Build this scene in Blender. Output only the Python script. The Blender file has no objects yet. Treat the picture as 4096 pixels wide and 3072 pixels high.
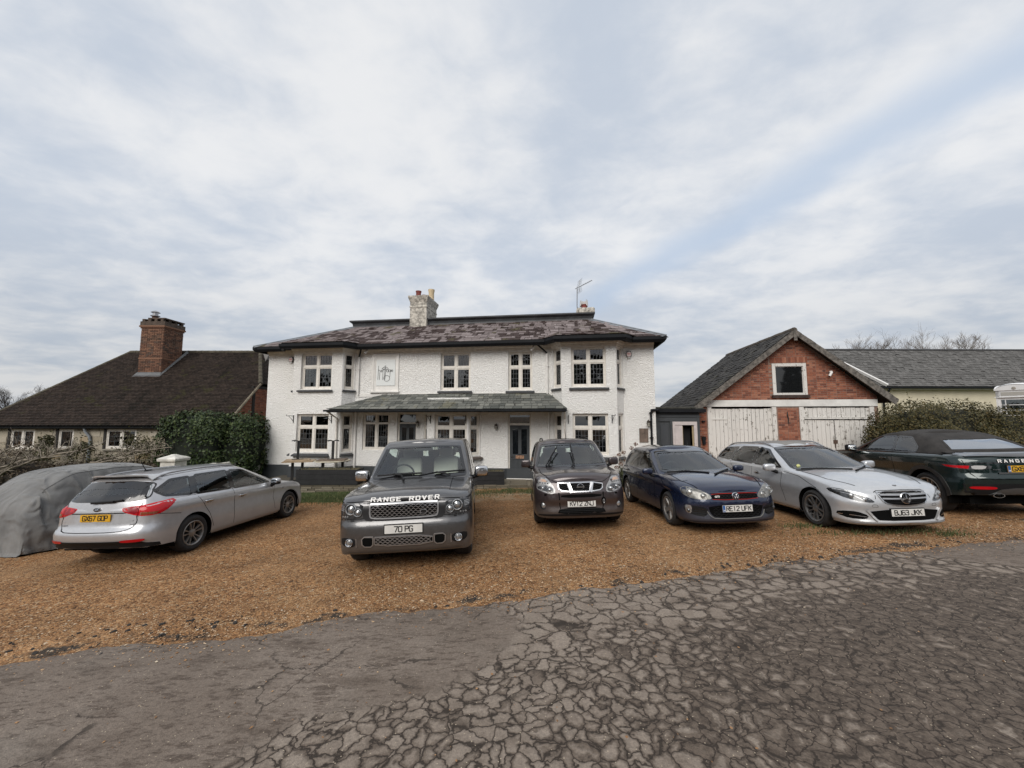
import bpy, bmesh, math, random
import numpy as np
from mathutils import Vector, Matrix, Euler, noise as mnoise
from mathutils.bvhtree import BVHTree
random.seed(7); np.random.seed(7)
SC = bpy.context.scene
COL = SC.collection
PI = math.pi
# ------------------------------------------------------------------ camera
CAM_H = 2.1
cam = bpy.data.cameras.new('camera'); camo = bpy.data.objects.new('camera', cam); COL.objects.link(camo)
cam.sensor_width = 36; cam.lens = 36*1538/4096; cam.clip_end = 2000; cam.clip_start = .05
camo.location = (0, 0, CAM_H)
camo.rotation_euler = (math.radians(90+5.164), 0, 0)
SC.camera = camo
# ------------------------------------------------------------------ sky
SUN_EL, SUN_AZ = math.radians(38), math.radians(200)   # azimuth clockwise from +Y
W = bpy.data.worlds.new('World'); SC.world = W; W.use_nodes = True
nt = W.node_tree; nt.nodes.clear()
def N(t, ty, **kw):
    n = t.nodes.new(ty)
    for k, v in kw.items():
        if k.startswith('i_'):
            n.inputs[k[2:].replace('_', ' ')].default_value = v
        else: setattr(n, k, v)
    return n
def math_n(t, op, a, b=None, clamp=False):
    n = t.nodes.new('ShaderNodeMath'); n.operation = op; n.use_clamp = clamp
    for i, x in enumerate((a, b)):
        if x is None: continue
        if isinstance(x, (int, float)): n.inputs[i].default_value = x
        else: t.links.new(x, n.inputs[i])
    return n.outputs[0]
def maprange(t, x, a, b, c=0., d=1., smooth=True):
    n = t.nodes.new('ShaderNodeMapRange'); n.interpolation_type = 'SMOOTHSTEP' if smooth else 'LINEAR'
    t.links.new(x, n.inputs[0])
    for i, q in enumerate((a, b, c, d)): n.inputs[i+1].default_value = q
    return n.outputs[0]
def mixc(t, f, a, b, mode='MIX'):
    n = t.nodes.new('ShaderNodeMix'); n.data_type = 'RGBA'; n.blend_type = mode
    for i, x in ((0, f), (6, a), (7, b)):
        if isinstance(x, (int, float)): n.inputs[i].default_value = x
        elif isinstance(x, tuple): n.inputs[i].default_value = (*x[:3], 1)
        else: t.links.new(x, n.inputs[i])
    return n.outputs[2]
tc = N(nt, 'ShaderNodeTexCoord'); sx = N(nt, 'ShaderNodeSeparateXYZ'); nt.links.new(tc.outputs['Generated'], sx.inputs[0])
zz = math_n(nt, 'ADD', math_n(nt, 'MAXIMUM', sx.outputs[2], 0.0), .18)
ux = math_n(nt, 'DIVIDE', sx.outputs[0], zz); uy = math_n(nt, 'DIVIDE', sx.outputs[1], zz)
cb = N(nt, 'ShaderNodeCombineXYZ'); nt.links.new(ux, cb.inputs[0]); nt.links.new(uy, cb.inputs[1])
mp = N(nt, 'ShaderNodeMapping'); mp.inputs['Rotation'].default_value = (0, 0, .35); mp.inputs['Scale'].default_value = (1.0, 1.25, 1); mp.inputs['Location'].default_value = (3.1, .7, 0)
nt.links.new(cb.outputs[0], mp.inputs[0])
n1 = N(nt, 'ShaderNodeTexNoise', i_Scale=.95, i_Detail=5., i_Roughness=.5, i_Distortion=.1); nt.links.new(mp.outputs[0], n1.inputs['Vector'])
n2 = N(nt, 'ShaderNodeTexNoise', i_Scale=2.6, i_Detail=5., i_Roughness=.55, i_Distortion=.25); nt.links.new(mp.outputs[0], n2.inputs['Vector'])
n3 = N(nt, 'ShaderNodeTexNoise', i_Scale=6.5, i_Detail=5., i_Roughness=.6, i_Distortion=.4); nt.links.new(mp.outputs[0], n3.inputs['Vector'])
fac = math_n(nt, 'ADD', math_n(nt, 'MULTIPLY', n3.outputs[0], .16), math_n(nt, 'ADD', math_n(nt, 'MULTIPLY', n1.outputs[0], .50), math_n(nt, 'MULTIPLY', n2.outputs[0], .34)))
cl = maprange(nt, fac, .39, .60)
# a long bluish gap between the cloud sheets, running away to the right
band = math_n(nt, 'ABSOLUTE', math_n(nt, 'SUBTRACT', math_n(nt, 'ADD', math_n(nt, 'ADD', math_n(nt, 'MULTIPLY', ux, .894), math_n(nt, 'MULTIPLY', uy, .448)), math_n(nt, 'MULTIPLY', n2.outputs[0], .22)), 1.39))
gap = math_n(nt, 'MULTIPLY', maprange(nt, band, .0, .17, 1., 0.), maprange(nt, ux, .1, .5))
sky = N(nt, 'ShaderNodeTexSky'); sky.sky_type = 'NISHITA'; sky.sun_disc = False
sky.sun_elevation = SUN_EL; sky.sun_rotation = SUN_AZ; sky.air_density = 1; sky.dust_density = 3
grey = mixc(nt, cl, (3.85, 4.25, 4.85), (5.75, 5.80, 5.88)); grey = mixc(nt, math_n(nt, 'MULTIPLY', gap, .8), grey, (3.55, 4.2, 5.15))
low = maprange(nt, sx.outputs[2], 0., .42, .78, 1.)
lowm = N(nt, 'ShaderNodeCombineColor'); [nt.links.new(low, lowm.inputs[i]) for i in range(3)]
grey = mixc(nt, 1., grey, lowm.outputs[0], 'MULTIPLY')
skc = mixc(nt, .94, sky.outputs[0], grey)
bg = N(nt, 'ShaderNodeBackground'); bg.inputs[1].default_value = .1; nt.links.new(skc, bg.inputs[0])
wo = N(nt, 'ShaderNodeOutputWorld'); nt.links.new(bg.outputs[0], wo.inputs[0])
# ------------------------------------------------------------------ sun (behind thin cloud, over the photographer's shoulder)
sl = bpy.data.lights.new('sun', 'SUN'); sl.energy = 1.5; sl.angle = math.radians(40); sl.color = (1, .96, .9)
so = bpy.data.objects.new('sun', sl); COL.objects.link(so); so.location = (0, -20, 30)
sd = Vector((math.sin(SUN_AZ)*math.cos(SUN_EL), math.cos(SUN_AZ)*math.cos(SUN_EL), math.sin(SUN_EL)))
so.rotation_euler = sd.to_track_quat('Z', 'Y').to_euler()
vs = SC.view_settings; vs.view_transform = 'Standard'; vs.look = 'None'; vs.exposure = 0.60; vs.gamma = 1; vs.use_curve_mapping = False
SC.render.engine = 'CYCLES'; SC.cycles.max_bounces = 8; SC.cycles.transparent_max_bounces = 24
SC.cycles.use_denoising = True; SC.cycles.caustics_reflective = False; SC.cycles.caustics_refractive = False

# ------------------------------------------------------------------ mesh helpers
class MB:
    def __init__(s): s.v = []; s.f = []; s.m = []
    def add(s, vs, fs, mi=0):
        b = len(s.v); s.v += [tuple(v) for v in vs]; s.f += [tuple(i+b for i in f) for f in fs]; s.m += [mi]*len(fs); return s
    def box(s, a, b, mi=0, mp=None):
        x0, y0, z0 = a; x1, y1, z1 = b
        vs = [(x0,y0,z0),(x1,y0,z0),(x1,y1,z0),(x0,y1,z0),(x0,y0,z1),(x1,y0,z1),(x1,y1,z1),(x0,y1,z1)]
        if mp: vs = [mp(*v) for v in vs]
        return s.add(vs, [(3,2,1,0),(4,5,6,7),(0,1,5,4),(1,2,6,5),(2,3,7,6),(3,0,4,7)], mi)
    def obox(s, M, size, mi=0):
        hx, hy, hz = [q/2 for q in size]
        vs = [M @ Vector((x*hx, y*hy, z*hz)) for z in (-1,1) for x, y in ((-1,-1),(1,-1),(1,1),(-1,1))]
        return s.add(vs, [(3,2,1,0),(4,5,6,7),(0,1,5,4),(1,2,6,5),(2,3,7,6),(3,0,4,7)], mi)
    def prism(s, poly, fn0, fn1, mi=0):
        n = len(poly); vs = [fn0(*p) for p in poly]+[fn1(*p) for p in poly]
        return s.add(vs, [tuple(range(n-1,-1,-1)), tuple(range(n,2*n))]+[(i,(i+1)%n,n+(i+1)%n,n+i) for i in range(n)], mi)
    def tube(s, pts, r, n=6, mi=0, caps=True):
        pts = [Vector(p) for p in pts]; rs = r if isinstance(r, (list, tuple)) else [r]*len(pts)
        vs = []; up = None
        for i, p in enumerate(pts):
            d = (pts[min(i+1, len(pts)-1)]-pts[max(i-1, 0)])
            if d.length < 1e-9: d = Vector((0,0,1))
            d.normalize()
            if up is None: up = d.orthogonal().normalized()
            up = (up-d*up.dot(d))
            if up.length < 1e-6: up = d.orthogonal()
            up.normalize(); q = d.cross(up)
            for k in range(n):
                a = 2*PI*k/n; vs.append(p+(up*math.cos(a)+q*math.sin(a))*rs[i])
        fs = []
        for i in range(len(pts)-1):
            for k in range(n): fs.append((i*n+k, i*n+(k+1)%n, (i+1)*n+(k+1)%n, (i+1)*n+k))
        if caps: fs += [tuple(range(n-1,-1,-1)), tuple(range((len(pts)-1)*n, len(pts)*n))]
        return s.add(vs, fs, mi)
    def lathe(s, prof, M=None, n=24, mi=0, a0=0., a1=2*PI):
        M = M or Matrix(); full = abs(a1-a0-2*PI) < 1e-6; k = n if full else n+1; vs = []
        for r, h in prof:
            for i in range(k):
                a = a0+(a1-a0)*i/n; vs.append(M @ Vector((r*math.cos(a), r*math.sin(a), h)))
        fs = [(j*k+i, j*k+(i+1)%k, (j+1)*k+(i+1)%k, (j+1)*k+i) for j in range(len(prof)-1) for i in range(n)]
        return s.add(vs, fs, mi)
    def grid(s, rows, mi=0, closed=False):
        w = len(rows[0]); vs = [p for r in rows for p in r]; fs = []
        for j in range(len(rows)-1):
            for i in range(w if closed else w-1): fs.append((j*w+i, j*w+(i+1)%w, (j+1)*w+(i+1)%w, (j+1)*w+i))
        return s.add(vs, fs, mi)
    def mesh(s, name, mats, smooth=False):
        me = bpy.data.meshes.new(name); me.from_pydata(s.v, [], s.f)
        mats = mats if isinstance(mats, (list, tuple)) else [mats]
        for m in mats: me.materials.append(m)
        if len(mats) > 1: me.polygons.foreach_set('material_index', s.m)
        if smooth:
            me.polygons.foreach_set('use_smooth', [True]*len(me.polygons))
            if smooth is not True: me.set_sharp_from_angle(angle=math.radians(smooth))
        me.update(); return me
    def build(s, name, mats, parent=None, M=None, smooth=False, fix=False):
        me = s.mesh(name, mats, smooth)
        if fix:
            bm = bmesh.new(); bm.from_mesh(me); bmesh.ops.recalc_face_normals(bm, faces=bm.faces); bm.to_mesh(me); bm.free()
        return link(name, me, parent, M)
def link(name, me, parent=None, M=None):
    o = bpy.data.objects.new(name, me); COL.objects.link(o)
    if parent is not None: o.parent = parent
    if M is not None: o.matrix_local = M
    return o
def tag(o, label=None, cat=None, group=None, kind=None):
    for k, v in (('label', label), ('category', cat), ('group', group), ('kind', kind)):
        if v: o[k] = v
    return o
def thing(name, label, cat, M=None, group=None):
    o = bpy.data.objects.new(name, None); COL.objects.link(o); o.empty_display_size = .1
    if M is not None: o.matrix_world = M
    return tag(o, label, cat, group)
def copy_tree(o, parent=None):
    c = o.copy(); COL.objects.link(c)
    if parent is not None: c.parent = parent
    for ch in list(o.children): copy_tree(ch, c)
    return c
def basis(o, x, y, z):
    return Matrix(((x[0], y[0], z[0], o[0]), (x[1], y[1], z[1], o[1]), (x[2], y[2], z[2], o[2]), (0, 0, 0, 1)))
def clip_poly(poly, clip):
    """Sutherland-Hodgman: poly clipped by convex ccw polygon clip"""
    out = list(poly)
    for i in range(len(clip)):
        a = clip[i]; b = clip[(i+1) % len(clip)]; src = out; out = []
        if not src: break
        def side(p): return (b[0]-a[0])*(p[1]-a[1])-(b[1]-a[1])*(p[0]-a[0])
        for j in range(len(src)):
            p = src[j]; q = src[(j+1) % len(src)]; sp, sq = side(p), side(q)
            if sp >= 0: out.append(p)
            if (sp >= 0) != (sq >= 0):
                t = sp/(sp-sq); out.append((p[0]+(q[0]-p[0])*t, p[1]+(q[1]-p[1])*t))
    return out
def sstep(a, b, x):
    t = min(1, max(0, (x-a)/(b-a))); return t*t*(3-2*t)
def text_mesh(txt, size, depth=.003, xs=.8, bold=.012, align='CENTER'):
    cu = bpy.data.curves.new('txt', 'FONT'); cu.body = txt; cu.size = size; cu.extrude = depth/2; cu.offset = bold*size
    cu.align_x = align; cu.align_y = 'CENTER'; cu.resolution_u = 2
    o = bpy.data.objects.new('txt', cu); COL.objects.link(o)
    dg = bpy.context.evaluated_depsgraph_get(); me = bpy.data.meshes.new_from_object(o.evaluated_get(dg))
    bpy.data.objects.remove(o); bpy.data.curves.remove(cu)
    me.transform(Matrix.Diagonal((xs, 1, 1, 1))); me.materials.clear(); return me

# ------------------------------------------------------------------ materials
def new_mat(name):
    m = bpy.data.materials.new(name); m.use_nodes = True; t = m.node_tree; t.nodes.clear()
    b = t.nodes.new('ShaderNodeBsdfPrincipled'); o = t.nodes.new('ShaderNodeOutputMaterial'); t.links.new(b.outputs[0], o.inputs[0])
    return m, t, b
def obj_co(t, scale=None, world=False):
    if world:
        g = t.nodes.new('ShaderNodeNewGeometry'); out = g.outputs['Position']
    else:
        g = t.nodes.new('ShaderNodeTexCoord'); out = g.outputs['Object']
    if scale is not None:
        m = t.nodes.new('ShaderNodeMapping'); m.inputs['Scale'].default_value = scale; t.links.new(out, m.inputs[0]); out = m.outputs[0]
    return out
def noise_n(t, co, scale, detail=4., rough=.55, dist=0.):
    n = N(t, 'ShaderNodeTexNoise', i_Scale=float(scale), i_Detail=float(detail), i_Roughness=rough, i_Distortion=dist)
    t.links.new(co, n.inputs['Vector']); return n.outputs[0]
def voro(t, co, scale, feature='F1', out='Distance', rnd=1.):
    n = t.nodes.new('ShaderNodeTexVoronoi'); n.feature = feature; n.inputs['Scale'].default_value = scale; n.inputs['Randomness'].default_value = rnd
    t.links.new(co, n.inputs['Vector']); return n.outputs[out]
def bump_n(t, b, h, strength, dist, prev=None):
    n = t.nodes.new('ShaderNodeBump'); n.inputs['Strength'].default_value = strength; n.inputs['Distance'].default_value = dist
    t.links.new(h, n.inputs['Height'])
    if prev is not None: t.links.new(prev, n.inputs['Normal'])
    if b is not None: t.links.new(n.outputs[0], b.inputs['Normal'])
    return n.outputs[0]
def rnd_n(t):
    """a random number per object and per loose piece"""
    oi = t.nodes.new('ShaderNodeObjectInfo'); g = t.nodes.new('ShaderNodeNewGeometry')
    return math_n(t, 'FRACT', math_n(t, 'ADD', oi.outputs['Random'], g.outputs['Random Per Island']))
def ramp(t, x, stops):
    n = t.nodes.new('ShaderNodeValToRGB'); e = n.color_ramp.elements
    while len(e) < len(stops): e.new(.5)
    for el, (p, c) in zip(e, stops): el.position = p; el.color = (*c, 1)
    t.links.new(x, n.inputs[0]); return n.outputs[0]
MATS = {}
def M_(name, col, rough=.6, metal=0., var=0., vs=3., bump=0., bs=40., bd=.005, rnd=0., spec=.5, coat=0., vstretch=None, world=False):
    """principled + large soft variation + fine bump + per piece variation"""
    if name in MATS: return MATS[name]
    m, t, b = new_mat(name); MATS[name] = m
    b.inputs['Roughness'].default_value = rough; b.inputs['Metallic'].default_value = metal
    b.inputs['Specular IOR Level'].default_value = spec; b.inputs['Coat Weight'].default_value = coat; b.inputs['Coat Roughness'].default_value = .03
    c = None; co = obj_co(t, vstretch, world)
    if var:
        f = noise_n(t, co, vs, 6, .6); f = maprange(t, f, .3, .7)
        c = mixc(t, f, tuple(q*(1-var) for q in col), tuple(min(1, q*(1+var)) for q in col))
    if rnd:
        r = rnd_n(t); c2 = c if c is not None else tuple(col)
        k = t.nodes.new('ShaderNodeCombineColor'); v = maprange(t, r, 0, 1, 1-rnd, 1+rnd, False)
        for i in range(3): t.links.new(v, k.inputs[i])
        c = mixc(t, 1., c2, k.outputs[0], 'MULTIPLY')
    if c is not None: t.links.new(c, b.inputs['Base Color'])
    else: b.inputs['Base Color'].default_value = (*col, 1)
    if bump:
        bump_n(t, b, noise_n(t, co, bs, 5, .6), bump, bd)
    return m
def glass_mat(name, tint=(.8, .85, .85), transp=.6, refl=1., rough=.0):
    m = bpy.data.materials.new(name); m.use_nodes = True; t = m.node_tree; t.nodes.clear()
    o = t.nodes.new('ShaderNodeOutputMaterial'); mx = t.nodes.new('ShaderNodeMixShader')
    tr = t.nodes.new('ShaderNodeBsdfTransparent'); tr.inputs[0].default_value = (*[q*transp for q in tint], 1)
    gl = t.nodes.new('ShaderNodeBsdfGlossy'); gl.inputs['Roughness'].default_value = rough; gl.inputs[0].default_value = (refl, refl, refl, 1)
    fr = t.nodes.new('ShaderNodeFresnel'); fr.inputs[0].default_value = 1.6
    f = math_n(t, 'ADD', math_n(t, 'MULTIPLY', fr.outputs[0], 1.0), .04, True)
    t.links.new(f, mx.inputs[0]); t.links.new(tr.outputs[0], mx.inputs[1]); t.links.new(gl.outputs[0], mx.inputs[2]); t.links.new(mx.outputs[0], o.inputs[0])
    return m
# ------------------------------------------------------------------ terrain
def plane_z(x, y): return .156+.035*x-.029*y
def ground_z(x, y):
    p = plane_z(max(-14, min(20, x)), max(-6, min(12, y)))
    far = -.27+.02*max(-12, min(12, x)); q = sstep(3.5, 8, x); far = far*(1-q)+plane_z(min(14, x), 11)*q
    k = sstep(9.5, 12.5, y)
    z = p*(1-k)+far*k
    z += .55*sstep(12.0, 15, x)*sstep(8.5, 12, y)
    return z
EDGE = [(-60,-7.5),(-30,-1.6),(-12,2.25),(-4.73,3.72),(-4.04,3.88),(-3.24,4.02),(-2.44,4.21),(-1.55,4.43),(0,4.7),(1.16,5.0),(2.45,5.28),(3.85,5.54),(5.46,5.86),(7.94,6.15),(14,6.95),(30,9.2),(60,13.5)]
def edge_y(x):
    for (x0,y0),(x1,y1) in zip(EDGE, EDGE[1:]):
        if x <= x1: return y0+(y1-y0)*(x-x0)/(x1-x0)
    return EDGE[-1][1]
def edge_n(x):      # the ragged edge of the tarmac
    q = edge_y(x)
    return q+.16*mnoise.noise((x*.9, 3.1, 0))+.09*mnoise.noise((x*3.1, 8.1, 0))+.05*mnoise.noise((x*9., 1.7, 0))
def axis(a):
    out = []
    for x0, x1, d in a:
        n = max(1, round((x1-x0)/d)); out += [x0+(x1-x0)*i/n for i in range(n)]
    return out+[a[-1][1]]
def ground_mat():
    m, t, b = new_mat('gravel'); co = obj_co(t, None, True)
    # pea shingle: two sizes of stones, each stone its own tan
    d1 = voro(t, co, 62.); c1 = voro(t, co, 62., out='Color'); d2 = voro(t, co, 27.); c2 = voro(t, co, 27., out='Color')
    s1 = N(t, 'ShaderNodeSeparateColor'); t.links.new(c1, s1.inputs[0]); s2 = N(t, 'ShaderNodeSeparateColor'); t.links.new(c2, s2.inputs[0])
    stops = [(0, (.095,.046,.020)), (.2, (.22,.104,.042)), (.45, (.35,.172,.070)), (.7, (.44,.232,.100)), (.88, (.48,.285,.135)), (1, (.53,.39,.25))]
    a1 = ramp(t, s1.outputs[0], stops); a2 = ramp(t, s2.outputs[0], stops)
    pick = maprange(t, s2.outputs[1], .62, .66); stones = mixc(t, pick, a1, a2)
    gap = maprange(t, d1, .35, .75, 1., .45); g3 = N(t, 'ShaderNodeCombineColor'); [t.links.new(gap, g3.inputs[i]) for i in range(3)]
    stones = mixc(t, 1., stones, g3.outputs[0], 'MULTIPLY')
    big = noise_n(t, co, .55, 6, .65); mid_ = noise_n(t, co, 3.2, 6, .7); stones = mixc(t, maprange(t, big, .45, .70, 0, .40), stones, (.38,.23,.115))
    sh = math_n(t, 'MULTIPLY', maprange(t, mid_, .30, .70, .86, 1.10), maprange(t, noise_n(t, co, .9, 4, .6), .3, .7, .86, 1.12)); k3 = N(t, 'ShaderNodeCombineColor'); [t.links.new(sh, k3.inputs[i]) for i in range(3)]; stones = mixc(t, 1., stones, k3.outputs[0], 'MULTIPLY')
    # trodden finer patches and wheel ruts running towards the house
    rt = N(t, 'ShaderNodeMapping'); rt.inputs['Scale'].default_value = (1.6, .16, 1); t.links.new(co, rt.inputs[0]); rut = noise_n(t, rt.outputs[0], 1., 5, .6); stones = mixc(t, maprange(t, rut, .56, .70, 0, .30), stones, (.20,.12,.062))
    # soil and trodden dirt
    at = N(t, 'ShaderNodeAttribute', attribute_name='mask'); sp = N(t, 'ShaderNodeSeparateColor'); t.links.new(at.outputs['Color'], sp.inputs[0])
    nz = noise_n(t, co, 2.6, 7, .65); nf = noise_n(t, co, 22, 5, .7)
    soil = mixc(t, nf, (.022,.017,.013), (.075,.058,.044))
    dm = maprange(t, math_n(t, 'ADD', sp.outputs[0], math_n(t, 'MULTIPLY', math_n(t, 'SUBTRACT', nz, .5), 1.3)), .48, .62)
    c = mixc(t, dm, stones, soil)
    pale = mixc(t, nf, (.22,.17,.11), (.42,.33,.22))
    pm = maprange(t, math_n(t, 'ADD', sp.outputs[2], math_n(t, 'MULTIPLY', math_n(t, 'SUBTRACT', nz, .5), .9)), .4, .7)
    c = mixc(t, pm, c, pale)
    turf = mixc(t, nf, (.022,.036,.010), (.075,.098,.028))
    gm = maprange(t, math_n(t, 'ADD', sp.outputs[1], math_n(t, 'MULTIPLY', math_n(t, 'SUBTRACT', nz, .5), 1.2)), .45, .6)
    c = mixc(t, gm, c, turf)
    t.links.new(c, b.inputs['Base Color']); b.inputs['Roughness'].default_value = .85; b.inputs['Specular IOR Level'].default_value = .25
    h = math_n(t, 'MULTIPLY', d1, -1.); h2 = math_n(t, 'MULTIPLY', d2, math_n(t, 'MULTIPLY', pick, -1.))
    nn = bump_n(t, None, h, .9, .008); nn = bump_n(t, None, h2, .8, .012, nn); bump_n(t, b, nz, .3, .04, nn)
    return m
def build_ground():
    xs = axis([(-700,-60,80),(-60,-16,2),(-16,-9,.4),(-9,12,.14),(12,20,.4),(20,60,2),(60,700,80)])
    ys = axis([(-300,-40,40),(-40,-2,2),(-2,3.,.3),(3.,8,.10),(8,15,.16),(15,30,1),(30,900,60)])
    rows = []; mask = []
    for y in ys:
        r = []
        for x in xs:
            r.append((x, y, ground_z(x, y)-(.05 if y < edge_y(x)-.4 else 0)+(.012*mnoise.noise((x*.8, y*.8, 0)) if abs(x) < 14 and y < 13 else 0)))
            e = y-edge_y(x)
            dirt = max(0, .52-abs(e-.06)*.9) if e > -1 else .6
            # dark broken lumps a little way up the shingle, on the left
            if x < 0: dirt = max(dirt, .43-abs(e-.36-.05*math.sin(x*2))*1.2)
            dirt = max(dirt, .45*(1-sstep(.2, .9, math.hypot((x-9.2)/3.2, (y-7.0)/.9)))) if x > 5 else dirt
            g = 0
            if x < -1.5: g = max(g, sstep(11.3, 12.1, y+.1*x*0)*(1-sstep(-1.9, -1.2, x))*1.0)
            if -1.2 < x < 3.5: g = max(g, .52*sstep(11.6, 12.9, y))
            g = max(g, sstep(16, 18, abs(x-2))*sstep(8, 10, y), sstep(17.5, 20, y))
            pale = (sstep(10.3, 11.6, y)-sstep(12.6, 13.4, y))*.55*(sstep(-7, -4, x)) if x < 5 else 0
            mask.append((dirt, g, pale))
        rows.append(r)
    mb = MB(); mb.grid(rows)
    o = mb.build('ground', ground_mat(), None, None, True); o['kind'] = 'structure'
    ca = o.data.color_attributes.new('mask', 'FLOAT_COLOR', 'POINT'); ca.data.foreach_set('color', np.array([(*m, 1) for m in mask], np.float32).ravel())
build_ground()

def road_mat():
    m, t, b = new_mat('old_tarmac'); co = obj_co(t, None, True)
    wv = N(t, 'ShaderNodeTexNoise', i_Scale=3.2, i_Detail=4., i_Roughness=.6); t.links.new(co, wv.inputs['Vector'])
    w2 = N(t, 'ShaderNodeVectorMath', operation='MULTIPLY_ADD'); t.links.new(wv.outputs['Color'], w2.inputs[0]); w2.inputs[1].default_value = (.30,.30,0); t.links.new(co, w2.inputs[2])
    wf = N(t, 'ShaderNodeTexNoise', i_Scale=26., i_Detail=3., i_Roughness=.6); t.links.new(co, wf.inputs['Vector'])
    w3 = N(t, 'ShaderNodeVectorMath', operation='MULTIPLY_ADD'); t.links.new(wf.outputs['Color'], w3.inputs[0]); w3.inputs[1].default_value = (.045,.045,0); t.links.new(w2.outputs[0], w3.inputs[2])
    fl = N(t, 'ShaderNodeVectorMath', operation='MULTIPLY'); t.links.new(w3.outputs[0], fl.inputs[0]); fl.inputs[1].default_value = (1, 1, 0); cw = fl.outputs[0]
    at = N(t, 'ShaderNodeAttribute', attribute_name='mask'); sp = N(t, 'ShaderNodeSeparateColor'); t.links.new(at.outputs['Color'], sp.inputs[0])
    big = noise_n(t, co, .75, 5, .6); mid = noise_n(t, co, 4.5, 6, .65); fine = noise_n(t, co, 150, 3, .7)
    eS = voro(t, cw, 8.8, 'DISTANCE_TO_EDGE'); eL = voro(t, cw, 5.2, 'DISTANCE_TO_EDGE')
    cS = voro(t, cw, 8.8, 'F1', 'Color'); sS = N(t, 'ShaderNodeSeparateColor'); t.links.new(cS, sS.inputs[0])
    # the bigger plates lie along the verge
    lg = maprange(t, math_n(t, 'ADD', sp.outputs[1], math_n(t, 'MULTIPLY', math_n(t, 'SUBTRACT', big, .5), 1.2)), .42, .5)
    mE = N(t, 'ShaderNodeMix'); t.links.new(lg, mE.inputs[0]); t.links.new(math_n(t, 'DIVIDE', eS, 8.8), mE.inputs[2]); t.links.new(math_n(t, 'DIVIDE', eL, 5.2), mE.inputs[3]); ed = mE.outputs[0]
    zone = maprange(t, math_n(t, 'ADD', sp.outputs[0], math_n(t, 'ADD', math_n(t, 'MULTIPLY', math_n(t, 'SUBTRACT', mid, .5), .30), math_n(t, 'MULTIPLY', math_n(t, 'SUBTRACT', big, .5), .5))), .43, .57)
    crack = math_n(t, 'MULTIPLY', maprange(t, ed, .0012, .0065, 1., 0.), zone)
    crack = math_n(t, 'MULTIPLY', crack, maprange(t, mid, .25, .42))
    # worn-away dark binder between the pale plate tops
    dist = math_n(t, 'ADD', ed, math_n(t, 'ADD', math_n(t, 'MULTIPLY', math_n(t, 'SUBTRACT', mid, .5), .022), math_n(t, 'MULTIPLY', math_n(t, 'SUBTRACT', sS.outputs[0], .5), .016)))
    thr = math_n(t, 'ADD', math_n(t, 'MULTIPLY', sp.outputs[2], .030), .004)
    topm = maprange(t, math_n(t, 'SUBTRACT', dist, thr), -.004, .010)
    spk = noise_n(t, co, 48, 6, .75); spm = maprange(t, spk, .30, .70, .66, 1.30, False); kk = N(t, 'ShaderNodeCombineColor'); [t.links.new(spm, kk.inputs[i]) for i in range(3)]
    plate = mixc(t, sS.outputs[1], (.215,.174,.140), (.265,.220,.180)); plate = mixc(t, maprange(t, mid, .45, .72), plate, (.175,.140,.112))
    worn = mixc(t, maprange(t, noise_n(t, co, 16, 6, .7), .35, .65), (.070,.053,.041), (.140,.109,.085))
    soft = maprange(t, math_n(t, 'SUBTRACT', dist, thr), -.006, .020)
    cracked = mixc(t, soft, worn, plate)
    lng = N(t, 'ShaderNodeMapping'); lng.inputs['Scale'].default_value = (.55, 1.5, 1); lng.inputs['Rotation'].default_value = (0, 0, -.12); t.links.new(co, lng.inputs[0])
    sm = mixc(t, maprange(t, big, .40, .68), (.165,.131,.105), (.215,.176,.145)); blot = math_n(t, 'ADD', math_n(t, 'MULTIPLY', noise_n(t, lng.outputs[0], 3.2, 10, .72), .75), math_n(t, 'MULTIPLY', noise_n(t, co, .9, 4, .6), .25))
    sm = mixc(t, maprange(t, blot, .50, .62, 0, .75), sm, (.105,.080,.062)); l2 = N(t, 'ShaderNodeMapping'); l2.inputs['Scale'].default_value = (.5, 1.6, 1); l2.inputs['Rotation'].default_value = (0, 0, .55); t.links.new(co, l2.inputs[0]); st2 = noise_n(t, l2.outputs[0], 17, 5, .75); sm = mixc(t, maprange(t, math_n(t, 'ADD', math_n(t, 'MULTIPLY', st2, .75), math_n(t, 'MULTIPLY', mid, .25)), .49, .60, 0, .85), sm, (.082,.061,.047)); sm = mixc(t, maprange(t, noise_n(t, co, 1.3, 3), .5, .75, 0, .25), sm, (.16,.15,.13))
    c = mixc(t, zone, sm, cracked); c = mixc(t, 1., c, kk.outputs[0], 'MULTIPLY'); c = mixc(t, math_n(t, 'MULTIPLY', crack, .88), c, (.028,.021,.016))
    far_ed = voro(t, cw, 1.05, 'DISTANCE_TO_EDGE'); lone = math_n(t, 'MULTIPLY', maprange(t, far_ed, .003, .011, 1., 0.), maprange(t, noise_n(t, co, .8, 4), .50, .56)); c = mixc(t, math_n(t, 'MULTIPLY', lone, .8), c, (.035,.027,.021))
    grit = voro(t, co, 75., 'F1', 'Color'); gs = N(t, 'ShaderNodeSeparateColor'); t.links.new(grit, gs.inputs[0])
    gd = voro(t, co, 75.); gm = math_n(t, 'MULTIPLY', maprange(t, gs.outputs[0], .972, .976), maprange(t, gd, .25, .38, 1., 0.)); c = mixc(t, gm, c, (.42,.35,.26))
    t.links.new(c, b.inputs['Base Color']); b.inputs['Roughness'].default_value = .82; b.inputs['Specular IOR Level'].default_value = .3
    h = math_n(t, 'SUBTRACT', math_n(t, 'MULTIPLY', math_n(t, 'MULTIPLY', soft, zone), .5), crack)
    nn = bump_n(t, None, h, .5, .010); nn = bump_n(t, None, spk, .5, .006, nn); nn = bump_n(t, None, voro(t, co, 120.), .55, .004, nn); bump_n(t, b, noise_n(t, co, 9, 6, .65), .35, .02, nn)
    return m
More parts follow.
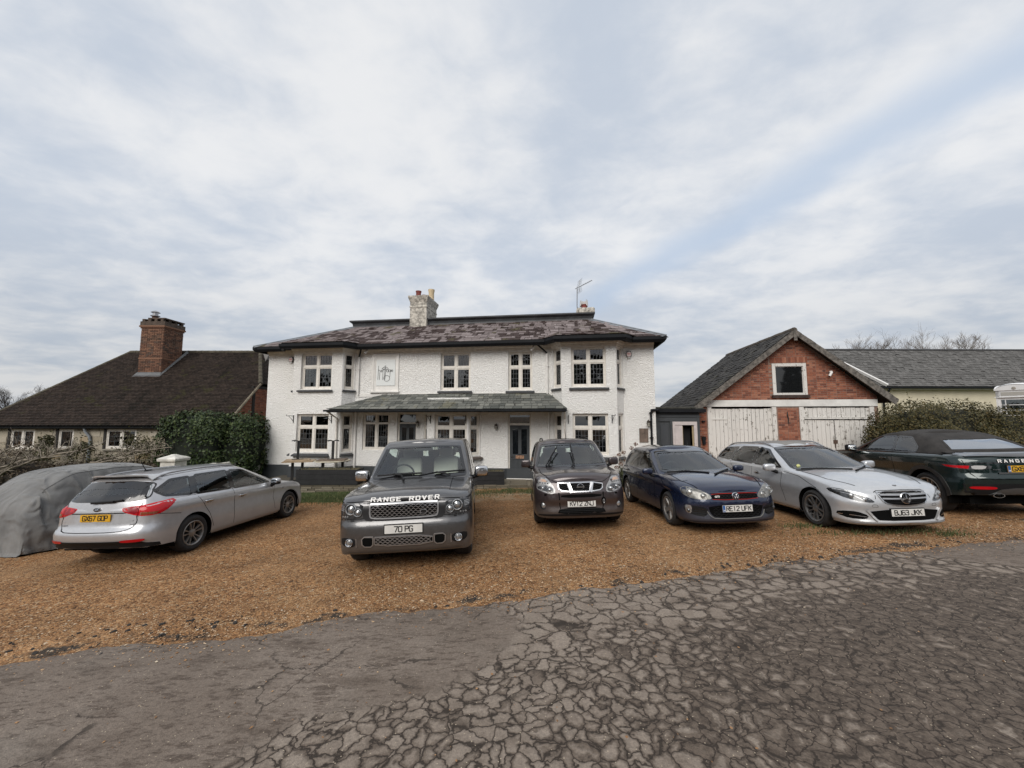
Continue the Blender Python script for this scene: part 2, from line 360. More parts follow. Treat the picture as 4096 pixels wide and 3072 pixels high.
CB = [(-3.2,.2),(-1.76,2.49),(-1.39,2.88),(-.65,3.07),(-.2,3.41),(0,3.75),(.25,4.35)]
def build_road():
    xs = axis([(-60,-14,2.3),(-14,-6,.3),(-6,9,.055),(9,16,.3),(16,60,2.2)])
    rows = []; mask = []; nv = 64
    for j in range(nv+1):
        v = (j/nv)**.8; r = []
        for x in xs:
            e = edge_n(x); y0 = e-11; y = y0+(e-y0)*v
            lift = .010-.004*0 if j < nv else -.012
            r.append((x, y, ground_z(x, y)+lift+.010*mnoise.noise((x*.7, y*.9, 5))))
            # signed distance-like: right of the crack boundary
            bx = CB[0][0]
            for (x0,y0_),(x1,y1_) in zip(CB, CB[1:]):
                if y0_ <= y <= y1_: bx = x0+(x1-x0)*(y-y0_)/(y1_-y0_); break
            else:
                if y > CB[-1][1]: bx = .25
                elif y < CB[0][1]: bx = -3.2
            zone = min(1, max(0, .5+(x-bx)*.55))
            if y > edge_y(x)-.5 and x > -1.2: zone = max(zone, .5+.3*(x+.2))
            if x > 5.6: zone = min(zone, .5-(x-6.2)*.6+(5.2-y)*.9)      # a patched strip far right
            near = e-y
            large = max(0, min(1, 1.15-near*.62)) if x < 6 else .5
            worn = sstep(.0, 3.0, x+.3*(3-y))*(.35+.65*sstep(.6, 1.6, near))
            mask.append((max(0, zone), large, worn))
        rows.append(r)
    mb = MB(); mb.grid(rows)
    o = mb.build('road', road_mat(), None, None, True); o['kind'] = 'structure'
    ca = o.data.color_attributes.new('mask', 'FLOAT_COLOR', 'POINT'); ca.data.foreach_set('color', np.array([(*m, 1) for m in mask], np.float32).ravel())
build_road()

# loose stones: along the ragged edge, on the shingle and a few on the road
def scatter_stones():
    rng = np.random.RandomState(3); mb = MB()
    base = [(1,0,0),(0,1,0),(-1,0,0),(0,-1,0),(0,0,1),(0,0,-1)]; fs = [(0,1,4),(1,2,4),(2,3,4),(3,0,4),(1,0,5),(2,1,5),(3,2,5),(0,3,5)]
    def stone(x, y, z, r):
        a = rng.rand()*6.28; c, s = math.cos(a), math.sin(a); sx, sy, sz = r*(.8+.6*rng.rand()), r*(.6+.4*rng.rand()), r*(.35+.35*rng.rand())
        vs = []
        for p in base:
            px, py, pz = p[0]*sx*(.8+.4*rng.rand()), p[1]*sy*(.8+.4*rng.rand()), p[2]*sz
            vs.append((x+px*c-py*s, y+px*s+py*c, z+pz+sz*.4))
        mb.add(vs, fs)
    for i in range(30000):
        x = rng.uniform(-7, 10); e = edge_n(x); u = rng.rand()
        if u < .62: y = e+abs(rng.normal(0, .55))
        elif u < .72: y = e-abs(rng.normal(0, .22))
        elif u < .985: y = e+(11.5-e)*rng.rand()**1.5
        else: y = e-rng.uniform(0, 3)
        if y > 12.5: continue
        stone(x, y, ground_z(x, y)+(.012 if y < e else .002), .004+.010*rng.rand()**2.2+(.008*rng.rand() if rng.rand() < .04 else 0))
    m, t, b = new_mat('pebbles'); r = rnd_n(t)
    t.links.new(ramp(t, r, [(0,(.09,.055,.03)),(.3,(.24,.125,.055)),(.6,(.36,.20,.095)),(.85,(.46,.31,.18)),(1,(.55,.47,.36))]), b.inputs['Base Color']); b.inputs['Roughness'].default_value = .75
    o = mb.build('pebbles', m, None, None, 60); o['kind'] = 'stuff'; o['label'] = 'loose tan pebbles spilling along the ragged road edge'
    # broken dark lumps of tarmac along the edge
    mb = MB()
    for i in range(380):
        x = rng.uniform(-6, 9); e = edge_n(x); y = e+rng.normal(.04, .10)
        if x < -2 and rng.rand() < .5: y = e+rng.normal(.33, .08)
        if not (x < -2.6 or 2.6 < x < 6.5) and rng.rand() < .75: continue
        r = .006+.018*rng.rand()**2.5
        M = Matrix.Translation((x, y, ground_z(x, y)+.008)) @ Euler((rng.normal(0,.15), rng.normal(0,.15), rng.rand()*6.28)).to_matrix().to_4x4()
        n = 6; p = [(r*(.6+.7*rng.rand())*math.cos(2*PI*k/n)*1.5, r*(.6+.7*rng.rand())*math.sin(2*PI*k/n)) for k in range(n)]
        mb.prism(p, lambda a, b_: M @ Vector((a, b_, -.012)), lambda a, b_: M @ Vector((a*.75, b_*.75, .004+.2*r)))
    o = mb.build('tarmac_crumbs', M_('crumb', (.03,.026,.023), .9, bump=.5, bs=60), None, None); o['kind'] = 'stuff'; o['label'] = 'dark broken tarmac crumbs along the road edge'
scatter_stones()
def grass_patch(name, spots, label, h=(.03,.09)):
    rng = np.random.RandomState(sum(map(ord, name)) % 1000); mb = MB()
    for (x0, y0, sx, sy, n) in spots:
        for i in range(n):
            x = rng.normal(x0, sx); y = rng.normal(y0, sy); z = ground_z(x, y)
            a = rng.rand()*6.28; L = rng.uniform(*h); w = .004+.004*rng.rand(); lean = rng.normal(0, .5)*L; la = rng.rand()*6.28
            c, s = math.cos(a)*w, math.sin(a)*w
            tx, ty = x+lean*math.cos(la), y+lean*math.sin(la)
            mb.add([(x-c, y-s, z-.005), (x+c, y+s, z-.005), ((x+tx)/2+c*.6, (y+ty)/2+s*.6, z+L*.6), (tx, ty, z+L)], [(0,1,2),(0,2,3)])
    m, t, b = new_mat(name); r = rnd_n(t)
    t.links.new(ramp(t, r, [(0,(.030,.046,.012)),(.5,(.06,.085,.022)),(.85,(.10,.115,.04)),(1,(.2,.17,.08))]), b.inputs['Base Color']); b.inputs['Roughness'].default_value = .7
    o = mb.build(name, m); tag(o, label, None, None, 'stuff')
grass_patch('grass', [(-4.4, 12.35, 1.5, .42, 16000), (-2.2, 12.5, .6, .35, 2600), (.2, 12.75, .8, .22, 1600)], 'short green grass in front of the black planter')
grass_patch('weeds', [(6.3, 6.75, .7, .10, 500), (7.15, 6.45, .18, .08, 220), (5.3, 7.3, .2, .1, 200)], 'straggly weeds under the silver estate car bumper', (.02,.07))
# ------------------------------------------------------------------ shared building helpers
PSI = math.atan(.1334)
HM = Matrix.Translation((0, 14.8, 0)) @ Matrix.Rotation(-PSI, 4, 'Z')     # house frame: x along the facade, y into the house
CAMP = Vector((0, 0, CAM_H))
white_render = None
def mk_render():
    m, t, b = new_mat('roughcast'); co = obj_co(t, None, True)
    big = noise_n(t, co, .6, 6, .65); st = N(t, 'ShaderNodeMapping'); st.inputs['Scale'].default_value = (3, 3, .35); t.links.new(co, st.inputs[0]); sn = noise_n(t, st.outputs[0], 1.2, 6, .65)
    c = mixc(t, maprange(t, big, .35, .7), (.90,.885,.855), (.85,.835,.80)); c = mixc(t, maprange(t, sn, .60, .82, 0, .4), c, (.58,.56,.52))
    sq = N(t, 'ShaderNodeMapping'); sq.inputs['Scale'].default_value = (1, 1, 1.5); t.links.new(co, sq.inputs[0])
    lump = noise_n(t, sq.outputs[0], 16.5, 3, .6, .7); lum2 = noise_n(t, co, 45, 3, .6)
    pit = maprange(t, lump, .30, .42, .26, 0.); c = mixc(t, pit, c, (.55,.53,.50))
    t.links.new(c, b.inputs['Base Color']); b.inputs['Roughness'].default_value = .75; b.inputs['Specular IOR Level'].default_value = .25
    nn = bump_n(t, None, maprange(t, lump, .30, .70), .8, .028); bump_n(t, b, lum2, .5, .012, nn)
    return m
R_WALL = mk_render()
WHITE = M_('white_paint', (.74,.72,.69), .45, var=.06, vs=4, bump=.1, bs=30)
CREAMW = M_('cream_paint', (.72,.68,.62), .5, var=.10, vs=8, bump=.15, bs=40)
PLAIN = M_('smooth_render', (.74,.72,.685), .7, var=.10, vs=1.5, bump=.25, bs=25, bd=.01)
BLACK = M_('black_gloss', (.008,.009,.011), .6, var=.2, spec=.2)
DKGREY = M_('dark_grey_paint', (.045,.05,.055), .5, var=.12, vs=3, bump=.15, bs=25)
SLATEGREY = M_('grey_sill', (.045,.047,.05), .6, var=.15, vs=5, bump=.2)
LEAD = M_('lead_sheet', (.19,.205,.22), .5, var=.18, vs=3, bump=.2, bs=10, bd=.01)
LEADCAME = M_('lead_came', (.10,.105,.11), .5, .4)
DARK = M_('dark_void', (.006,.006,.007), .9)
def pane_mat(name, tr=.55, tint=(.8,.85,.85)):
    m = glass_mat(name, tint, tr); return m
PANE = pane_mat('window_glass', .6)
PANE_T = pane_mat('stained_glass', .35, (.8,.5,.4))
IRON = M_('black_iron', (.02,.02,.02), .6)
def mapf(A, B, inward=1):
    """map (u, z, d): u along A->B, d into the wall (A, B local xy; outside on the right hand of the walk)"""
    A = Vector((*A, 0)); B = Vector((*B, 0)); d = (B-A).normalized(); n = Vector((-d.y, d.x, 0))*inward
    f = lambda u, z, dd=0: A+d*u+n*dd+Vector((0, 0, z))
    f.L = (B-A).length; f.d = d; f.n = n; return f
def wall(mb, f, u0, u1, z0, z1, holes=(), depth=.16, mi=0):
    us = sorted({u0, u1, *[q for h in holes for q in h[:2]]}); zs = sorted({z0, z1, *[q for h in holes for q in h[2:4]]})
    us = [u for u in us if u0 <= u <= u1]; zs = [z for z in zs if z0 <= z <= z1]
    for i in range(len(us)-1):
        for j in range(len(zs)-1):
            cu, cz = (us[i]+us[i+1])/2, (zs[j]+zs[j+1])/2
            if any(h[0] < cu < h[1] and h[2] < cz < h[3] for h in holes): continue
            mb.add([f(us[i], zs[j]), f(us[i+1], zs[j]), f(us[i+1], zs[j+1]), f(us[i], zs[j+1])], [(0,1,2,3)], mi)
    for a, b, c, e in [h[:4] for h in holes]:
        for (p, q) in (((a,c),(b,c)),((b,c),(b,e)),((b,e),(a,e)),((a,e),(a,c))):
            mb.add([f(*p), f(*q), f(*q, depth), f(*p, depth)], [(0,1,2,3)], mi)
def fbox(mb, f, u0, u1, z0, z1, d0, d1, mi=0):
    mb.box((u0, z0, d0), (u1, z1, d1), mi, lambda u, z, d: f(u, z, d))
def sweep(mb, path, prof, mi=0, closed_prof=True, ends=True):
    """path: local xy points, outside on the right; prof: (out, z)"""
    P = [Vector(p) for p in path]; ns = []
    for i in range(len(P)):
        ds = []
        if i > 0: ds.append((P[i]-P[i-1]).normalized())
        if i < len(P)-1: ds.append((P[i+1]-P[i]).normalized())
        nn = [Vector((d.y, -d.x)) for d in ds]; m = sum(nn, Vector((0, 0))).normalized(); ns.append(m/max(.3, m.dot(nn[0])))
    k = len(prof); vs = [(P[i].x+ns[i].x*o, P[i].y+ns[i].y*o, z) for i in range(len(P)) for o, z in prof]; fs = []
    for i in range(len(P)-1):
        for j in range(k if closed_prof else k-1): fs.append((i*k+j, (i+1)*k+j, (i+1)*k+(j+1) % k, i*k+(j+1) % k))
    if ends and closed_prof: fs += [tuple(range(k)), tuple(range((len(P)-1)*k+k-1, (len(P)-1)*k-1, -1))]
    mb.add(vs, fs, mi)
PANE_MESH = {}
def lattice_light(win, f, u0, u1, z0, z1, d, nc, nr, gm=None, tilt=.006):
    """a glazed light: separate panes with lead cames between them"""
    gm = gm or PANE; w, h = (u1-u0)/nc, (z1-z0)/nr
    key = (round(w, 2), round(h, 2), gm.name)
    if key not in PANE_MESH:
        mb = MB(); mb.box((-w/2, -h/2, -.002), (w/2, h/2, .002)); PANE_MESH[key] = mb.mesh('pane', gm)
    n = -f.n; ex = f.d; ez = Vector((0, 0, 1)); TM = win_inv(win)
    for i in range(nc):
        for j in range(nr):
            c = f(u0+(i+.5)*w, z0+(j+.5)*h, d)
            M = basis(c, ex, ez, -n) @ Euler((random.gauss(0, tilt), random.gauss(0, tilt), 0)).to_matrix().to_4x4()
            link('pane', PANE_MESH[key], win, M)
    if nc > 1 or nr > 1:
        mb = MB(); r = .006
        for i in range(nc+1): fbox(mb, f, u0+i*w-r, u0+i*w+r, z0, z1, d-.009, d+.006)
        for j in range(nr+1): fbox(mb, f, u0, u1, z0+j*h-r, z0+j*h+r, d-.008, d+.005)
        mb.build('lead_lattice', LEADCAME, win)
def win_inv(w): return None
def window(root, f, u0, u1, z0, z1, cols=2, zt=None, low=(4,4), top=(4,2), d=.11, fw=.055, blind=None, curtains=False, mat=None, topmat=None, label=None):
    mat = mat or CREAMW; mb = MB(); d1 = d+.07
    fbox(mb, f, u0, u0+fw, z0, z1, d, d1); fbox(mb, f, u1-fw, u1, z0, z1, d, d1)
    fbox(mb, f, u0+fw, u1-fw, z1-fw, z1, d, d1); fbox(mb, f, u0+fw, u1-fw, z0, z0+fw*1.2, d-.012, d1)
    iu0, iu1, iz0, iz1 = u0+fw, u1-fw, z0+fw*1.2, z1-fw
    mw = .075; xs = [iu0]; 
    for i in range(1, cols):
        x = iu0+(iu1-iu0)*i/cols; fbox(mb, f, x-mw/2, x+mw/2, iz0, iz1, d-.004, d1-.003); xs += [x-mw/2, x+mw/2]
    xs.append(iu1); bays = [(xs[2*i], xs[2*i+1]) for i in range(cols)]
    zs = [(iz0, iz1, low)]
    if zt:
        for a, b in bays: fbox(mb, f, a, b, zt-.035, zt+.035, d-.006, d1-.005)
        zs = [(iz0, zt-.035, low), (zt+.035, iz1, top)]
    sf = .038; lights = []
    for a, b in bays:
        for (c, e, g) in zs:
            fbox(mb, f, a+.004, a+sf, c+.004, e-.004, d+.012, d1-.012); fbox(mb, f, b-sf, b-.004, c+.004, e-.004, d+.012, d1-.012)
            fbox(mb, f, a+sf, b-sf, e-sf, e-.004, d+.012, d1-.012); fbox(mb, f, a+sf, b-sf, c+.004, c+sf*1.2, d+.012, d1-.012)
            lights.append((a+sf, b-sf, c+sf*1.2, e-sf, g, c > z0+.6))
    win = mb.build('window', mat, root)
    if label: win['label'] = label
    for a, b, c, e, g, istop in lights:
        lattice_light(win, f, a, b, c, e, d+.04, g[0], g[1], topmat if istop and topmat else None)
    if blind:
        mb = MB()
        for k, zb in enumerate(blind):
            if zb is None: continue
            a, b = bays[k]; fbox(mb, f, a+.01+(.13 if curtains and k == 0 else 0), b-.01, zb, (zt or z1)+.02, d1+.06, d1+.066)
        mb.build('blind', M_('grey_blind', (.10,.10,.11), .9), win)
    if curtains:
        for a, b in ((iu0, iu0+.16), (iu1-.16, iu1)):
            mb = MB(); rows = []
            for z in (iz0, zt or iz1): rows.append([f(a+(b-a)*i/16, z, d1+.11+.02*math.sin(i*1.9)) for i in range(17)])
            mb.grid(rows); mb.build('curtain', M_('pale_curtain', (.55,.56,.5), .9), win, None, True)
    return win
def sill(root, f, u0, u1, z, mat=None, out=.09, h=.06, slope=.05, name='window_sill'):
    mb = MB(); a, b = u0-.09, u1+.09
    prof = [(.12, z), (-out, z-slope), (-out, z-slope-h), (.02, z-slope-h)]
    vs = [f(a if dd < .05 else u0, zz, dd) for dd, zz in prof]+[f(b if dd < .05 else u1, zz, dd) for dd, zz in prof]
    mb.add(vs, [(3,2,1,0),(4,5,6,7),(0,1,5,4),(1,2,6,5),(2,3,7,6),(3,0,4,7)])
    return mb.build(name, mat or SLATEGREY, root, fix=True)
def cover_pieces(root, name, faces, w, g, th, mat, limit=300, lap=.05, wj=.35, stuff_name=None, lift=.3, seed=1, world=None, drop=None):
    """slates or tiles laid in courses on sloping faces. faces: (origin, u, v, polygon in uv); the nearest `limit` become objects"""
    rng = random.Random(seed); full = []; odd = MB(); meshes = {}; Wm = world or root.matrix_world
    widths = [round(w*(1+wj*(k/2-1)), 3) for k in range(5)] if wj else [w]
    def mesh_for(ww):
        if ww not in meshes:
            mb = MB(); hh = g+lap; e = .007
            mb.add([(e,0,0),(ww-e,0,0),(ww-e,hh,0),(e,hh,0),(e,0,th),(ww-e,0,th),(ww-e,hh,th),(e,hh,th)], [(3,2,1,0),(4,5,6,7),(0,1,5,4),(1,2,6,5),(3,0,4,7)])
            meshes[ww] = (mb, mb.mesh(name, mat))
        return meshes[ww]
    for (o, u, v, poly) in faces:
        o, u, v = Vector(o), Vector(u).normalized(), Vector(v).normalized(); n = u.cross(v).normalized()
        lo_u, hi_u = min(p[0] for p in poly), max(p[0] for p in poly); lo_v, hi_v = min(p[1] for p in poly), max(p[1] for p in poly)
        area = sum(poly[i][0]*poly[(i+1) % len(poly)][1]-poly[(i+1) % len(poly)][0]*poly[i][1] for i in range(len(poly)))
        cp = poly if area > 0 else poly[::-1]; r = 0; vv = lo_v
        while vv < hi_v-.02:
            uu = lo_u-(w*.5 if r % 2 else 0)-rng.random()*.06
            while uu < hi_u:
                ww = rng.choice(widths) if wj else w
                gg = g+lap; q = [(uu, vv), (uu+ww, vv), (uu+ww, vv+gg), (uu, vv+gg)]
                cl = clip_poly(q, cp)
                tl = math.atan2(th*1.1+rng.gauss(0, lift)*th, gg); dv = rng.gauss(0, .006 if g > .12 else .0015)
                M = basis(o+u*uu+v*(vv+dv)+n*(th*1.5), u, v, n) @ Matrix.Rotation(-tl, 4, 'X') @ Matrix.Rotation(rng.gauss(0, .006), 4, 'Z')
                ar = abs(sum(cl[i][0]*cl[(i+1) % len(cl)][1]-cl[(i+1) % len(cl)][0]*cl[i][1] for i in range(len(cl))))/2 if len(cl) > 2 else 0
                if drop and drop(o+u*(uu+ww/2)+v*(vv+g/2)): pass
                elif ar > ww*gg*.90:
                    full.append(((Wm @ M.translation-CAMP).length, ww, M))
                elif ar > ww*gg*.03:
                    odd.prism([(a-uu, b-vv) for a, b in cl], lambda a, b: M @ Vector((a, b, 0)), lambda a, b: M @ Vector((a, b, th)))
                uu += ww
            vv += g; r += 1
    full.sort(key=lambda q: q[0])
    for k, (_, ww, M) in enumerate(full):
        mb, me = mesh_for(ww)
        if k < limit: link(name, me, root, M)
        else: odd.add([M @ Vector(p) for p in mb.v], mb.f)
    if odd.v:
        x = odd.build(stuff_name or name+'s', mat, root); x['kind'] = 'stuff'
    return len(full)
def slate_mat(name, a, b_, dark, moss=None, dk=.5, sc=.9, world=True):
    m, t, b = new_mat(name); co = obj_co(t, None, True); r = rnd_n(t)
    c = ramp(t, r, [(0, a), (1, b_)])
    st = N(t, 'ShaderNodeMapping'); st.inputs['Scale'].default_value = (1.5, .35, .35); t.links.new(co, st.inputs[0])
    s = noise_n(t, st.outputs[0], sc*1.6, 6, .62, .3); s2 = noise_n(t, co, 9, 4, .6)
    k = math_n(t, 'ADD', math_n(t, 'ADD', math_n(t, 'MULTIPLY', s, .70), math_n(t, 'MULTIPLY', r, .20)), math_n(t, 'MULTIPLY', s2, .10))
    c = mixc(t, maprange(t, k, dk, dk+.05), c, dark)
    if moss: c = mixc(t, maprange(t, math_n(t, 'ADD', noise_n(t, co, 1.1, 5, .6), math_n(t, 'MULTIPLY', r, .12)), .66, .74, 0, .8), c, moss)
    f = noise_n(t, co, 30, 4, .6); c = mixc(t, maprange(t, f, .3, .7, 0, .35), c, tuple(q*.6 for q in a))
    t.links.new(c, b.inputs['Base Color']); b.inputs['Roughness'].default_value = .8; b.inputs['Specular IOR Level'].default_value = .15; bump_n(t, b, f, .35, .004)
    return m
# ------------------------------------------------------------------ the white house
house = thing('white_house', 'white roughcast two-storey house with two bays and mossy slate hipped roof', 'house', HM)
EAVE = 4.98; Z0 = -.32
UP = [(-10.41,0),(-9.15,0),(-8.86,-.5),(-6.74,-.5),(-6.45,0),(1.55,0),(1.91,-.5),(3.87,-.5),(4.18,0),(5.3,0)]
GF = UP[:5]+[(-3.55,0),(-3.2,-.45),(-1.6,-.45),(-1.2,0)]+UP[5:]
seg = lambda i, P=UP: mapf(P[i], P[i+1])
mb = MB(); ZS = 2.85
fm = mapf((0, 0), (1, 0))                            # the main face, u = x
wins = {}
# upper storey walls
wall(mb, fm, -10.41, -9.15, Z0, EAVE); wall(mb, fm, 4.18, 5.3, Z0, EAVE)
wall(mb, fm, -6.45, 1.55, ZS, EAVE, [(-2.87,-1.65,3.22,4.72), (-.15,.79,3.2,4.70)])
wall(mb, fm, -6.45, -3.55, Z0, ZS, [(-6.08,-4.94,.86,2.33), (-4.62,-3.82,-.16,2.33)]); wall(mb, fm, -1.2, 1.55, Z0, ZS, [(-.16,.73,-.14,2.30)])
for P, lo_, up_ in ((UP[1:5], (.80,2.29), (3.28,4.74)), (UP[5:9], (.80,2.29), (3.26,4.74))):
    fl, ff, fr = mapf(P[0], P[1]), mapf(P[1], P[2]), mapf(P[2], P[3]); L = ff.L
    lf = P[0][0] < 0
    a, b = (.32, 1.66) if lf else (.35, 1.60)
    a2, b2 = (.24, 1.62) if lf else (.37, 1.64)
    wall(mb, ff, 0, L, Z0, EAVE, [(a, b, *up_), (a2, b2, *lo_)])
    for g in (fl, fr): wall(mb, g, 0, g.L, Z0, EAVE, [(.08, g.L-.06, *up_), (.08, g.L-.06, *lo_)])
    wins[lf] = (fl, ff, fr, a, b, a2, b2, lo_, up_)
Pm = GF[5:9]; ml, mf, mr = mapf(Pm[0], Pm[1]), mapf(Pm[1], Pm[2]), mapf(Pm[2], Pm[3])
wall(mb, mf, 0, mf.L, Z0, 2.9, [(.28, 1.54, .72, 2.28)])
for g in (ml, mr): wall(mb, g, 0, g.L, Z0, 2.9, [(.07, g.L-.07, .72, 2.28)])
mb.add([(-10.41,0,Z0),(-10.41,9,Z0),(-10.41,9,EAVE),(-10.41,0,EAVE)], [(0,1,2,3)]); mb.add([(5.3,0,Z0),(5.3,9,Z0),(5.3,9,EAVE),(5.3,0,EAVE)], [(0,3,2,1)])
mb.add([(-10.41,9,Z0),(5.3,9,Z0),(5.3,9,EAVE),(-10.41,9,EAVE)], [(0,1,2,3)])
mb.build('wall', R_WALL, house)
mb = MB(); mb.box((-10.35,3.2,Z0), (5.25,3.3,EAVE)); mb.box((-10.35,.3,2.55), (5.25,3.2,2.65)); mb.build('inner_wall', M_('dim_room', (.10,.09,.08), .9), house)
# mouldings
def mould(path, prof, mat, name): 
    b = MB(); sweep(b, path, prof); return b.build(name, mat, house, fix=True)
mould(UP, [(.0,4.74),(.03,4.74),(.03,4.79),(.06,4.80),(.06,4.83),(.10,4.86),(.13,4.94),(.13,4.975),(0,4.975)], CREAMW, 'cornice')
mould(UP, [(.125,4.955),(.40,4.945),(.40,4.985),(.125,4.985)], BLACK, 'soffit')
mould([(-10.22,5),(-10.22,0)]+UP[1:-1]+[(5.12,0),(5.12,5)], [(.38,4.86),(.47,4.86),(.53,4.95),(.53,5.055),(.38,5.055)], BLACK, 'gutter')
mould([(5.12,0),(5.12,5)], [(.18,4.74),(.26,4.80),(.40,4.945),(.40,4.985),(0,4.985)], BLACK, 'side_soffit')
mould(GF[:10], [(0,Z0),(.035,Z0),(.035,.21),(.015,.225),(0,.225)], DKGREY, 'plinth'); mould([(-1.2,0),(-.20,0)], [(0,Z0),(.035,Z0),(.035,.21),(0,.225)], DKGREY, 'plinth'); mould([(.78,0)]+GF[9:], [(0,Z0),(.035,Z0),(.035,.19),(.015,.205),(0,.205)], DKGREY, 'plinth')
# upper windows
for lf in (True, False):
    fl, ff, fr, a, b, a2, b2, lo_, up_ = wins[lf]
    window(house, ff, a, b, *up_, 2, 4.19, blind=(3.62, 3.55) if lf else (3.6, 3.6), curtains=not lf, topmat=PANE_T); sill(house, ff, a, b, up_[0])
    window(house, ff, a2, b2, *lo_, 2, 1.77, (4,4), (1,1), d=.10); sill(house, ff, a2, b2, lo_[0], SLATEGREY, .13, .05, .13)
    for g in (fl, fr):
        if g is fr and not lf: pass
        window(house, g, .08, g.L-.06, *up_, 1, 4.19, (3,4), (3,2), d=.05, curtains=False, topmat=PANE_T); sill(house, g, .10, g.L-.10, up_[0], None, .07)
        window(house, g, .08, g.L-.06, *lo_, 1, 1.77, (3,4), (1,1), d=.05); sill(house, g, .10, g.L-.10, lo_[0], None, .10, .05, .12)
window(house, fm, -2.87, -1.65, 3.22, 4.72, 2, 4.12, blind=(3.50, 3.28), curtains=True, topmat=PANE_T); sill(house, fm, -2.87, -1.65, 3.22)
window(house, fm, -.15, .79, 3.2, 4.70, 2, 4.10, (3,4), (3,2), blind=(3.25, 3.25), topmat=PANE_T); sill(house, fm, -.15, .79, 3.2)
window(house, fm, -6.08, -4.94, .86, 2.33, 2, None, (4,6), d=.06); 
window(house, mf, .28, 1.54, .72, 2.28, 2, 1.765, (4,4), (1,1), d=.10); sill(house, mf, .28, 1.54, .72, None, .12, .05, .1)
for g in (ml, mr): window(house, g, .07, g.L-.07, .72, 2.28, 1, 1.765, (2,5), (1,1), d=.05); sill(house, g, .08, g.L-.08, .72, M_('brown_sill', (.09,.07,.06), .7), .12, .05, .1)
# transom bar and top light of the wide ground floor window
mb = MB(); fbox(mb, fm, -6.03, -4.99, 1.88, 1.96, .045, .14); mb.build('window_transom', CREAMW, house)
# blank recess with the sign, upper floor
mb = MB(); SU0, SU1, SZ0, SZ1 = -5.72, -4.60, 3.20, 4.73
for (a, b, c, e, d0) in ((SU0, SU0+.07, SZ0, SZ1, -.05), (SU1-.07, SU1, SZ0, SZ1, -.05), (SU0+.07, SU1-.07, SZ1-.07, SZ1, -.05), (SU0+.07, SU0+.12, SZ0, SZ1-.07, -.03), (SU1-.12, SU1-.07, SZ0, SZ1-.07, -.03), (SU0+.12, SU1-.12, SZ1-.12, SZ1-.07, -.03)):
    fbox(mb, fm, a, b, c, e, d0, .02)
fbox(mb, fm, SU0+.12, SU1-.12, SZ0, SZ1-.12, -.012, .02); fbox(mb, fm, SU0-.08, SU1+.04, SZ0-.05, SZ0, -.09, .02); mb.build('blind_window_surround', PLAIN, house)
# band above porch roof
mb = MB(); mb.box((-6.3,-.02,2.98), (1.5,.01,3.10)); mb.build('flashing', PLAIN, house)
# doors
def house_door(u0, u1, zb, zt, fan0, fan1, name, label, letter, fullframe=True, d=.1):
    mb = MB(); fw = .06
    fbox(mb, fm, u0-.02, u0+fw, zb, fan1+.06, d, d+.08); fbox(mb, fm, u1-fw, u1+.02, zb, fan1+.06, d, d+.08); fbox(mb, fm, u0+fw, u1-fw, fan1, fan1+.06, d, d+.08); fbox(mb, fm, u0+fw, u1-fw, zt+.01, fan0, d-.01, d+.08)
    fr = mb.build('door_frame', CREAMW, house)
    lattice_light(fr, fm, u0+fw, u1-fw, fan0, fan1, d+.04, 1, 1)
    mb = MB(); a, b = u0+fw, u1-fw; w = b-a; z0 = zb+.03
    st = .1*w/.7
    pz0, pz1 = z0+.12, z0+.66; gz0, gz1 = z0+.86, zt-.14; m = (a+b)/2
    fbox(mb, fm, a, b, z0, zt, d+.045, d+.075)
    for (p, q, r, s) in ((a, a+st, z0, zt), (b-st, b, z0, zt), (m-st*.55, m+st*.55, z0, zt), (a+st, b-st, z0, pz0), (a+st, b-st, pz1, gz0), (a+st, b-st, gz1, zt)): fbox(mb, fm, p, q, r, s, d+.025, d+.05)
    dr = mb.build('door', DKGREY, house); dr['label'] = label
    for p, q in ((a+st, m-st*.55), (m+st*.55, b-st)):
        g = MB(); fbox(g, fm, p, q, gz0, gz1, d+.034, d+.04); g.build('door_pane', M_('dark_door_glass', (.008,.01,.012), .05), dr)
        g = MB(); fbox(g, fm, p+.03, q-.03, pz0+.03, pz1-.03, d+.032, d+.05); g.build('door_panel', DKGREY, dr)
    if letter:
        g = MB(); fbox(g, fm, m-.16, m+.16, gz0-.165, gz0-.045, d+.012, d+.03); g.build('door_plate', M_('worn_copper', (.33,.19,.12), .55, .3, var=.5, vs=20), dr)
        g = MB(); g.lathe([(0,.0),(.022,0),(.022,.012),(.012,.02),(.012,.05),(0,.05)], basis(fm(a+.05, gz0-.09, d+.03), Vector((1,0,0)), Vector((0,0,1)), Vector((0,-1,0))), 10)
        g.tube([fm(a+.05, gz0-.09, d-.015), fm(a+.15, gz0-.09, d-.015)], .009); g.build('handle', M_('chrome_dull', (.6,.6,.6), .2, 1), dr)
    return dr
house_door(-4.62, -3.82, -.16, 1.89, 1.96, 2.27, 'door', 'dark grey left front door half hidden by the grey off-roader', False)
house_door(-.16, .73, -.14, 1.84, 1.93, 2.24, 'door', 'dark grey panelled front door with copper letter plate', True)
mb = MB(); fbox(mb, fm, -.20, .77, -.2, -.135, -.05, .2); mb.build('doorstep', PLAIN, house)
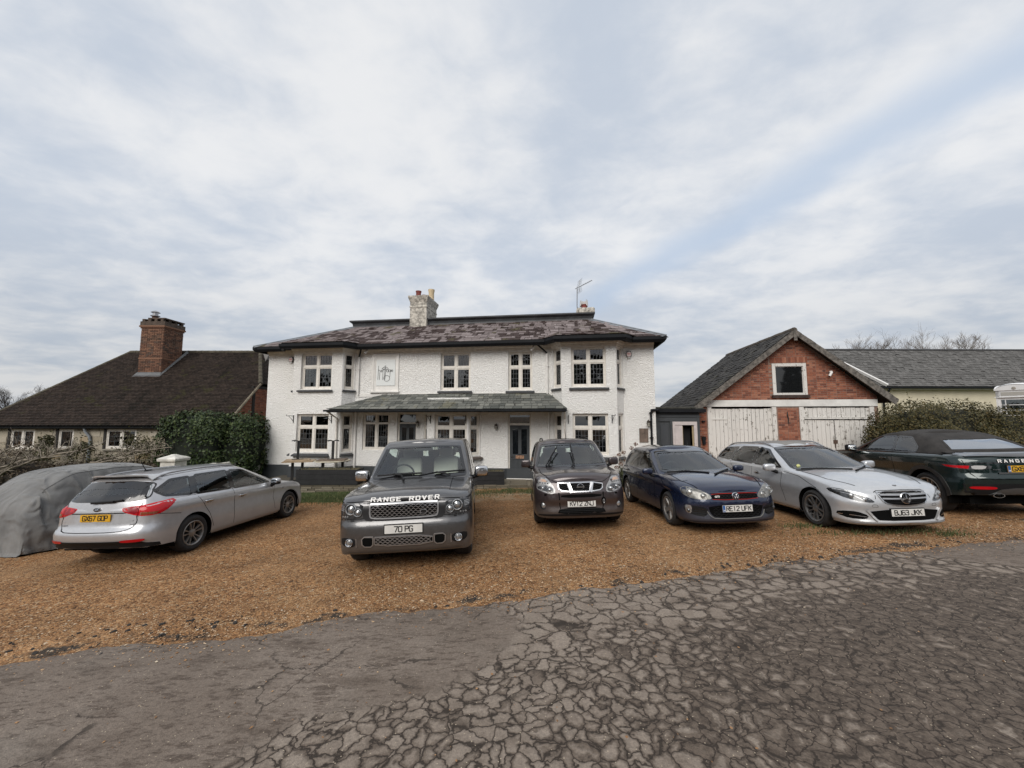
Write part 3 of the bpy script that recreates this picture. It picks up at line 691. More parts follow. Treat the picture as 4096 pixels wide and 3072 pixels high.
# downpipes
mb = MB()
def pipe(b, pts, r=.036, m=0): b.tube(pts, r, 8, m)
pipe(mb, [(-6.30,-.06,4.62),(-6.30,-.06,3.05)]); mb.box((-6.35,-.11,4.10),(-6.25,-.0,4.13)); mb.build('downpipe', WHITE, house, None, 50)
mb = MB(); pipe(mb, [(-6.0,-.45,4.95),(-6.15,-.25,4.76),(-6.30,-.06,4.62)], .034); mb.build('downpipe_swan_neck', BLACK, house, None, 50)
mb = MB(); pipe(mb, [(1.36,-.06,4.60),(1.36,-.06,3.05)]); mb.box((1.31,-.11,4.10),(1.41,-.0,4.13)); mb.build('downpipe', WHITE, house, None, 50)
mb = MB(); pipe(mb, [(.92,-.45,4.95),(1.1,-.28,4.82),(1.36,-.06,4.60)], .034); mb.build('downpipe_swan_neck', BLACK, house, None, 50)
mb = MB(); pipe(mb, [(-6.98,-1.05,2.40),(-6.95,-.85,2.28),(-6.86,-.56,2.12),(-6.86,-.56,.22),(-6.86,-.62,.12)]); [mb.box((-6.91,-.62,z),(-6.81,-.5,z+.04)) for z in (2.0,.4)]; mb.build('downpipe', CREAMW, house, None, 50)
mb = MB(); pipe(mb, [(2.0,-1.05,2.42),(2.0,-.8,2.26),(2.0,-.56,2.1),(2.0,-.56,.0)]); [mb.box((1.95,-.62,z),(2.05,-.5,z+.04)) for z in (2.0,1.2)]; mb.build('downpipe', CREAMW, house, None, 50)
mb = MB(); pipe(mb, [(-6.36,-.05,2.5),(-6.36,-.05,.0)]); mb.build('downpipe', WHITE, house, None, 50)
mb = MB(); pipe(mb, [(1.40,-.05,2.5),(1.40,-.05,.0)]); mb.build('downpipe', WHITE, house, None, 50)
# porch roof between the bays
PE, PT, PZ0, PZ1 = -1.08, 0., 2.44, 3.03
px0, px1, tx0, tx1 = -6.95, 2.05, -5.25, 1.40
mb = MB(); mb.add([(px0,PE,PZ0),(px1,PE,PZ0),(tx1,0,PZ1),(tx0,0,PZ1),(px0,0,PZ0),(px1,0,PZ0)], [(0,1,2,3),(0,3,4),(1,5,2)]); mb.add([(px0,PE,PZ0-.03),(px1,PE,PZ0-.03),(px1,0.0,PZ0-.03),(px0,0.0,PZ0-.03)], [(3,2,1,0)])
prf = mb.build('porch_roof', M_('underfelt', (.03,.03,.03), .9), house)
PSL = slate_mat('porch_slate', (.085,.09,.083), (.235,.235,.21), (.055,.05,.045), (.19,.18,.13), .64, 1.2)
sl_l = math.hypot(PT-PE, PZ1-PZ0); vdir = (0, (PT-PE)/sl_l, (PZ1-PZ0)/sl_l)
cover_pieces(prf, 'slate', [((px0, PE-.05, PZ0-.01), (1,0,0), vdir, [(0,0),(px1-px0,0),(tx1-px0,sl_l+.03),(tx0-px0,sl_l+.03)]),
    ((px1, PE, PZ0), (0,1,0), ((tx1-px1), 0, PZ1-PZ0), [(0,0),(1.08,0),(1.08,.87)])], .27, .205, .020, PSL, 300, world=HM, seed=3, wj=.3)
mb = MB(); mb.box((px0-.08,PE-.13,PZ0-.075), (px1+.03,PE-.03,PZ0-.005)); mb.box((px0,PE-.03,PZ0-.10),(px1,PE+.02,PZ0-.02)); mb.build('porch_gutter', BLACK, house)
mb = MB(); mb.box((px0+.15,PE+.05,PZ0-.05),(px1-.1,-.01,PZ0-.035)); mb.build('porch_ceiling', PLAIN, house)
# main roof
E0, E1, ZE = (-10.72,-.50), (5.62,-.50), 5.03
A, B = (-7.95,2.30,6.43), (3.22,2.30,6.43)
mb = MB(); mb.add([(*E0,ZE),(*E1,ZE),B,A,(-10.72,9.4,ZE),(5.62,9.4,ZE),(-7.95,6.6,6.43),(3.22,6.6,6.43)], [(0,1,2,3),(1,5,7,2),(4,0,3,6),(5,4,6,7),(3,2,7,6)])
roof = mb.build('roof', M_('underfelt', (.03,.03,.03), .9), house)
HSL = slate_mat('house_slate', (.185,.152,.148), (.335,.29,.285), (.042,.027,.024), (.10,.09,.045), .50, .55)
def face(o, p1, p2, poly3):
    o, p1, p2 = Vector(o), Vector(p1), Vector(p2); u = (p1-o).normalized(); n = u.cross(p2-o).normalized(); v = n.cross(u)
    return (o, u, v, [((Vector(q)-o).dot(u), (Vector(q)-o).dot(v)) for q in poly3])
fr_ = face((*E0,ZE), (*E1,ZE), A, [(*E0,ZE),(*E1,ZE),B,A]); rt_ = face((*E1,ZE), (5.62,9.4,ZE), B, [(*E1,ZE),(5.62,9.4,ZE),(3.22,6.6,6.43),B])
# bay roof aprons
def apron(x0, x1, xl, xr):
    b_ = MB(); y0, y1 = -.99, .41; z0, z1 = 5.07, 5.50
    pts = [(x0,y0,z0),(x1,y0,z0),(x1-.1,y1,z1),(x0+.1,y1,z1),(xl,-.47,z0-.01),(xr,-.47,z0-.01)]
    b_.add(pts, [(0,1,2,3),(4,0,3),(1,5,2)]); b_.build('bay_roof', M_('underfelt', (.03,.03,.03), .9), house)
    return [face(pts[0], pts[1], pts[3], pts[:4]), face(pts[4], pts[0], pts[3], [pts[4], pts[0], pts[3]]), face(pts[1], pts[5], pts[2], [pts[1], pts[5], pts[2]])]
ap = apron(-9.05, -6.55, -9.55, -6.05)+apron(1.72, 4.06, 1.2, 4.6)
inbay = lambda p: p.y < .36 and (-9.5 < p.x < -6.1 or 1.25 < p.x < 4.55) and p.z < 5.03+(p.y+.5)*.505+.03 and (-9.2 < p.x < -6.4 or 1.5 < p.x < 4.3)
cover_pieces(roof, 'slate', [fr_, rt_]+ap, .27, .27, .020, HSL, 300, world=HM, seed=5, wj=.4, lift=.5)
mb = MB()
for p, q in (((*E0,ZE), A), ((*E1,ZE), B)):
    p, q = Vector(p), Vector(q); d = (q-p).normalized(); sd_ = d.cross(Vector((0,0,1))).normalized(); n = sd_.cross(d)
    for sgn in (-1, 1):
        o = [p+n*.05, q+n*.05, q+sd_*sgn*.16+n*.0, p+sd_*sgn*.16+n*.0]; o2 = [x-n*.02 for x in o]; mb.add(o+o2, [(0,1,2,3),(7,6,5,4),(0,4,5,1),(1,5,6,2),(2,6,7,3),(3,7,4,0)])
    mb.tube([p+n*.05, q+n*.05], .035, 6); mb.build('hip_flashing', LEAD, roof); mb = MB()
# flat top with its flared black upstand
mb = MB(); rp = [(-7.95,6.6),(-7.95,2.30),(3.22,2.30),(3.22,6.6)]
sweep(mb, rp, [(-.1,6.36),(.06,6.38),(.04,6.52),(.06,6.62),(.16,6.70),(.16,6.76),(-.1,6.76)]); mb.box((-7.9,2.4,6.70),(3.1,6.6,6.75))
mb.build('roof_upstand', M_('black_lead', (.028,.03,.034), .55, var=.4, vs=2, bump=.4, bs=6, bd=.03), roof, fix=True)
mb = MB(); sweep(mb, rp[1:3], [(.06,6.36),(.36,6.26),(.36,6.275),(.06,6.40)]); mb.build('lead_apron', M_('mossy_lead', (.13,.13,.12), .7, var=.4, vs=4), roof, fix=True)
# chimneys
CHM = M_('old_limewash', (.44,.41,.36), .9, var=.55, vs=7, bump=.9, bs=22, bd=.03)
def stack(x0, x1, y0, y1, prof, name):
    b_ = MB(); rows = []
    for (g, z) in prof: rows.append([(x0-g,y0-g,z),(x1+g,y0-g,z),(x1+g,y1+g,z),(x0-g,y1+g,z)])
    b_.grid(rows, closed=True); k = len(b_.v); b_.f.append((k-4,k-3,k-2,k-1)); b_.m.append(0)
    return b_.build(name, CHM, roof)
c1 = stack(-5.06,-4.26,2.05,3.45, [(0,6.2),(0,7.22),(.02,7.26),(.02,7.30),(0,7.34),(.0,7.5),(.06,7.66),(.08,7.74),(.08,7.80)], 'chimney')
mt = M_('terracotta', (.20,.052,.042), .8, var=.25, vs=8); mtc = M_('buff_pot', (.60,.48,.31), .8, var=.15, vs=8)
def pot(par, x, y, z, r, h, mat):
    b_ = MB(); b_.lathe([(r*.95,0),(r*.9,h*.1),(r*.88,h*.75),(r*1.02,h*.85),(r*1.05,h),(r*.85,h),(r*.8,h*.3)], Matrix.Translation((x,y,z)), 16); return b_.build('chimney_pot', mat, par, None, 40)
pot(c1, -4.78, 2.35, 7.79, .13, .33, mt); pot(c1, -4.55, 2.5, 7.79, .12, .17, mt); pot(c1, -4.40, 3.05, 7.79, .15, .62, mtc)
c2 = stack(2.73,3.45,4.05,4.9, [(0,6.2),(0,7.1),(.06,7.22),(.08,7.26),(.08,7.44),(.03,7.52)], 'chimney')
pot(c2, 3.05, 4.4, 7.5, .16, .26, mt)
mb = MB()
for a in range(5):
    if a == 2: continue
    th = a*2*PI/5+.5; M = Matrix.Translation((3.03,4.4,7.72)) @ Matrix.Rotation(th, 4, 'Z') @ Matrix.Translation((0,.17,.12)) @ Matrix.Rotation(.08,4,'X'); mb.obox(M, (.22,.015,.30))
mb.build('chimney_cowl', M_('white_plate', (.7,.68,.65), .5), c2)
# ------------------------------------------------------------------ car builder
def fillet(poly, r=.035):
    out = []; n = len(poly)
    for i in range(n):
        a, b, c = Vector(poly[i-1]), Vector(poly[i]), Vector(poly[(i+1) % n]); d1, d2 = (a-b), (c-b); k = min(r, d1.length*.42, d2.length*.42); p, q = b+d1.normalized()*k, b+d2.normalized()*k
        for t in (0, .33, .67, 1): out.append(tuple(p*(1-t)**2+b*2*t*(1-t)+q*t*t))
    return out
def cr_interp(pts, x):
    """monotone-ish smooth interpolation of (x, z) control points sorted by x"""
    if x <= pts[0][0]: return pts[0][1]
    if x >= pts[-1][0]: return pts[-1][1]
    for i in range(len(pts)-1):
        if pts[i][0] <= x <= pts[i+1][0]:
            x0, y0 = pts[i]; x1, y1 = pts[i+1]; h = x1-x0; t = (x-x0)/h
            def slope(k):
                if k <= 0 or k >= len(pts)-1:
                    return (y1-y0)/h
                a = (pts[k][1]-pts[k-1][1])/(pts[k][0]-pts[k-1][0]); b = (pts[k+1][1]-pts[k][1])/(pts[k+1][0]-pts[k][0])
                return 0 if a*b <= 0 else 2*a*b/(a+b)
            m0, m1 = slope(i), slope(i+1)
            return (2*t**3-3*t*t+1)*y0+(t**3-2*t*t+t)*h*m0+(-2*t**3+3*t*t)*y1+(t**3-t*t)*h*m1
def cat_curve(ctrl, n):
    P = [Vector((*p, 0)) for p in ctrl]; out = []
    for i in range(len(P)-1):
        p0 = P[max(0, i-1)]; p1 = P[i]; p2 = P[i+1]; p3 = P[min(len(P)-1, i+2)]
        for k in range(n):
            t = k/n
            a = ((p1-p0).length+1e-6)**.5; b = ((p2-p1).length+1e-6)**.5; c = ((p3-p2).length+1e-6)**.5
            m1 = (p2-p1) if i == 0 else ((p1-p0)/a-(p2-p0)/(a+b)+(p2-p1)/b)*b
            m2 = (p2-p1) if i == len(P)-2 else ((p2-p1)/b-(p3-p1)/(b+c)+(p3-p2)/c)*b
            q = p1*(2*t**3-3*t*t+1)+m1*(t**3-2*t*t+t)+p2*(-2*t**3+3*t*t)+m2*(t**3-t*t); out.append((q.x, q.y))
    out.append(ctrl[-1]); return out
def chaikin(p, it=2, closed=True):
    for _ in range(it):
        q = []
        n = len(p)
        for i in range(n if closed else n-1):
            a, b = p[i], p[(i+1) % n]; q += [(a[0]*.78+b[0]*.22, a[1]*.78+b[1]*.22), (a[0]*.22+b[0]*.78, a[1]*.22+b[1]*.78)]
        if not closed: q = [p[0]]+q+[p[-1]]
        p = q
    return p
def in_poly(p, poly):
    x, y = p; c = False; n = len(poly)
    for i in range(n):
        (x0, y0), (x1, y1) = poly[i], poly[i-1]
        if (y0 > y) != (y1 > y) and x < (x1-x0)*(y-y0)/(y1-y0)+x0: c = not c
    return c
def inset(poly, d):
    n = len(poly); ar = sum(poly[i-1][0]*poly[i][1]-poly[i][0]*poly[i-1][1] for i in range(n)); sg = 1 if ar > 0 else -1; out = []
    for i in range(n):
        a, b, c = Vector(poly[i-1]), Vector(poly[i]), Vector(poly[(i+1) % n])
        d1 = (b-a); d2 = (c-b)
        if d1.length < 1e-9 or d2.length < 1e-9: out.append(tuple(b)); continue
        d1.normalize(); d2.normalize(); n1 = Vector((-d1.y, d1.x))*sg; n2 = Vector((-d2.y, d2.x))*sg; m = n1+n2
        if m.length < 1e-6: m = n1
        m.normalize(); out.append(tuple(b+m*(d/max(.35, m.dot(n1)))))
    return out
PAINT = {}
def car_paint(name, col, metal=.5, rough=.32, dirt=(.10,.085,.07), flake=.15, dirtk=.5):
    m, t, b = new_mat(name); co = obj_co(t); sx_ = N(t, 'ShaderNodeSeparateXYZ'); t.links.new(co, sx_.inputs[0])
    n = noise_n(t, co, 3.5, 6, .65); f = noise_n(t, co, 14, 5, .7)
    k = math_n(t, 'ADD', maprange(t, sx_.outputs[2], .25, .75, .75, 0.), math_n(t, 'MULTIPLY', math_n(t, 'SUBTRACT', n, .5), .55))
    k = math_n(t, 'MULTIPLY', maprange(t, k, .25, .8), dirtk)
    base = mixc(t, maprange(t, f, .3, .7), tuple(q*(1-flake*.5) for q in col), tuple(q*(1+flake*.3) for q in col))
    t.links.new(mixc(t, k, base, dirt), b.inputs['Base Color'])
    mm = math_n(t, 'MULTIPLY', math_n(t, 'SUBTRACT', 1., k), metal); t.links.new(mm, b.inputs['Metallic'])
    t.links.new(math_n(t, 'ADD', rough, math_n(t, 'MULTIPLY', k, .4)), b.inputs['Roughness'])
    t.links.new(math_n(t, 'MULTIPLY', math_n(t, 'SUBTRACT', 1., k), .9), b.inputs['Coat Weight']); b.inputs['Coat Roughness'].default_value = .04
    return m
TYRE = M_('tyre_rubber', (.018,.017,.017), .85, var=.35, vs=9, bump=.2, bs=60)
TRIM = M_('black_trim', (.009,.009,.010), .6, var=.25, vs=6, spec=.25)
GLOSSB = M_('black_piano', (.008,.008,.009), .12, coat=.6)
CHROME = M_('chrome', (.60,.60,.61), .16, 1.)
SATIN = M_('satin_silver', (.40,.40,.41), .35, .8, var=.1, vs=10)
RIMM = M_('alloy_rim', (.27,.26,.25), .42, .7, var=.25, vs=8)
REDL = M_('red_lamp', (.46,.004,.010), .2, coat=.25, spec=.3)
DKRED = M_('dark_red_lamp', (.22,.004,.010), .2, coat=.25, spec=.3)
AMBER = M_('amber_lamp', (.40,.10,.012), .15, coat=1.)
LAMPDK = M_('lamp_housing', (.05,.052,.055), .15, .5, coat=.8, var=.4, vs=14)
LAMPCL = M_('lamp_clear', (.34,.345,.35), .16, .6, coat=.6, var=.5, vs=22)
YPLATE = M_('yellow_plate', (.62,.34,.015), .5, var=.06, vs=10); WPLATE = M_('white_plate_film', (.62,.61,.58), .5, var=.06, vs=10)
PLBLUE = M_('plate_blue', (.02,.10,.30), .5); PLTXT = M_('plate_black', (.008,.008,.008), .5)
SEATDK = M_('seat_dark', (.035,.035,.037), .8, bump=.2); SEATCR = M_('seat_cream', (.74,.69,.61), .6, var=.06, bump=.1); DASH = M_('dashboard', (.022,.022,.023), .7)
SEATGR = M_('seat_grey', (.12,.12,.125), .8, bump=.2)
CGLASS = glass_mat('car_glass', (.86,.95,.92), .93); DGLASS = glass_mat('privacy_glass', (.6,.65,.65), .38)
UNDER = M_('underbody', (.004,.004,.004), .9, spec=.08)
def rbox(mb, M, size, e=.35, n=10, mi=0):
    """rounded box as a superquadric"""
    def sp(c, p): return math.copysign(abs(c)**p, c)
    rows = []
    for j in range(n+1):
        ph = -PI/2+PI*j/n; rows.append([M @ Vector((size[0]/2*sp(math.cos(ph), e)*sp(math.cos(th), e), size[1]/2*sp(math.cos(ph), e)*sp(math.sin(th), e), size[2]/2*sp(math.sin(ph), e))) for th in [2*PI*i/(2*n) for i in range(2*n)]])
    mb.grid(rows, mi, True)
class Car: pass
def build_car(S):
    c = Car(); c.S = S; hwb = S['WB']/2; R = S['R']; Ra = R+S.get('arch', .055); paint = S['paint']
    root = thing(S['name'], S['label'], 'car', S['M']); c.root = root
    # stations round the plan outline, front centre to rear centre, left side
    dense = cat_curve(S['plan'], 60); xs_st = []
    zs_ = lambda x: cr_interp(S['sill'], x)
    arch = []
    for xw in (hwb, -hwb):
        zs0 = zs_(xw); ph0 = math.asin(max(-.9, min(.9, (zs0-R)/Ra)))
        arch.append((xw, ph0))
    def plan_at(i): return dense[i]
    n_f = next(i for i, p in enumerate(dense) if p[0] < hwb+Ra+.03); n_r = next(i for i, p in enumerate(dense) if p[0] < -hwb-Ra-.03)
    st = []                                                  # (x, y, nx, ny, zlow)
    def add(x, y, nx, ny, zl=None): st.append((x, y, nx, ny, zs_(x) if zl is None else zl))
    def nrm(i):
        a, b = dense[max(0, i-1)], dense[min(len(dense)-1, i+1)]; dx, dy = b[0]-a[0], b[1]-a[1]; l = math.hypot(dx, dy); return (dy/l*1., -dx/l) if l else (1, 0)
    def y_at(x):
        for i in range(n_f-2 if n_f > 2 else 0, len(dense)-1):
            if dense[i][0] >= x >= dense[i+1][0]:
                t = (dense[i][0]-x)/(dense[i][0]-dense[i+1][0]+1e-9); nx, ny = nrm(i); return dense[i][1]+(dense[i+1][1]-dense[i][1])*t, nx, ny
        return dense[n_f][1], 0, 1
    def resample(i0, i1, step):
        out = [i0]; acc = 0
        for i in range(i0+1, i1+1):
            acc += math.hypot(dense[i][0]-dense[i-1][0], dense[i][1]-dense[i-1][1])
            if acc >= step: out.append(i); acc = 0
        return out
    for i in resample(0, n_f-1, .05): add(*dense[i], *nrm(i))
    for k, (xw, ph0) in enumerate(arch):
        y, nx, ny = y_at(xw+Ra*math.cos(ph0)+.004); add(xw+Ra*math.cos(ph0)+.004, y, nx, ny)
        for q in range(25):
            ph = ph0+(PI-2*ph0)*q/24; x = xw+Ra*math.cos(ph); y, nx, ny = y_at(x); add(x, y, nx, ny, R+Ra*math.sin(ph))
        x = xw-Ra*math.cos(ph0)-.004; y, nx, ny = y_at(x); add(x, y, nx, ny)
        if k == 0:
            x0, x1 = x-.02, -hwb+Ra*math.cos(arch[1][1])+.03; m = int((x0-x1)/.06)
            for q in range(m+1): x = x0+(x1-x0)*q/m; y, nx, ny = y_at(x); add(x, y, nx, ny)
    for i in resample(n_r, len(dense)-1, .05): add(*dense[i], *nrm(i))
    if abs(st[-1][1]) > 1e-6: add(*dense[-1], -1, 0)
    ztop = lambda x: cr_interp(S['top'], x)
    NL = 22; rings = [[] for _ in range(NL+1)]; rr = S.get('round', .05)
    for (x, y, nx, ny, zl) in st:
        zt = ztop(x); ends = S['front'] if nx > 0 else S['rear']
        for j in range(NL+1):
            v = j/NL; v = v+.35*(v*v*(3-2*v)-v); z = zl+(zt-zl)*v
            zn = (z-.2)/(zt-.2)
            ins = nx*nx*cr_interp(ends, z)+ny*ny*cr_interp(S['side'], zn)
            dt = zt-z
            if dt < rr: ins += rr*.75*(1-math.sqrt(max(0, 1-(1-dt/rr)**2)))
            rings[j].append((x-nx*ins, max(0, y-ny*ins), z))
    mb = MB(); n = len(st)
    full = [[Vector(p) for p in r]+[Vector((p[0], -p[1], p[2])) for p in r[-2:0:-1]] for r in rings]
    mb.grid(full, 0, True)
    top = rings[-1]; MR = 16; rows = []; crown = S.get('crown', .05); hz = S.get('hood')
    for (x, y, z) in top:
        row = []
        for k in range(MR+1):
            s = 1-2*k/MR; yy = y*s; cz = crown*min(1, y/.5)*(1-s*s)
            row.append((x, yy, z+cz+(hz(x, yy) if hz else 0)*(1-s**6)))
        rows.append(row)
    mb.grid(rows)
    lower_v, lower_f = list(mb.v), list(mb.f)
    # cabin
    C = S['cabin']; cab = MB(); NV = 26; lv = []
    def cab_ring(v):
        w = C['wb']+(C['wr']-C['wb'])*v+C.get('bulge', .03)*math.sin(PI*min(1, v))*.6
        xf_ = cr_interp(C['xf'], v); xr_ = cr_interp(C['xr'], v)
        e = 0
        if v > .84: e = C.get('rnd', .09)*(1-math.sqrt(max(0, 1-((v-.84)/.16)**2)))
        w -= e; xf_ -= e*.9; xr_ += e*.9
        fb, rb = C.get('bow', .16), C.get('rbow', .10); tw = C.get('taper', .94)
        ctrl = [(xf_,0),(xf_-fb*.28,w*.48),(xf_-fb*.8,w*.82),(xf_-fb*1.1,w*.92),(xf_-fb*1.35-.07,w*.985),((xf_*.55+xr_*.45),w),(xr_+rb+.35,w*(tw+.035)),(xr_+rb+.12,w*tw),(xr_+rb*.75+.02,w*tw*.93),(xr_+rb*.35,w*tw*.6),(xr_,0)]
        return cat_curve(ctrl, 11)
    topring = cab_ring(1.); zb = C['zb']
    for j in range(NV+1):
        v = j/NV; v = 1-(1-v)**1.25; ring = cab_ring(v); row = []
        for i, (x, y) in enumerate(ring):
            zr = cr_interp(C['roof'], topring[i][0]); row.append((x, y, zb+(zr-zb)*v))
        lv.append(row)
    fullc = [[Vector(p) for p in r]+[Vector((p[0], -p[1], p[2])) for p in r[-2:0:-1]] for r in lv]
    cab.grid(fullc, 0, True); rows = []
    for (x, y, z) in lv[-1]:
        rows.append([(x, y*(1-2*k/MR), z+C.get('crown', .05)*min(1, y/.35)*(1-(1-2*k/MR)**2)) for k in range(MR+1)])
    cab.grid(rows)
    allv = lower_v+[tuple(v) for v in cab.v]; allf = lower_f+[tuple(i+len(lower_v) for i in f) for f in cab.f]
    c.bvh = BVHTree.FromPolygons([Vector(v) for v in allv], allf); c.cbvh = BVHTree.FromPolygons([Vector(v) for v in cab.v], cab.f)
    DIRS = {'F': (Vector((6,0,0)), Vector((-1,0,0)), lambda a, b: Vector((0,a,b))), 'B': (Vector((-6,0,0)), Vector((1,0,0)), lambda a, b: Vector((0,a,b))),
            'L': (Vector((0,4,0)), Vector((0,-1,0)), lambda a, b: Vector((a,0,b))), 'R': (Vector((0,-4,0)), Vector((0,1,0)), lambda a, b: Vector((a,0,b))), 'T': (Vector((0,0,5)), Vector((0,0,-1)), lambda a, b: Vector((a,b,0)))}
    arcF = [0.]
    for i in range(1, len(dense)): arcF.append(arcF[-1]+math.hypot(dense[i][0]-dense[i-1][0], dense[i][1]-dense[i-1][1]))
    def wrap(view, a):
        s = abs(a) if view == 'PF' else arcF[-1]-abs(a); sg = 1 if a >= 0 else -1; i = max(1, min(len(arcF)-1, int(np.searchsorted(arcF, s)))); k = (s-arcF[i-1])/max(1e-9, arcF[i]-arcF[i-1])
        i0, i1 = max(0, i-14), min(len(dense)-1, i+14); nx, ny = dense[i0][1]*-1+dense[i1][1], dense[i0][0]-dense[i1][0]; l = math.hypot(nx, ny) or 1
        if i0 == 0: ny *= min(1, s/.1)
        x, y = dense[i-1][0]+(dense[i][0]-dense[i-1][0])*k, dense[i-1][1]+(dense[i][1]-dense[i-1][1])*k; d = Vector((-nx/l, -ny/l*sg, 0)).normalized(); return Vector((x, y*sg, 0)), d
    def vdir(view, a=0.): return wrap(view, a)[1] if view in ('PF', 'PB') else DIRS[view][1]
    def proj(view, a, b, off=0., bv=None):
        if view in ('PF', 'PB'):
            q, d = wrap(view, a); o_ = q-d*.6+Vector((0,0,b)); p, nn, *_ = (bv or c.bvh).ray_cast(o_, d)
            if p is None: p, nn, *_ = (bv or c.bvh).find_nearest(q+Vector((0,0,b)))
            if nn.dot(d) > 0: nn = -nn
            return p+nn*off, nn
        o, d, f = DIRS[view]; p, nn, *_ = (bv or c.bvh).ray_cast(o+f(a, b), d)
        if p is None:
            q = f(a, b); p, nn, *_ = (bv or c.bvh).find_nearest(q+(-d)*.9)
        if nn.dot(d) > 0: nn = -nn
        return p+nn*off, nn
    c.proj = proj
    def panel(name, poly, view, off, mat, parent=None, thick=.012, maxlen=.07, bv=None, hole=None, smooth=50, flat=None):
        bm = bmesh.new(); ok = poly
        if hole:
            k = len(poly); vs = [bm.verts.new((*p, 0)) for p in poly]+[bm.verts.new((*p, 0)) for p in hole]
            for i in range(k): bm.faces.new((vs[i], vs[(i+1) % k], vs[k+(i+1) % k], vs[k+i]))
        else:
            bm.faces.new([bm.verts.new((*p, 0)) for p in ok]); bmesh.ops.triangulate(bm, faces=bm.faces)
        for _ in range(4):
            L = [e for e in bm.edges if e.calc_length() > maxlen]
            if not L: break
            bmesh.ops.subdivide_edges(bm, edges=L, cuts=1); bmesh.ops.triangulate(bm, faces=[f for f in bm.faces if len(f.verts) > 4])
        bound = [e for e in bm.edges if e.is_boundary]
        for v in bm.verts: v.co, v.normal = (lambda q: (q[0], q[1]))(proj(view, v.co.x, v.co.y, off, bv))
        cx_ = sum(p[0] for p in poly)/len(poly); dd = vdir(view, cx_)
        ext = bmesh.ops.extrude_edge_only(bm, edges=bound)['geom']
        for v in [g for g in ext if isinstance(g, bmesh.types.BMVert)]: v.co += dd*thick
        bmesh.ops.recalc_face_normals(bm, faces=bm.faces)
        # make sure it faces outwards
        if sum(f.normal.dot(dd)*f.calc_area() for f in bm.faces) > 0: bmesh.ops.reverse_faces(bm, faces=bm.faces)
        me = bpy.data.meshes.new(name); bm.to_mesh(me); bm.free(); me.materials.append(mat); me.polygons.foreach_set('use_smooth', [True]*len(me.polygons)); me.set_sharp_from_angle(angle=math.radians(smooth))
        return link(name, me, parent or root)
    c.panel = panel
    def seam(name, pts, view, w=.008, mat=None, off=.0015, parent=None, step=.05, smooth=True, thick=0):
        q = []
        for a, b in zip(pts, pts[1:]):
            m = max(1, int(math.hypot(b[0]-a[0], b[1]-a[1])/step)); q += [(a[0]+(b[0]-a[0])*i/m, a[1]+(b[1]-a[1])*i/m) for i in range(m)]
        q.append(pts[-1]); s = MB(); rows = []
        for i, p in enumerate(q):
            a, b = q[max(0, i-1)], q[min(len(q)-1, i+1)]; dx, dy = b[0]-a[0], b[1]-a[1]; l = math.hypot(dx, dy) or 1; px, py = -dy/l*w/2, dx/l*w/2
            p1, n1 = proj(view, p[0]+px, p[1]+py, off); p2, n2 = proj(view, p[0]-px, p[1]-py, off)
            if thick: rows.append([p1-n1*thick, p1+n1*thick, p2+n2*thick, p2-n2*thick])
            else: rows.append([p1, p2])
        if thick: s.grid(rows)
        else: s.grid(rows)
        return s.build(name, mat or UNDER, parent or root, fix=False)
    c.seam = seam
    # windows: cut holes in the cabin skin, then glass panes behind black frames
    bm = bmesh.new(); vs = [bm.verts.new(v) for v in cab.v]; bm.faces.ensure_lookup_table()
    for f in cab.f:
        try: bm.faces.new([vs[i] for i in f])
        except ValueError: pass
    bmesh.ops.remove_doubles(bm, verts=bm.verts, dist=.0005); bmesh.ops.recalc_face_normals(bm, faces=bm.faces)
    if sum(f.normal.z*f.calc_area() for f in bm.faces if f.calc_center_median().z > C['roof'][0][1]-.02) < 0: bmesh.ops.reverse_faces(bm, faces=bm.faces)
    kill = set(); wlist = []
    for w in S['windows']:
        p = fillet(w['poly'], w.get('r', .045))
        views = [w['view']] if w['view'] in 'FB' else ['L', 'R']
        for vw in views: wlist.append((w, p, vw))
    for w, p, vw in wlist:
        d = DIRS[vw][1]; hp = inset(p, .024)
        for f in bm.faces:
            ce = f.calc_center_median(); q = (ce.y, ce.z) if vw in 'FB' else (ce.x, ce.z)
            if f.normal.dot(d) < (-.03 if vw in 'FB' else -.12) and in_poly(q, hp): kill.add(f)
    bmesh.ops.delete(bm, geom=list(kill), context='FACES')
    me = bpy.data.meshes.new('cabin'); bm.to_mesh(me); bm.free(); me.materials.append(S.get('roofpaint', paint)); me.polygons.foreach_set('use_smooth', [True]*len(me.polygons)); me.set_sharp_from_angle(angle=math.radians(42))
    c.cabin = link('cabin', me, root)
    lb = MB(); lb.v = lower_v; lb.f = lower_f; lb.m = [0]*len(lower_f)
    me = lb.mesh('body', paint); bm = bmesh.new(); bm.from_mesh(me); bmesh.ops.remove_doubles(bm, verts=bm.verts, dist=.0004); bmesh.ops.recalc_face_normals(bm, faces=bm.faces)
    # under the cabin the tub is open so that seats show through the glass
    o = [f for f in bm.faces if f.normal.z > .7 and in_poly((f.calc_center_median().x, f.calc_center_median().y), [(C['xf'][0][1]-.36,-C['wb']+.07),(C['xf'][0][1]-.36,C['wb']-.07),(C['xr'][0][1]+.06,C['wb']-.07),(C['xr'][0][1]+.06,-C['wb']+.07)])]
    if sum(f.normal.z*f.calc_area() for f in bm.faces if f.calc_center_median().z > .8) < 0: bmesh.ops.reverse_faces(bm, faces=bm.faces); o = [f for f in bm.faces if f.normal.z > .7 and abs(f.calc_center_median().y) < C['wb']-.07 and C['xr'][0][1]+.06 < f.calc_center_median().x < C['xf'][0][1]-.36]
    bmesh.ops.delete(bm, geom=o, context='FACES'); bm.to_mesh(me); bm.free()
    me.polygons.foreach_set('use_smooth', [True]*len(me.polygons)); me.set_sharp_from_angle(angle=math.radians(42))
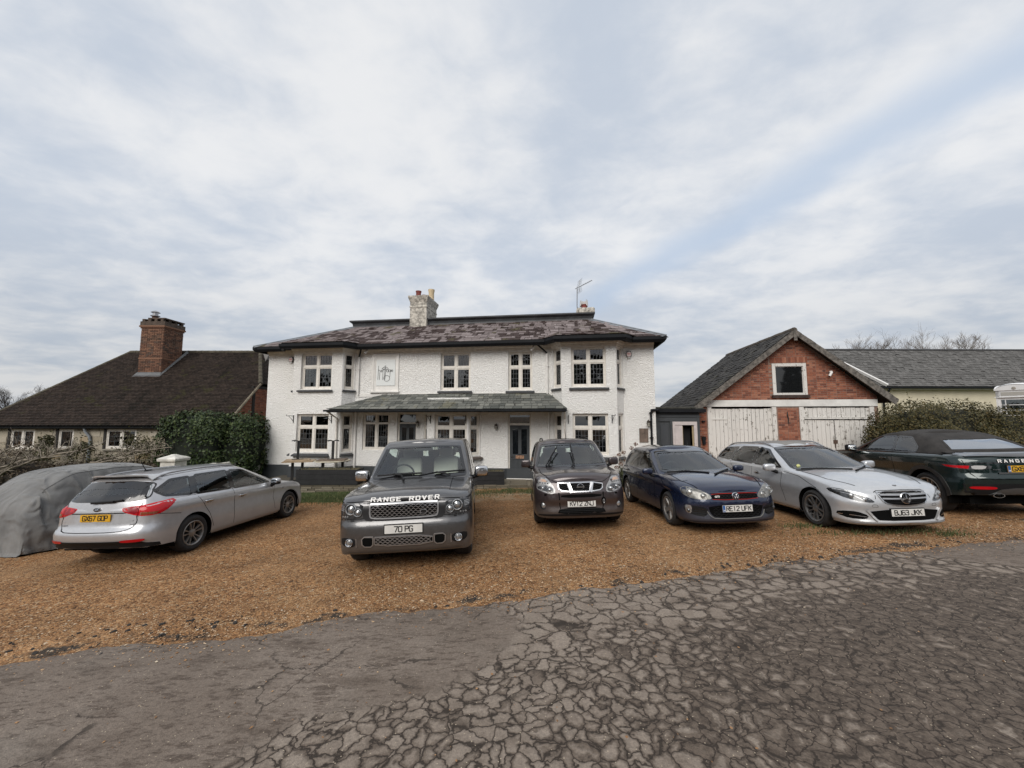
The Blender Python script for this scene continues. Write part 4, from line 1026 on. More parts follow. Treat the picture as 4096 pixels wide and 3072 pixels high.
    c.body = link('body', me, root)
    for w, p, vw in wlist:
        fw = w.get('frame', .05)
        nm = {'F': 'windscreen', 'B': 'rear_window'}.get(vw, 'side_window')
        g = panel(nm, inset(p, .012), vw, .002, w.get('glass', CGLASS), None, .004, .12, c.cbvh)
        if w.get('split'):
            for x in w['split']:
                zz_ = [q[1] for q in p]; s_ = panel('window_pillar', [(x[0]-.035, x[1]), (x[0]+.035, x[1]), (x[2]+.035, x[3]), (x[2]-.035, x[3])], vw, .006, GLOSSB, g, .006, .1, c.cbvh)
        outer = inset(p, -.010); inner = inset(p, fw)
        panel('window_frame', outer, vw, .005, w.get('fmat', GLOSSB), g, .008, .1, c.cbvh, inner)
        w.setdefault('obj', []).append(g)
    sw = [w['poly'] for w in S['windows'] if w['view'] == 'S']
    for P_, Q_ in zip(sw, sw[1:]):
        a_ = sorted(sorted(P_)[:2], key=lambda q: q[1]); b_ = sorted(sorted(Q_, reverse=True)[:2], key=lambda q: q[1])
        for vw in 'LR': panel('window_pillar', [(a_[0][0]+.012, a_[0][1]+.01), (b_[0][0]-.012, b_[0][1]+.01), (b_[1][0]-.012, b_[1][1]-.015), (a_[1][0]+.012, a_[1][1]-.015)], vw, .004, S.get('pillar', GLOSSB), None, .006, .1, c.cbvh)
    # wheels and their dark arches
    tw = S.get('tw', .23); yo = S['yo']; k = S['rim']
    first = None
    for xw in (hwb, -hwb):
        for sgn in (1, -1):
            a = MB(); M = basis((xw, sgn*(yo+.0), R), (1,0,0), (0,0,1), (0,-sgn,0)) if True else None
            M = basis((xw, sgn*(yo-.02), R), Vector((1,0,0)), Vector((0,0,1)), Vector((0,-sgn,0)))
            a.lathe([(Ra+.012,-.01),(Ra+.012,.42),(0,.42)], M, 40, 0, -.35, PI+.35); a.build('wheel_arch_liner', UNDER, root, None, 40)
    hub = MB(); hub.lathe([(0,-.15),(k['r']-.01,-.15),(k['r']-.01,-.02),(k['r']*.97,-.012)], None, 32); hub.lathe([(k['r']*.62,-.07),(0,-.07)], None, 24); hub_me = hub.mesh('wheel', M_('dark_hub', (.02,.02,.02), .6), 40)  # plain dark hub barrel and brake disc behind the spokes
    ty = MB(); r0, r1 = k['r'], R
    ty.lathe([(r0-.012,-tw+.03),(r0,-.008-tw+.03),(r1-.03,-tw-.0),(r1-.008,-tw+.03),(r1,-tw+.06),(r1,-.05),(r1-.008,-.02),(r1-.03,.003),(r0+(r1-r0)*.5,.012),(r0+.008,.002),(r0,-.006),(r0-.012,-.02)], None, 48)
    for q in range(3): 
        pass
    ty_me = ty.mesh('tyre', TYRE, 35)
    rm = MB(); r = k['r']; rm.lathe([(r+.001,-.012),(r+.003,.002),(r-.006,.006),(r-.022,-.004),(r-.028,-.035),(r-.02,-.09)], None, 48)
    ns = k['n']; dish = k.get('dish', .02)
    for i in range(ns):
        for sg in ((-1, 1) if k.get('twin') else (0,)):
            a = 2*PI*i/ns+k.get('a0', .3)
            w0, w1 = k.get('w0', .03), k.get('w1', .04); off0, off1 = sg*k.get('g0', .022), sg*k.get('g1', .05)
            vs_ = []
            for (rad, ww, of, zt_) in ((.035, w0, off0, -.01-dish), (r*.55, (w0+w1)/2*k.get('waist', .85), (off0+off1)/2, -.006-dish*.4), (r-.015, w1, off1, -.008)):
                for (dy, dz) in ((-ww/2,-.03),(-ww/2*.8,0),(ww/2*.8,0),(ww/2,-.03)): vs_.append((rad*math.cos(a)-(of+dy)*math.sin(a), rad*math.sin(a)+(of+dy)*math.cos(a), zt_+dz))
            rm.add(vs_, [(q*4+j, q*4+j+1, (q+1)*4+j+1, (q+1)*4+j) for q in range(2) for j in range(3)])
    rm.lathe([(.068,-.03-dish),(.066,-.006-dish),(.045,.0-dish),(.03,.004-dish),(0,.005-dish)], None, 20)
    for i in range(5):
        a = 2*PI*i/5; rm.lathe([(.008,-.012),(.008,.002),(0,.003)], Matrix.Translation((.052*math.cos(a), .052*math.sin(a), -dish-.001)), 6)
    rm_me = rm.mesh('rim', k.get('mat', RIMM), 35)
    steer = S.get('steer', 0)
    for xw in (hwb, -hwb):
        for sgn in (1, -1):
            M = Matrix.Translation((xw, sgn*(yo-.02), R)) @ Matrix.Rotation(steer if xw > 0 else 0, 4, 'Z') @ Matrix.Rotation(-sgn*PI/2, 4, 'X') @ Matrix.Rotation(random.random()*6, 4, 'Z')
            wh = link('wheel', hub_me, root, M); link('tyre', ty_me, wh); link('rim', rm_me, wh)
    # underside and interior
    u = MB(); xf_, xr_ = S['plan'][0][0], S['plan'][-1][0]; zu = S.get('zu', .24); iw = C['wb']
    u.box((xr_+.25,-iw+.14,zu), (xf_-.25,iw-.14,zu+.12)); u.box((-hwb+Ra+.02,-iw+.03,zu-.02), (hwb-Ra-.02,iw-.03,zu+.1))
    u.box((hwb+.1,-iw+.2,zu), (xf_-.22,iw-.2,.55)); u.box((xr_+.25,-iw+.2,zu), (-hwb-.1,iw-.2,.5))
    u.build('underbody', UNDER, root)
    I = S['seats']; sm = I.get('mat', SEATDK); zf = I['z']
    for y in (.37, -.37):
        s = MB(); x = I['x']
        rbox(s, Matrix.Translation((x+.22, y, zf)), (.52,.50,.18)); rbox(s, Matrix.Translation((x-.10, y, zf+.30)) @ Matrix.Rotation(-.25, 4, 'Y'), (.15,.50,.66)); rbox(s, Matrix.Translation((x-.19, y, zf+.70)) @ Matrix.Rotation(-.15, 4, 'Y'), (.11,.28,.20)); s.tube([(x-.15,y-.06,zf+.5),(x-.18,y-.06,zf+.66)], .009); s.tube([(x-.15,y+.06,zf+.5),(x-.18,y+.06,zf+.66)], .009)
        s.build('front_seat', sm, root, None, 60)
    s = MB(); x = I['x']-.95; zf = zf-I.get('low', 0); rbox(s, Matrix.Translation((x+.2, 0, zf)), (.5,1.2,.2)); rbox(s, Matrix.Translation((x-.1, 0, zf+.28)) @ Matrix.Rotation(-.3, 4, 'Y'), (.16,1.2,.6))
    for y in (-.38, 0, .38) if not I.get('low') else (): rbox(s, Matrix.Translation((x-.2, y, zf+.64)), (.1,.26,.15))
    s.build('rear_seat', I.get('rmat', sm), root, None, 60); zf = I['z']
    s = MB(); xb = C['xf'][0][1]; dz = S['top_dash']
    s.box((xb-.75,-iw+.1,dz-.30), (xb-.1,iw-.1,dz-.06)); rbox(s, Matrix.Translation((xb-.52, 0, dz-.02)), (.62,(iw-.1)*2,.16)); rbox(s, Matrix.Translation((xb-.62, -.37, dz+.05)), (.2,.36,.08)); s.box((xb-2.9,-iw+.16,zu+.1), (xb-.3,iw-.16,zf-.1)); s.build('dashboard', DASH, root, None, 60)
    s = MB(); M = Matrix.Translation((I['x']+.48, -.37, zf+.36)) @ Matrix.Rotation(math.radians(-65), 4, 'Y')
    s.tube([M @ Vector((.185*math.cos(a), .185*math.sin(a), 0)) for a in [2*PI*i/28 for i in range(29)]], .016, 8, caps=False)
    for a in (0, PI, -PI/2+PI): s.tube([M @ Vector((0,0,-.02)), M @ Vector((.18*math.cos(a+PI/2), .18*math.sin(a+PI/2), 0))], .02, 6)
    s.build('steering_wheel', DASH, root, None, 50)
    s = MB(); zr = cr_interp(C['roof'], C['xf'][-1][1]); rbox(s, Matrix.Translation((C['xf'][-1][1]+.02, 0, zr-.10)), (.04,.22,.065)); s.build('rear_view_mirror', DASH, root, None, 60)
    for w in (S.get('mirrors'),):
        if not w: continue
        for sgn in (1, -1):
            b_ = MB(); M = Matrix.Translation((w['x'], sgn*w['y'], w['z'])) @ Matrix.Rotation(sgn*.12, 4, 'Z')
            rbox(b_, M, w['size'], w.get('e', .5), 10); o_ = b_.build('door_mirror', w.get('mat', paint), root, None, 60)
            b2 = MB(); rbox(b2, M @ Matrix.Translation((-w['size'][0]*.36,0,0)), (w['size'][0]*.4,w['size'][1]*.86,w['size'][2]*.8), .4, 8); b2.build('mirror_glass', M_('mirror_glass', (.7,.72,.74), .04, 1.), o_, None, 60)
            b3 = MB(); p, nn = proj('L' if sgn > 0 else 'R', w['x']+.02, w['z']-.10, -.03); b3.tube([p, Vector((w['x'], sgn*(w['y']-w['size'][1]*.2), w['z']-w['size'][2]*.42))], [.04,.03], 8); b3.build('mirror_arm', TRIM, o_, None, 60)
            if w.get('cap'): b4 = MB(); rbox(b4, M @ Matrix.Translation((-.01,0,-w['size'][2]*.22)), (w['size'][0]*.98,w['size'][1]*1.01,w['size'][2]*.62), .45, 8); b4.build('mirror_housing', TRIM, o_, None, 60)
    return c
GLY = {'0': [[(.6,0),(0,.8),(0,6.2),(.6,7),(3.4,7),(4,6.2),(4,.8),(3.4,0),(.6,0)]], '1': [[(2,0),(2,7),(1.0,6.4)]], '2': [[(0,5.6),(.6,7),(3.4,7),(4,6.2),(4,4.6),(0,.2),(0,0),(4,0)]], '3': [[(0,6),(.6,7),(3.4,7),(4,6.2),(4,4.4),(3.2,3.6),(1.4,3.6)],[(3.2,3.6),(4,2.8),(4,.8),(3.4,0),(.6,0),(0,1)]],
 '6': [[(3.6,6.4),(3.2,7),(.8,7),(0,6.2),(0,.8),(.6,0),(3.4,0),(4,.8),(4,3.2),(3.4,4),(.2,4)]], '7': [[(0,7),(4,7),(1.4,0)]], 'A': [[(0,0),(2,7),(4,0)],[(.7,2.4),(3.3,2.4)]], 'B': [[(0,0),(0,7),(3.2,7),(3.9,6.3),(3.9,4.4),(3.2,3.7),(0,3.7)],[(3.2,3.7),(4,3),(4,.7),(3.3,0),(0,0)]], 'D': [[(0,0),(0,7),(3,7),(4,6),(4,1),(3,0),(0,0)]], 'E': [[(4,7),(0,7),(0,0),(4,0)],[(0,3.6),(3.2,3.6)]],
 'F': [[(4,7),(0,7),(0,0)],[(0,3.6),(3.2,3.6)]], 'G': [[(4,5.8),(3.4,7),(.6,7),(0,6.2),(0,.8),(.6,0),(3.4,0),(4,.8),(4,3.2),(2.4,3.2)]], 'J': [[(4,7),(4,.8),(3.4,0),(.6,0),(0,.8),(0,1.8)]], 'K': [[(0,0),(0,7)],[(4,7),(.2,3.4)],[(1.2,4.4),(4,0)]], 'M': [[(0,0),(0,7),(2,3),(4,7),(4,0)]], 'N': [[(0,0),(0,7),(4,0),(4,7)]],
 'O': [[(.6,0),(0,.8),(0,6.2),(.6,7),(3.4,7),(4,6.2),(4,.8),(3.4,0),(.6,0)]], 'P': [[(0,0),(0,7),(3.3,7),(4,6.2),(4,4.2),(3.3,3.4),(0,3.4)]], 'R': [[(0,0),(0,7),(3.3,7),(4,6.2),(4,4.4),(3.3,3.6),(0,3.6)],[(2.2,3.6),(4,0)]], 'U': [[(0,7),(0,.8),(.6,0),(3.4,0),(4,.8),(4,7)]], 'V': [[(0,7),(2,0),(4,7)]], 'X': [[(0,0),(4,7)],[(0,7),(4,0)]], 'Z': [[(0,7),(4,7),(0,0),(4,0)]]}
def stroke_text(txt, h, pitch=.74, sw=.17, depth=.002):
    mb = MB(); k = h/7; wd = h*.58; adv = h*pitch; tot = sum(adv*(.55 if ch == ' ' else 1) for ch in txt)-(adv-wd); x = -tot/2; r = h*sw/2
    for ch in txt:
        if ch == ' ': x += adv*.55; continue
        for pl in GLY[ch]:
            P = [Vector((x+a*wd/4, (b-3.5)*k*(1-sw*.5))) for a, b in pl]
            for i in range(len(P)-1):
                d = (P[i+1]-P[i]).normalized(); n = Vector((-d.y, d.x))*r; a, b = P[i]-d*r*.6, P[i+1]+d*r*.6; z = depth*(1+.08*(i % 3)); mb.add([(*(a-n), z), (*(b-n), z), (*(b+n), z), (*(a+n), z)], [(0,1,2,3)])
        x += adv
    return mb.mesh('lettering', PLTXT)
def plate(c, x, z, txt, mat, view='F', blue=False, w=.52, h=.112, holder=True, y=0., ts=.098, tilt=0., dx=.012, back=None):
    p, n = c.proj(view, y, z, dx); s = 1 if view == 'F' else -1
    if x is not None: p = Vector((x, y, z))
    M = basis(p, Vector((0,s,0)), Vector((0,0,1)), Vector((s,0,0))) @ Matrix.Rotation(tilt, 4, 'X')
    b = MB(); b.box((-w/2,-h/2,-.012),(w/2,h/2,0)); pl = b.build('number_plate', mat, c.root, M)
    if holder: b = MB(); b.box((-w/2-.012,-h/2-.012,-.03),(w/2+.012,h/2+.012,-.004)); b.build('plate_holder', TRIM, pl)
    link('lettering', stroke_text(txt, .079), pl, Matrix.Translation((.02 if blue else 0, 0, .0005)))
    if blue:
        b = MB(); b.box((-w/2+.003,-h/2+.003,0),(-w/2+.045,h/2-.003,.0015)); b.build('blue_band', PLBLUE, pl)
        me = text_mesh('GB', .03, .002, .8, .02); me.materials.append(WHITE); link('lettering', me, pl, Matrix.Translation((-w/2+.024,-.03,.002)))
    return pl
def disc(c, view, a, b, r, mat, name, parent=None, off=.004, ring=None, dome=.3, n=24):
    p, nn = c.proj(view, a, b, off); d = DIRV[view[-1]]; nn = (nn*.35-d*.65).normalized()
    x = Vector((0,0,1)).cross(nn).normalized(); M = basis(p, x, nn.cross(x), nn); m = MB()
    if ring: m.lathe([(r,-.015),(r,.006),(r*.9,.012),(r*ring,.004),(r*ring,-.01)], M, n)
    else: m.lathe([(r,-.015),(r,.0),(r*.8,r*dome*.36),(r*.45,r*dome*.75),(0,r*dome)], M, n)
    return m.build(name, mat, parent or c.root, None, 50)
DIRV = {'F': Vector((-1,0,0)), 'B': Vector((1,0,0)), 'L': Vector((0,-1,0)), 'R': Vector((0,1,0)), 'T': Vector((0,0,-1))}
def word(c, txt, size, view, a, b, mat, parent=None, xs=1.2, off=.004, name='lettering', bold=.01, depth=.004, nn=None):
    p, n_ = c.proj(view, a, b, off); nn = nn or n_; s = {'F': Vector((0,1,0)), 'B': Vector((0,-1,0))}[view]
    x = (s-nn*s.dot(nn)).normalized(); y = nn.cross(x)
    me = text_mesh(txt, size, depth, xs, bold); me.materials.append(mat); return link(name, me, parent or c.root, basis(p, x, y, nn))
def spaced_word(c, txt, size, view, a0, step, b, mat, xs=1.3, bold=.03, parent=None, name='badge_lettering', nn=None):
    first = None
    for i, ch in enumerate(txt):
        if ch == ' ': continue
        p, n_ = c.proj(view, a0+step*i, b, .010); q = nn or n_; s = Vector((0, 1 if view == 'F' else -1, 0)); x = (s-q*s.dot(q)).normalized()
        me = stroke_text(ch, size, .74, .20, .003); me.materials.clear(); me.materials.append(mat); o = link(name, me, parent or c.root, basis(p, x*1.35, q.cross(x), q))
def mirror_poly(p): return [(-a, b) for a, b in p][::-1]
def car_matrix(x, y, yaw_deg, front_off):
    """front bumper centre at (x, y), heading yaw; the car stands on the sloping shingle"""
    a = math.radians(yaw_deg); fw = Vector((math.cos(a), math.sin(a), 0)); cx, cy = x-fw.x*front_off, y-fw.y*front_off
    e = 1.2; gx = (ground_z(cx+e, cy)-ground_z(cx-e, cy))/(2*e); gy = (ground_z(cx, cy+e)-ground_z(cx, cy-e))/(2*e)
    n = Vector((-gx, -gy, 1)).normalized(); fw = (fw-n*fw.dot(n)).normalized(); lf = n.cross(fw)
    return basis((cx, cy, ground_z(cx, cy)-.006), fw, lf, n)
# ------------------------------------------------------------------ the parked cars
def ribbons(c, view, lines, w, mat, name, parent=None, off=.004, thick=.006):
    s = MB()
    for pts in lines:
        rows = []
        for i, p in enumerate(pts):
            a, b = pts[max(0, i-1)], pts[min(len(pts)-1, i+1)]; dx, dy = b[0]-a[0], b[1]-a[1]; l = math.hypot(dx, dy) or 1; px, py = -dy/l*w/2, dx/l*w/2
            p1, n1 = c.proj(view, p[0]+px, p[1]+py, off); p2, n2 = c.proj(view, p[0]-px, p[1]-py, off); rows.append([p1-n1*thick, p1+n1*thick, p2+n2*thick, p2-n2*thick])
        s.grid(rows)
    return s.build(name, mat, parent or c.root)
def arc(cx, cz, rx, rz, a0, a1, n=16): return [(cx+rx*math.cos(math.radians(a0+(a1-a0)*i/n)), cz+rz*math.sin(math.radians(a0+(a1-a0)*i/n))) for i in range(n+1)]
def rect(a, b, c, d): return [(a, c), (b, c), (b, d), (a, d)]
def rrect(a, b, c, d, it=2): return chaikin(rect(a, b, c, d), it)
def wipers(c, lst):
    for (pts) in lst:
        b = MB(); P = [c.proj('F', y, z, o)[0] for y, z, o in pts]; b.tube(P, .015, 6); b.build('wiper', TRIM, c.root)
def rails(c, xs, y, zoff=.045, mat=None):
    for sg in (1, -1):
        b = MB(); P = []
        for i in range(13):
            x = xs[0]+(xs[1]-xs[0])*i/12; p, n = c.proj('T', x, sg*y, 0); P.append(p+Vector((0,0,zoff*min(1, i*.6, (12-i)*.6))))
        b.tube(P, [.012]+[.017]*11+[.012], 8); b.build('roof_rail', mat or SATIN, c.root, None, 60)
def door_lines(c, S, xs, z0, z1, handles, hmat=None, hz=.0):
    for vw in 'LR':
        for x in xs: c.seam('door_gap', x, vw, .009)
        for (x, z) in handles:
            p, n = c.proj(vw, x, z, .012); b = MB(); sgn = 1 if vw == 'L' else -1
            rbox(b, Matrix.Translation(p), (.20,.03,.034), .6, 8); b.build('door_handle', hmat or S['paint'], c.root, None, 60)
            c.panel('handle_recess', chaikin(rect(x-.055, x+.055, z-.034, z+.026), 2), vw, .001, UNDER, None, .002)
# --- grey off-roader, centre
P_RR = car_paint('grey_metallic', (.115,.113,.115), .72, .30, flake=.25)
S = dict(name='off_road_car', label='grey metallic off-road car with chrome mesh grille and plate 70 PG', paint=P_RR, WB=2.88, R=.385, yo=.935, tw=.26, arch=.06, steer=.0,
    M=car_matrix(-1.50, 5.55, -85.5, 2.30),
    plan=[(2.30,0),(2.295,.40),(2.27,.70),(2.20,.87),(2.04,.955),(1.3,.975),(0,.978),(-1.6,.97),(-2.35,.93),(-2.58,.80),(-2.65,.4),(-2.66,0)],
    top=[(-2.66,1.10),(-2.4,1.14),(-1,1.15),(.5,1.14),(.95,1.13),(1.6,1.095),(2.05,1.05),(2.22,1.015),(2.30,.985)],
    sill=[(-2.66,.46),(-2.3,.40),(-1.8,.36),(-1,.33),(1,.33),(1.9,.31),(2.15,.275),(2.3,.28)],
    front=[(.27,.11),(.35,.04),(.45,.012),(.62,0),(.69,.004),(.725,.03),(.80,.038),(.90,.042),(1.0,.05)], rear=[(.4,.05),(.6,0),(.8,.03),(1.1,.06)], side=[(0,.06),(.12,.02),(.4,0),(.75,.01),(1,.04)], crown=.055, round=.04,
    hood=lambda x, y: .014*(1-sstep(.60,.64,abs(y)))*sstep(.9,1.3,x) if x > .9 else 0,
    cabin=dict(wb=.93, wr=.77, zb=1.05, xf=[(0,1.13),(1,.30)], xr=[(0,-2.52),(.5,-2.43),(1,-2.22)], roof=[(-2.4,1.69),(-2,1.745),(-1,1.795),(0,1.79),(.3,1.755)], bow=.13, crown=.04, rnd=.045, taper=.95),
    windows=[dict(view='F', poly=[(-.83,1.175),(-.4,1.17),(.4,1.17),(.83,1.175),(.69,1.70),(.3,1.715),(-.3,1.715),(-.69,1.70)], frame=.045),
        dict(view='S', poly=[(.62,1.185),(.10,1.67),(-.28,1.68),(-.30,1.185)], frame=.03), dict(view='S', poly=[(-.40,1.185),(-.38,1.68),(-1.30,1.67),(-1.36,1.185)], frame=.03), dict(view='S', poly=[(-1.48,1.19),(-1.44,1.67),(-2.05,1.62),(-2.2,1.2)], frame=.03, glass=DGLASS),
        dict(view='B', poly=rect(-.72,.72,1.2,1.62), frame=.04)],
    rim=dict(r=.27, n=7, twin=True, w0=.02, w1=.026, g1=.035, mat=SATIN), top_dash=1.10, seats=dict(x=-.10, z=.84, mat=SEATCR, rmat=SEATDK),
    mirrors=dict(x=.52, y=1.10, z=1.20, size=(.15,.25,.19), mat=CHROME, e=.45, cap=True))
c = build_car(S)
def rr_front(c):
    for sg in (1, -1):
        q = lambda p: p if sg > 0 else mirror_poly(p)
        h = c.panel('headlight', q(chaikin([(.575,.985),(.90,.975),(.935,.90),(.93,.775),(.62,.785),(.575,.84)], 1)), 'F', .006, LAMPDK, None, .03)
        for (y, z, r) in ((.745,.905,.078), (.645,.862,.060)):
            disc(c, 'F', sg*y, z, r, LAMPCL, 'lamp_ring', h, .012, .78); disc(c, 'F', sg*y, z, r*.62, M_('lamp_lens', (.22,.23,.24), .06, .6, coat=1), 'lamp_lens', h, .010, None, .35); disc(c, 'F', sg*y, z, r*.34, LAMPCL, 'lamp_core', h, .022, None, .3)
        ribbons(c, 'F', [[(sg*(.84+.0), z), (sg*.905, z+.002)] for z in (.945,.925,.905,.885)], .011, LAMPCL, 'side_light', h, .008)
        ribbons(c, 'F', [[(sg*(.78+.035*k), .815), (sg*(.80+.035*k), .80)] for k in range(3)], .02, LAMPCL, 'indicator', h, .008)
        c.panel('grille_corner', q([(.475,1.0),(.575,.985),(.575,.80),(.52,.745),(.44,.735),(.475,.79)]), 'F', .004, M_('grille_black', (.012,.012,.013), .4), None, .02)
        fl = c.panel('fog_lamp_surround', q(chaikin([(.66,.515),(.875,.53),(.885,.45),(.83,.405),(.67,.40)], 1)), 'F', .004, TRIM, None, .01)
        disc(c, 'F', sg*.755, .462, .056, CHROME, 'fog_ring', fl, .012, .74); disc(c, 'F', sg*.755, .462, .040, LAMPCL, 'fog_lamp', fl, .008, None, .3)
        ribbons(c, 'F', [[(sg*.655,.52),(sg*.655,.40)]], .012, SATIN, 'chrome_strip', fl)
        v = c.panel('side_intake', q(chaikin([(.425,.525),(.575,.53),(.565,.405),(.43,.40)], 1)), 'F', .004, UNDER, None, .01)
        ribbons(c, 'F', [[(sg*a, b_) for a, b_ in chaikin([(.42,.53),(.58,.535),(.57,.40),(.425,.395),(.42,.53)], 1, False)]], .014, SATIN, 'chrome_surround', v)
        b = MB(); p, n = c.proj('F', sg*.72, .755, .004); b.box(tuple(p-Vector((.02,.022,.006))), tuple(p+Vector((.01,.022,.004)))); b.build('washer_jet', TRIM, c.root)
        for vw in 'LR'[0 if sg > 0 else 1]: c.panel('side_vent', rect(1.02,1.12,.72,.98), vw, .004, SATIN, None, .01)
    g = c.panel('grille', chaikin([(-.475,1.0),(.475,1.0),(.475,.81),(.44,.765),(-.44,.765),(-.475,.81)], 1), 'F', .004, UNDER, None, .02)
    def mesh_lines(x0, x1, z0, z1, dx, dz):
        L = []; k = 0; z = z0+dz/2
        while z < z1:
            pts = []; x = x0; i = 0
            while x <= x1+1e-6: pts.append((x, max(z0, min(z1, z+(dz*.32 if (i+k) % 2 else -dz*.32))))); x += dx; i += 1
            L.append(pts); z += dz; k += 1
        return L
    ribbons(c, 'F', mesh_lines(-.462,.462,.785,.945,.033,.0285), .0085, CHROME, 'grille_mesh', g, .010, .006)
    ribbons(c, 'F', [chaikin([(-.475,.962),(-.475,.81),(-.44,.768),(.44,.768),(.475,.81),(.475,.962)], 2, False)], .020, SATIN, 'grille_surround', g, .012, .008)
    ribbons(c, 'F', [[(-.47,.962),(0,.965),(.47,.962)]], .014, SATIN, 'grille_surround', g, .012, .008)
    m = MB(); p, n = c.proj('F', .275, .845, .022); m.lathe([(1,-.01),(1,.004),(.9,.008),(0,.008)], basis(p, Vector((0,.045,0)), Vector((0,0,.026)), Vector((1,0,0))), 20); o = m.build('badge', GLOSSB, g)
    m = MB(); m.lathe([(1.12,-.01),(1.12,.006),(.98,.006),(.98,-.01)], basis(p, Vector((0,.045,0)), Vector((0,0,.026)), Vector((1,0,0))), 20); m.build('badge_ring', SATIN, o)
    c.panel('bumper_step', chaikin([(-.575,.80),(-.52,.735),(.52,.735),(.575,.80),(.55,.80),(.5,.765),(-.5,.765),(-.55,.80)], 1), 'F', .002, TRIM, None, .004)
    lg = c.panel('lower_grille', chaikin(rect(-.40,.40,.405,.525), 1), 'F', .004, UNDER, None, .01)
    ribbons(c, 'F', mesh_lines(-.385,.385,.415,.515,.033,.025), .008, SATIN, 'grille_mesh', lg, .008, .005); ribbons(c, 'F', [chaikin([(-.40,.525),(-.40,.405),(.40,.405),(.40,.525),(-.40,.525)], 1, False)], .013, SATIN, 'grille_surround', lg, .008)
    plate(c, None, .625, '70 PG', WPLATE, 'F', ts=.105)
    c.seam('bumper_gap', [(-.95,.76),(-.56,.778)], 'F', .008); c.seam('bumper_gap', [(.56,.778),(.95,.76)], 'F', .008); c.seam('bonnet_gap', [(-.93,.99),(-.5,1.006),(.5,1.006),(.93,.99)], 'F', .010, None, .002)
    nn_ = Vector((.80,0,.60)); spaced_word(c, 'RANGE', .066, 'F', -.44, .090, 1.022, WHITE, 1.35, nn=nn_); spaced_word(c, 'ROVER', .066, 'F', .10, .090, 1.022, WHITE, 1.35, nn=nn_)
    c.panel('lower_lip', [(-.88,.27),(.88,.27),(.86,.315),(-.86,.315)], 'F', .006, P_RR, None, .02)
rr_front(c)
for vw in 'LR': c.seam('bonnet_gap', [(2.12,.99),(1.6,1.03),(.98,1.07)], vw, .010, None, .003)
wipers(c, [[(-.72,1.19,.05),(-.4,1.225,.02),(.05,1.235,.015)], [(.05,1.185,.05),(.3,1.23,.02),(.80,1.245,.012)], [(-.15,1.17,.03),(-.3,1.20,.03),(-.45,1.22,.03)], [(.55,1.17,.03),(.45,1.2,.03),(.3,1.23,.03)]])
door_lines(c, S, [[(.66,1.14),(.62,.85),(.66,.45)], [(-.36,1.16),(-.36,.42)], [(-1.02,.85),(-1.35,1.14)]], 0, 0, [(-.15,1.02),(-1.12,1.03)], P_RR)
for sg in (1, -1): c.panel('bonnet_crease', [(1.0,sg*.60),(2.0,sg*.62),(2.0,sg*.628),(1.0,sg*.61)], 'T', .001, UNDER, None, .002)
c.panel('sun_visor_band', chaikin([(-.2,1.62),(.2,1.62),(.16,1.69),(-.16,1.69)], 1), 'F', -.012, DASH, None, .004, .1, c.cbvh)

# --- dark brown-grey suv
P_XT = car_paint('brown_grey', (.060,.046,.047), .55, .28, flake=.2)
S = dict(name='suv_car', label='dark brown-grey SUV with raised wipers and plate KV12 ZNJ', paint=P_XT, WB=2.63, R=.352, yo=.885, tw=.225, arch=.06,
    M=car_matrix(1.32, 7.30, -91.5, 2.255),
    plan=[(2.255,0),(2.245,.35),(2.20,.62),(2.07,.80),(1.86,.88),(1.2,.89),(0,.892),(-1.6,.885),(-2.15,.84),(-2.33,.6),(-2.375,0)],
    top=[(-2.375,1.02),(-1,1.07),(.6,1.065),(1.05,1.055),(1.6,1.02),(2.0,.965),(2.16,.93),(2.255,.90)],
    sill=[(-2.4,.42),(-1.7,.36),(-1,.31),(1,.31),(1.7,.30),(2.0,.24),(2.255,.225)],
    front=[(.22,.08),(.34,.012),(.46,.03),(.56,.0),(.70,.01),(.78,.05),(.9,.10)], rear=[(.4,.05),(.6,0),(.8,.03),(1.1,.06)], side=[(0,.05),(.12,.02),(.4,0),(.75,.01),(1,.045)], crown=.05, round=.045,
    hood=lambda x, y: .022*(1-sstep(.34,.56,abs(y)))*sstep(1.0,1.4,x) if x > .9 else 0,
    cabin=dict(wb=.86, wr=.69, zb=.98, xf=[(0,1.25),(1,.32)], xr=[(0,-2.26),(.5,-2.18),(1,-2.02)], roof=[(-2.2,1.56),(-1.8,1.60),(-1,1.645),(0,1.64),(.32,1.60)], bow=.17, crown=.05, rnd=.055, taper=.96),
    windows=[dict(view='F', poly=[(-.78,1.10),(-.4,1.09),(.4,1.09),(.78,1.10),(.63,1.56),(.3,1.58),(-.3,1.58),(-.63,1.56)], frame=.04),
        dict(view='S', poly=[(.70,1.10),(.12,1.52),(-.30,1.54),(-.32,1.10)], frame=.03), dict(view='S', poly=[(-.40,1.10),(-.38,1.54),(-1.2,1.53),(-1.28,1.10)], frame=.03, glass=DGLASS), dict(view='S', poly=[(-1.38,1.12),(-1.34,1.52),(-1.85,1.48),(-1.95,1.14)], frame=.03, glass=DGLASS),
        dict(view='B', poly=rect(-.66,.66,1.12,1.5), frame=.04)],
    rim=dict(r=.22, n=6, w0=.05, w1=.07), top_dash=1.02, seats=dict(x=-.05, z=.74), mirrors=dict(x=.62, y=1.00, z=1.155, size=(.14,.22,.17), e=.45))
c = build_car(S)
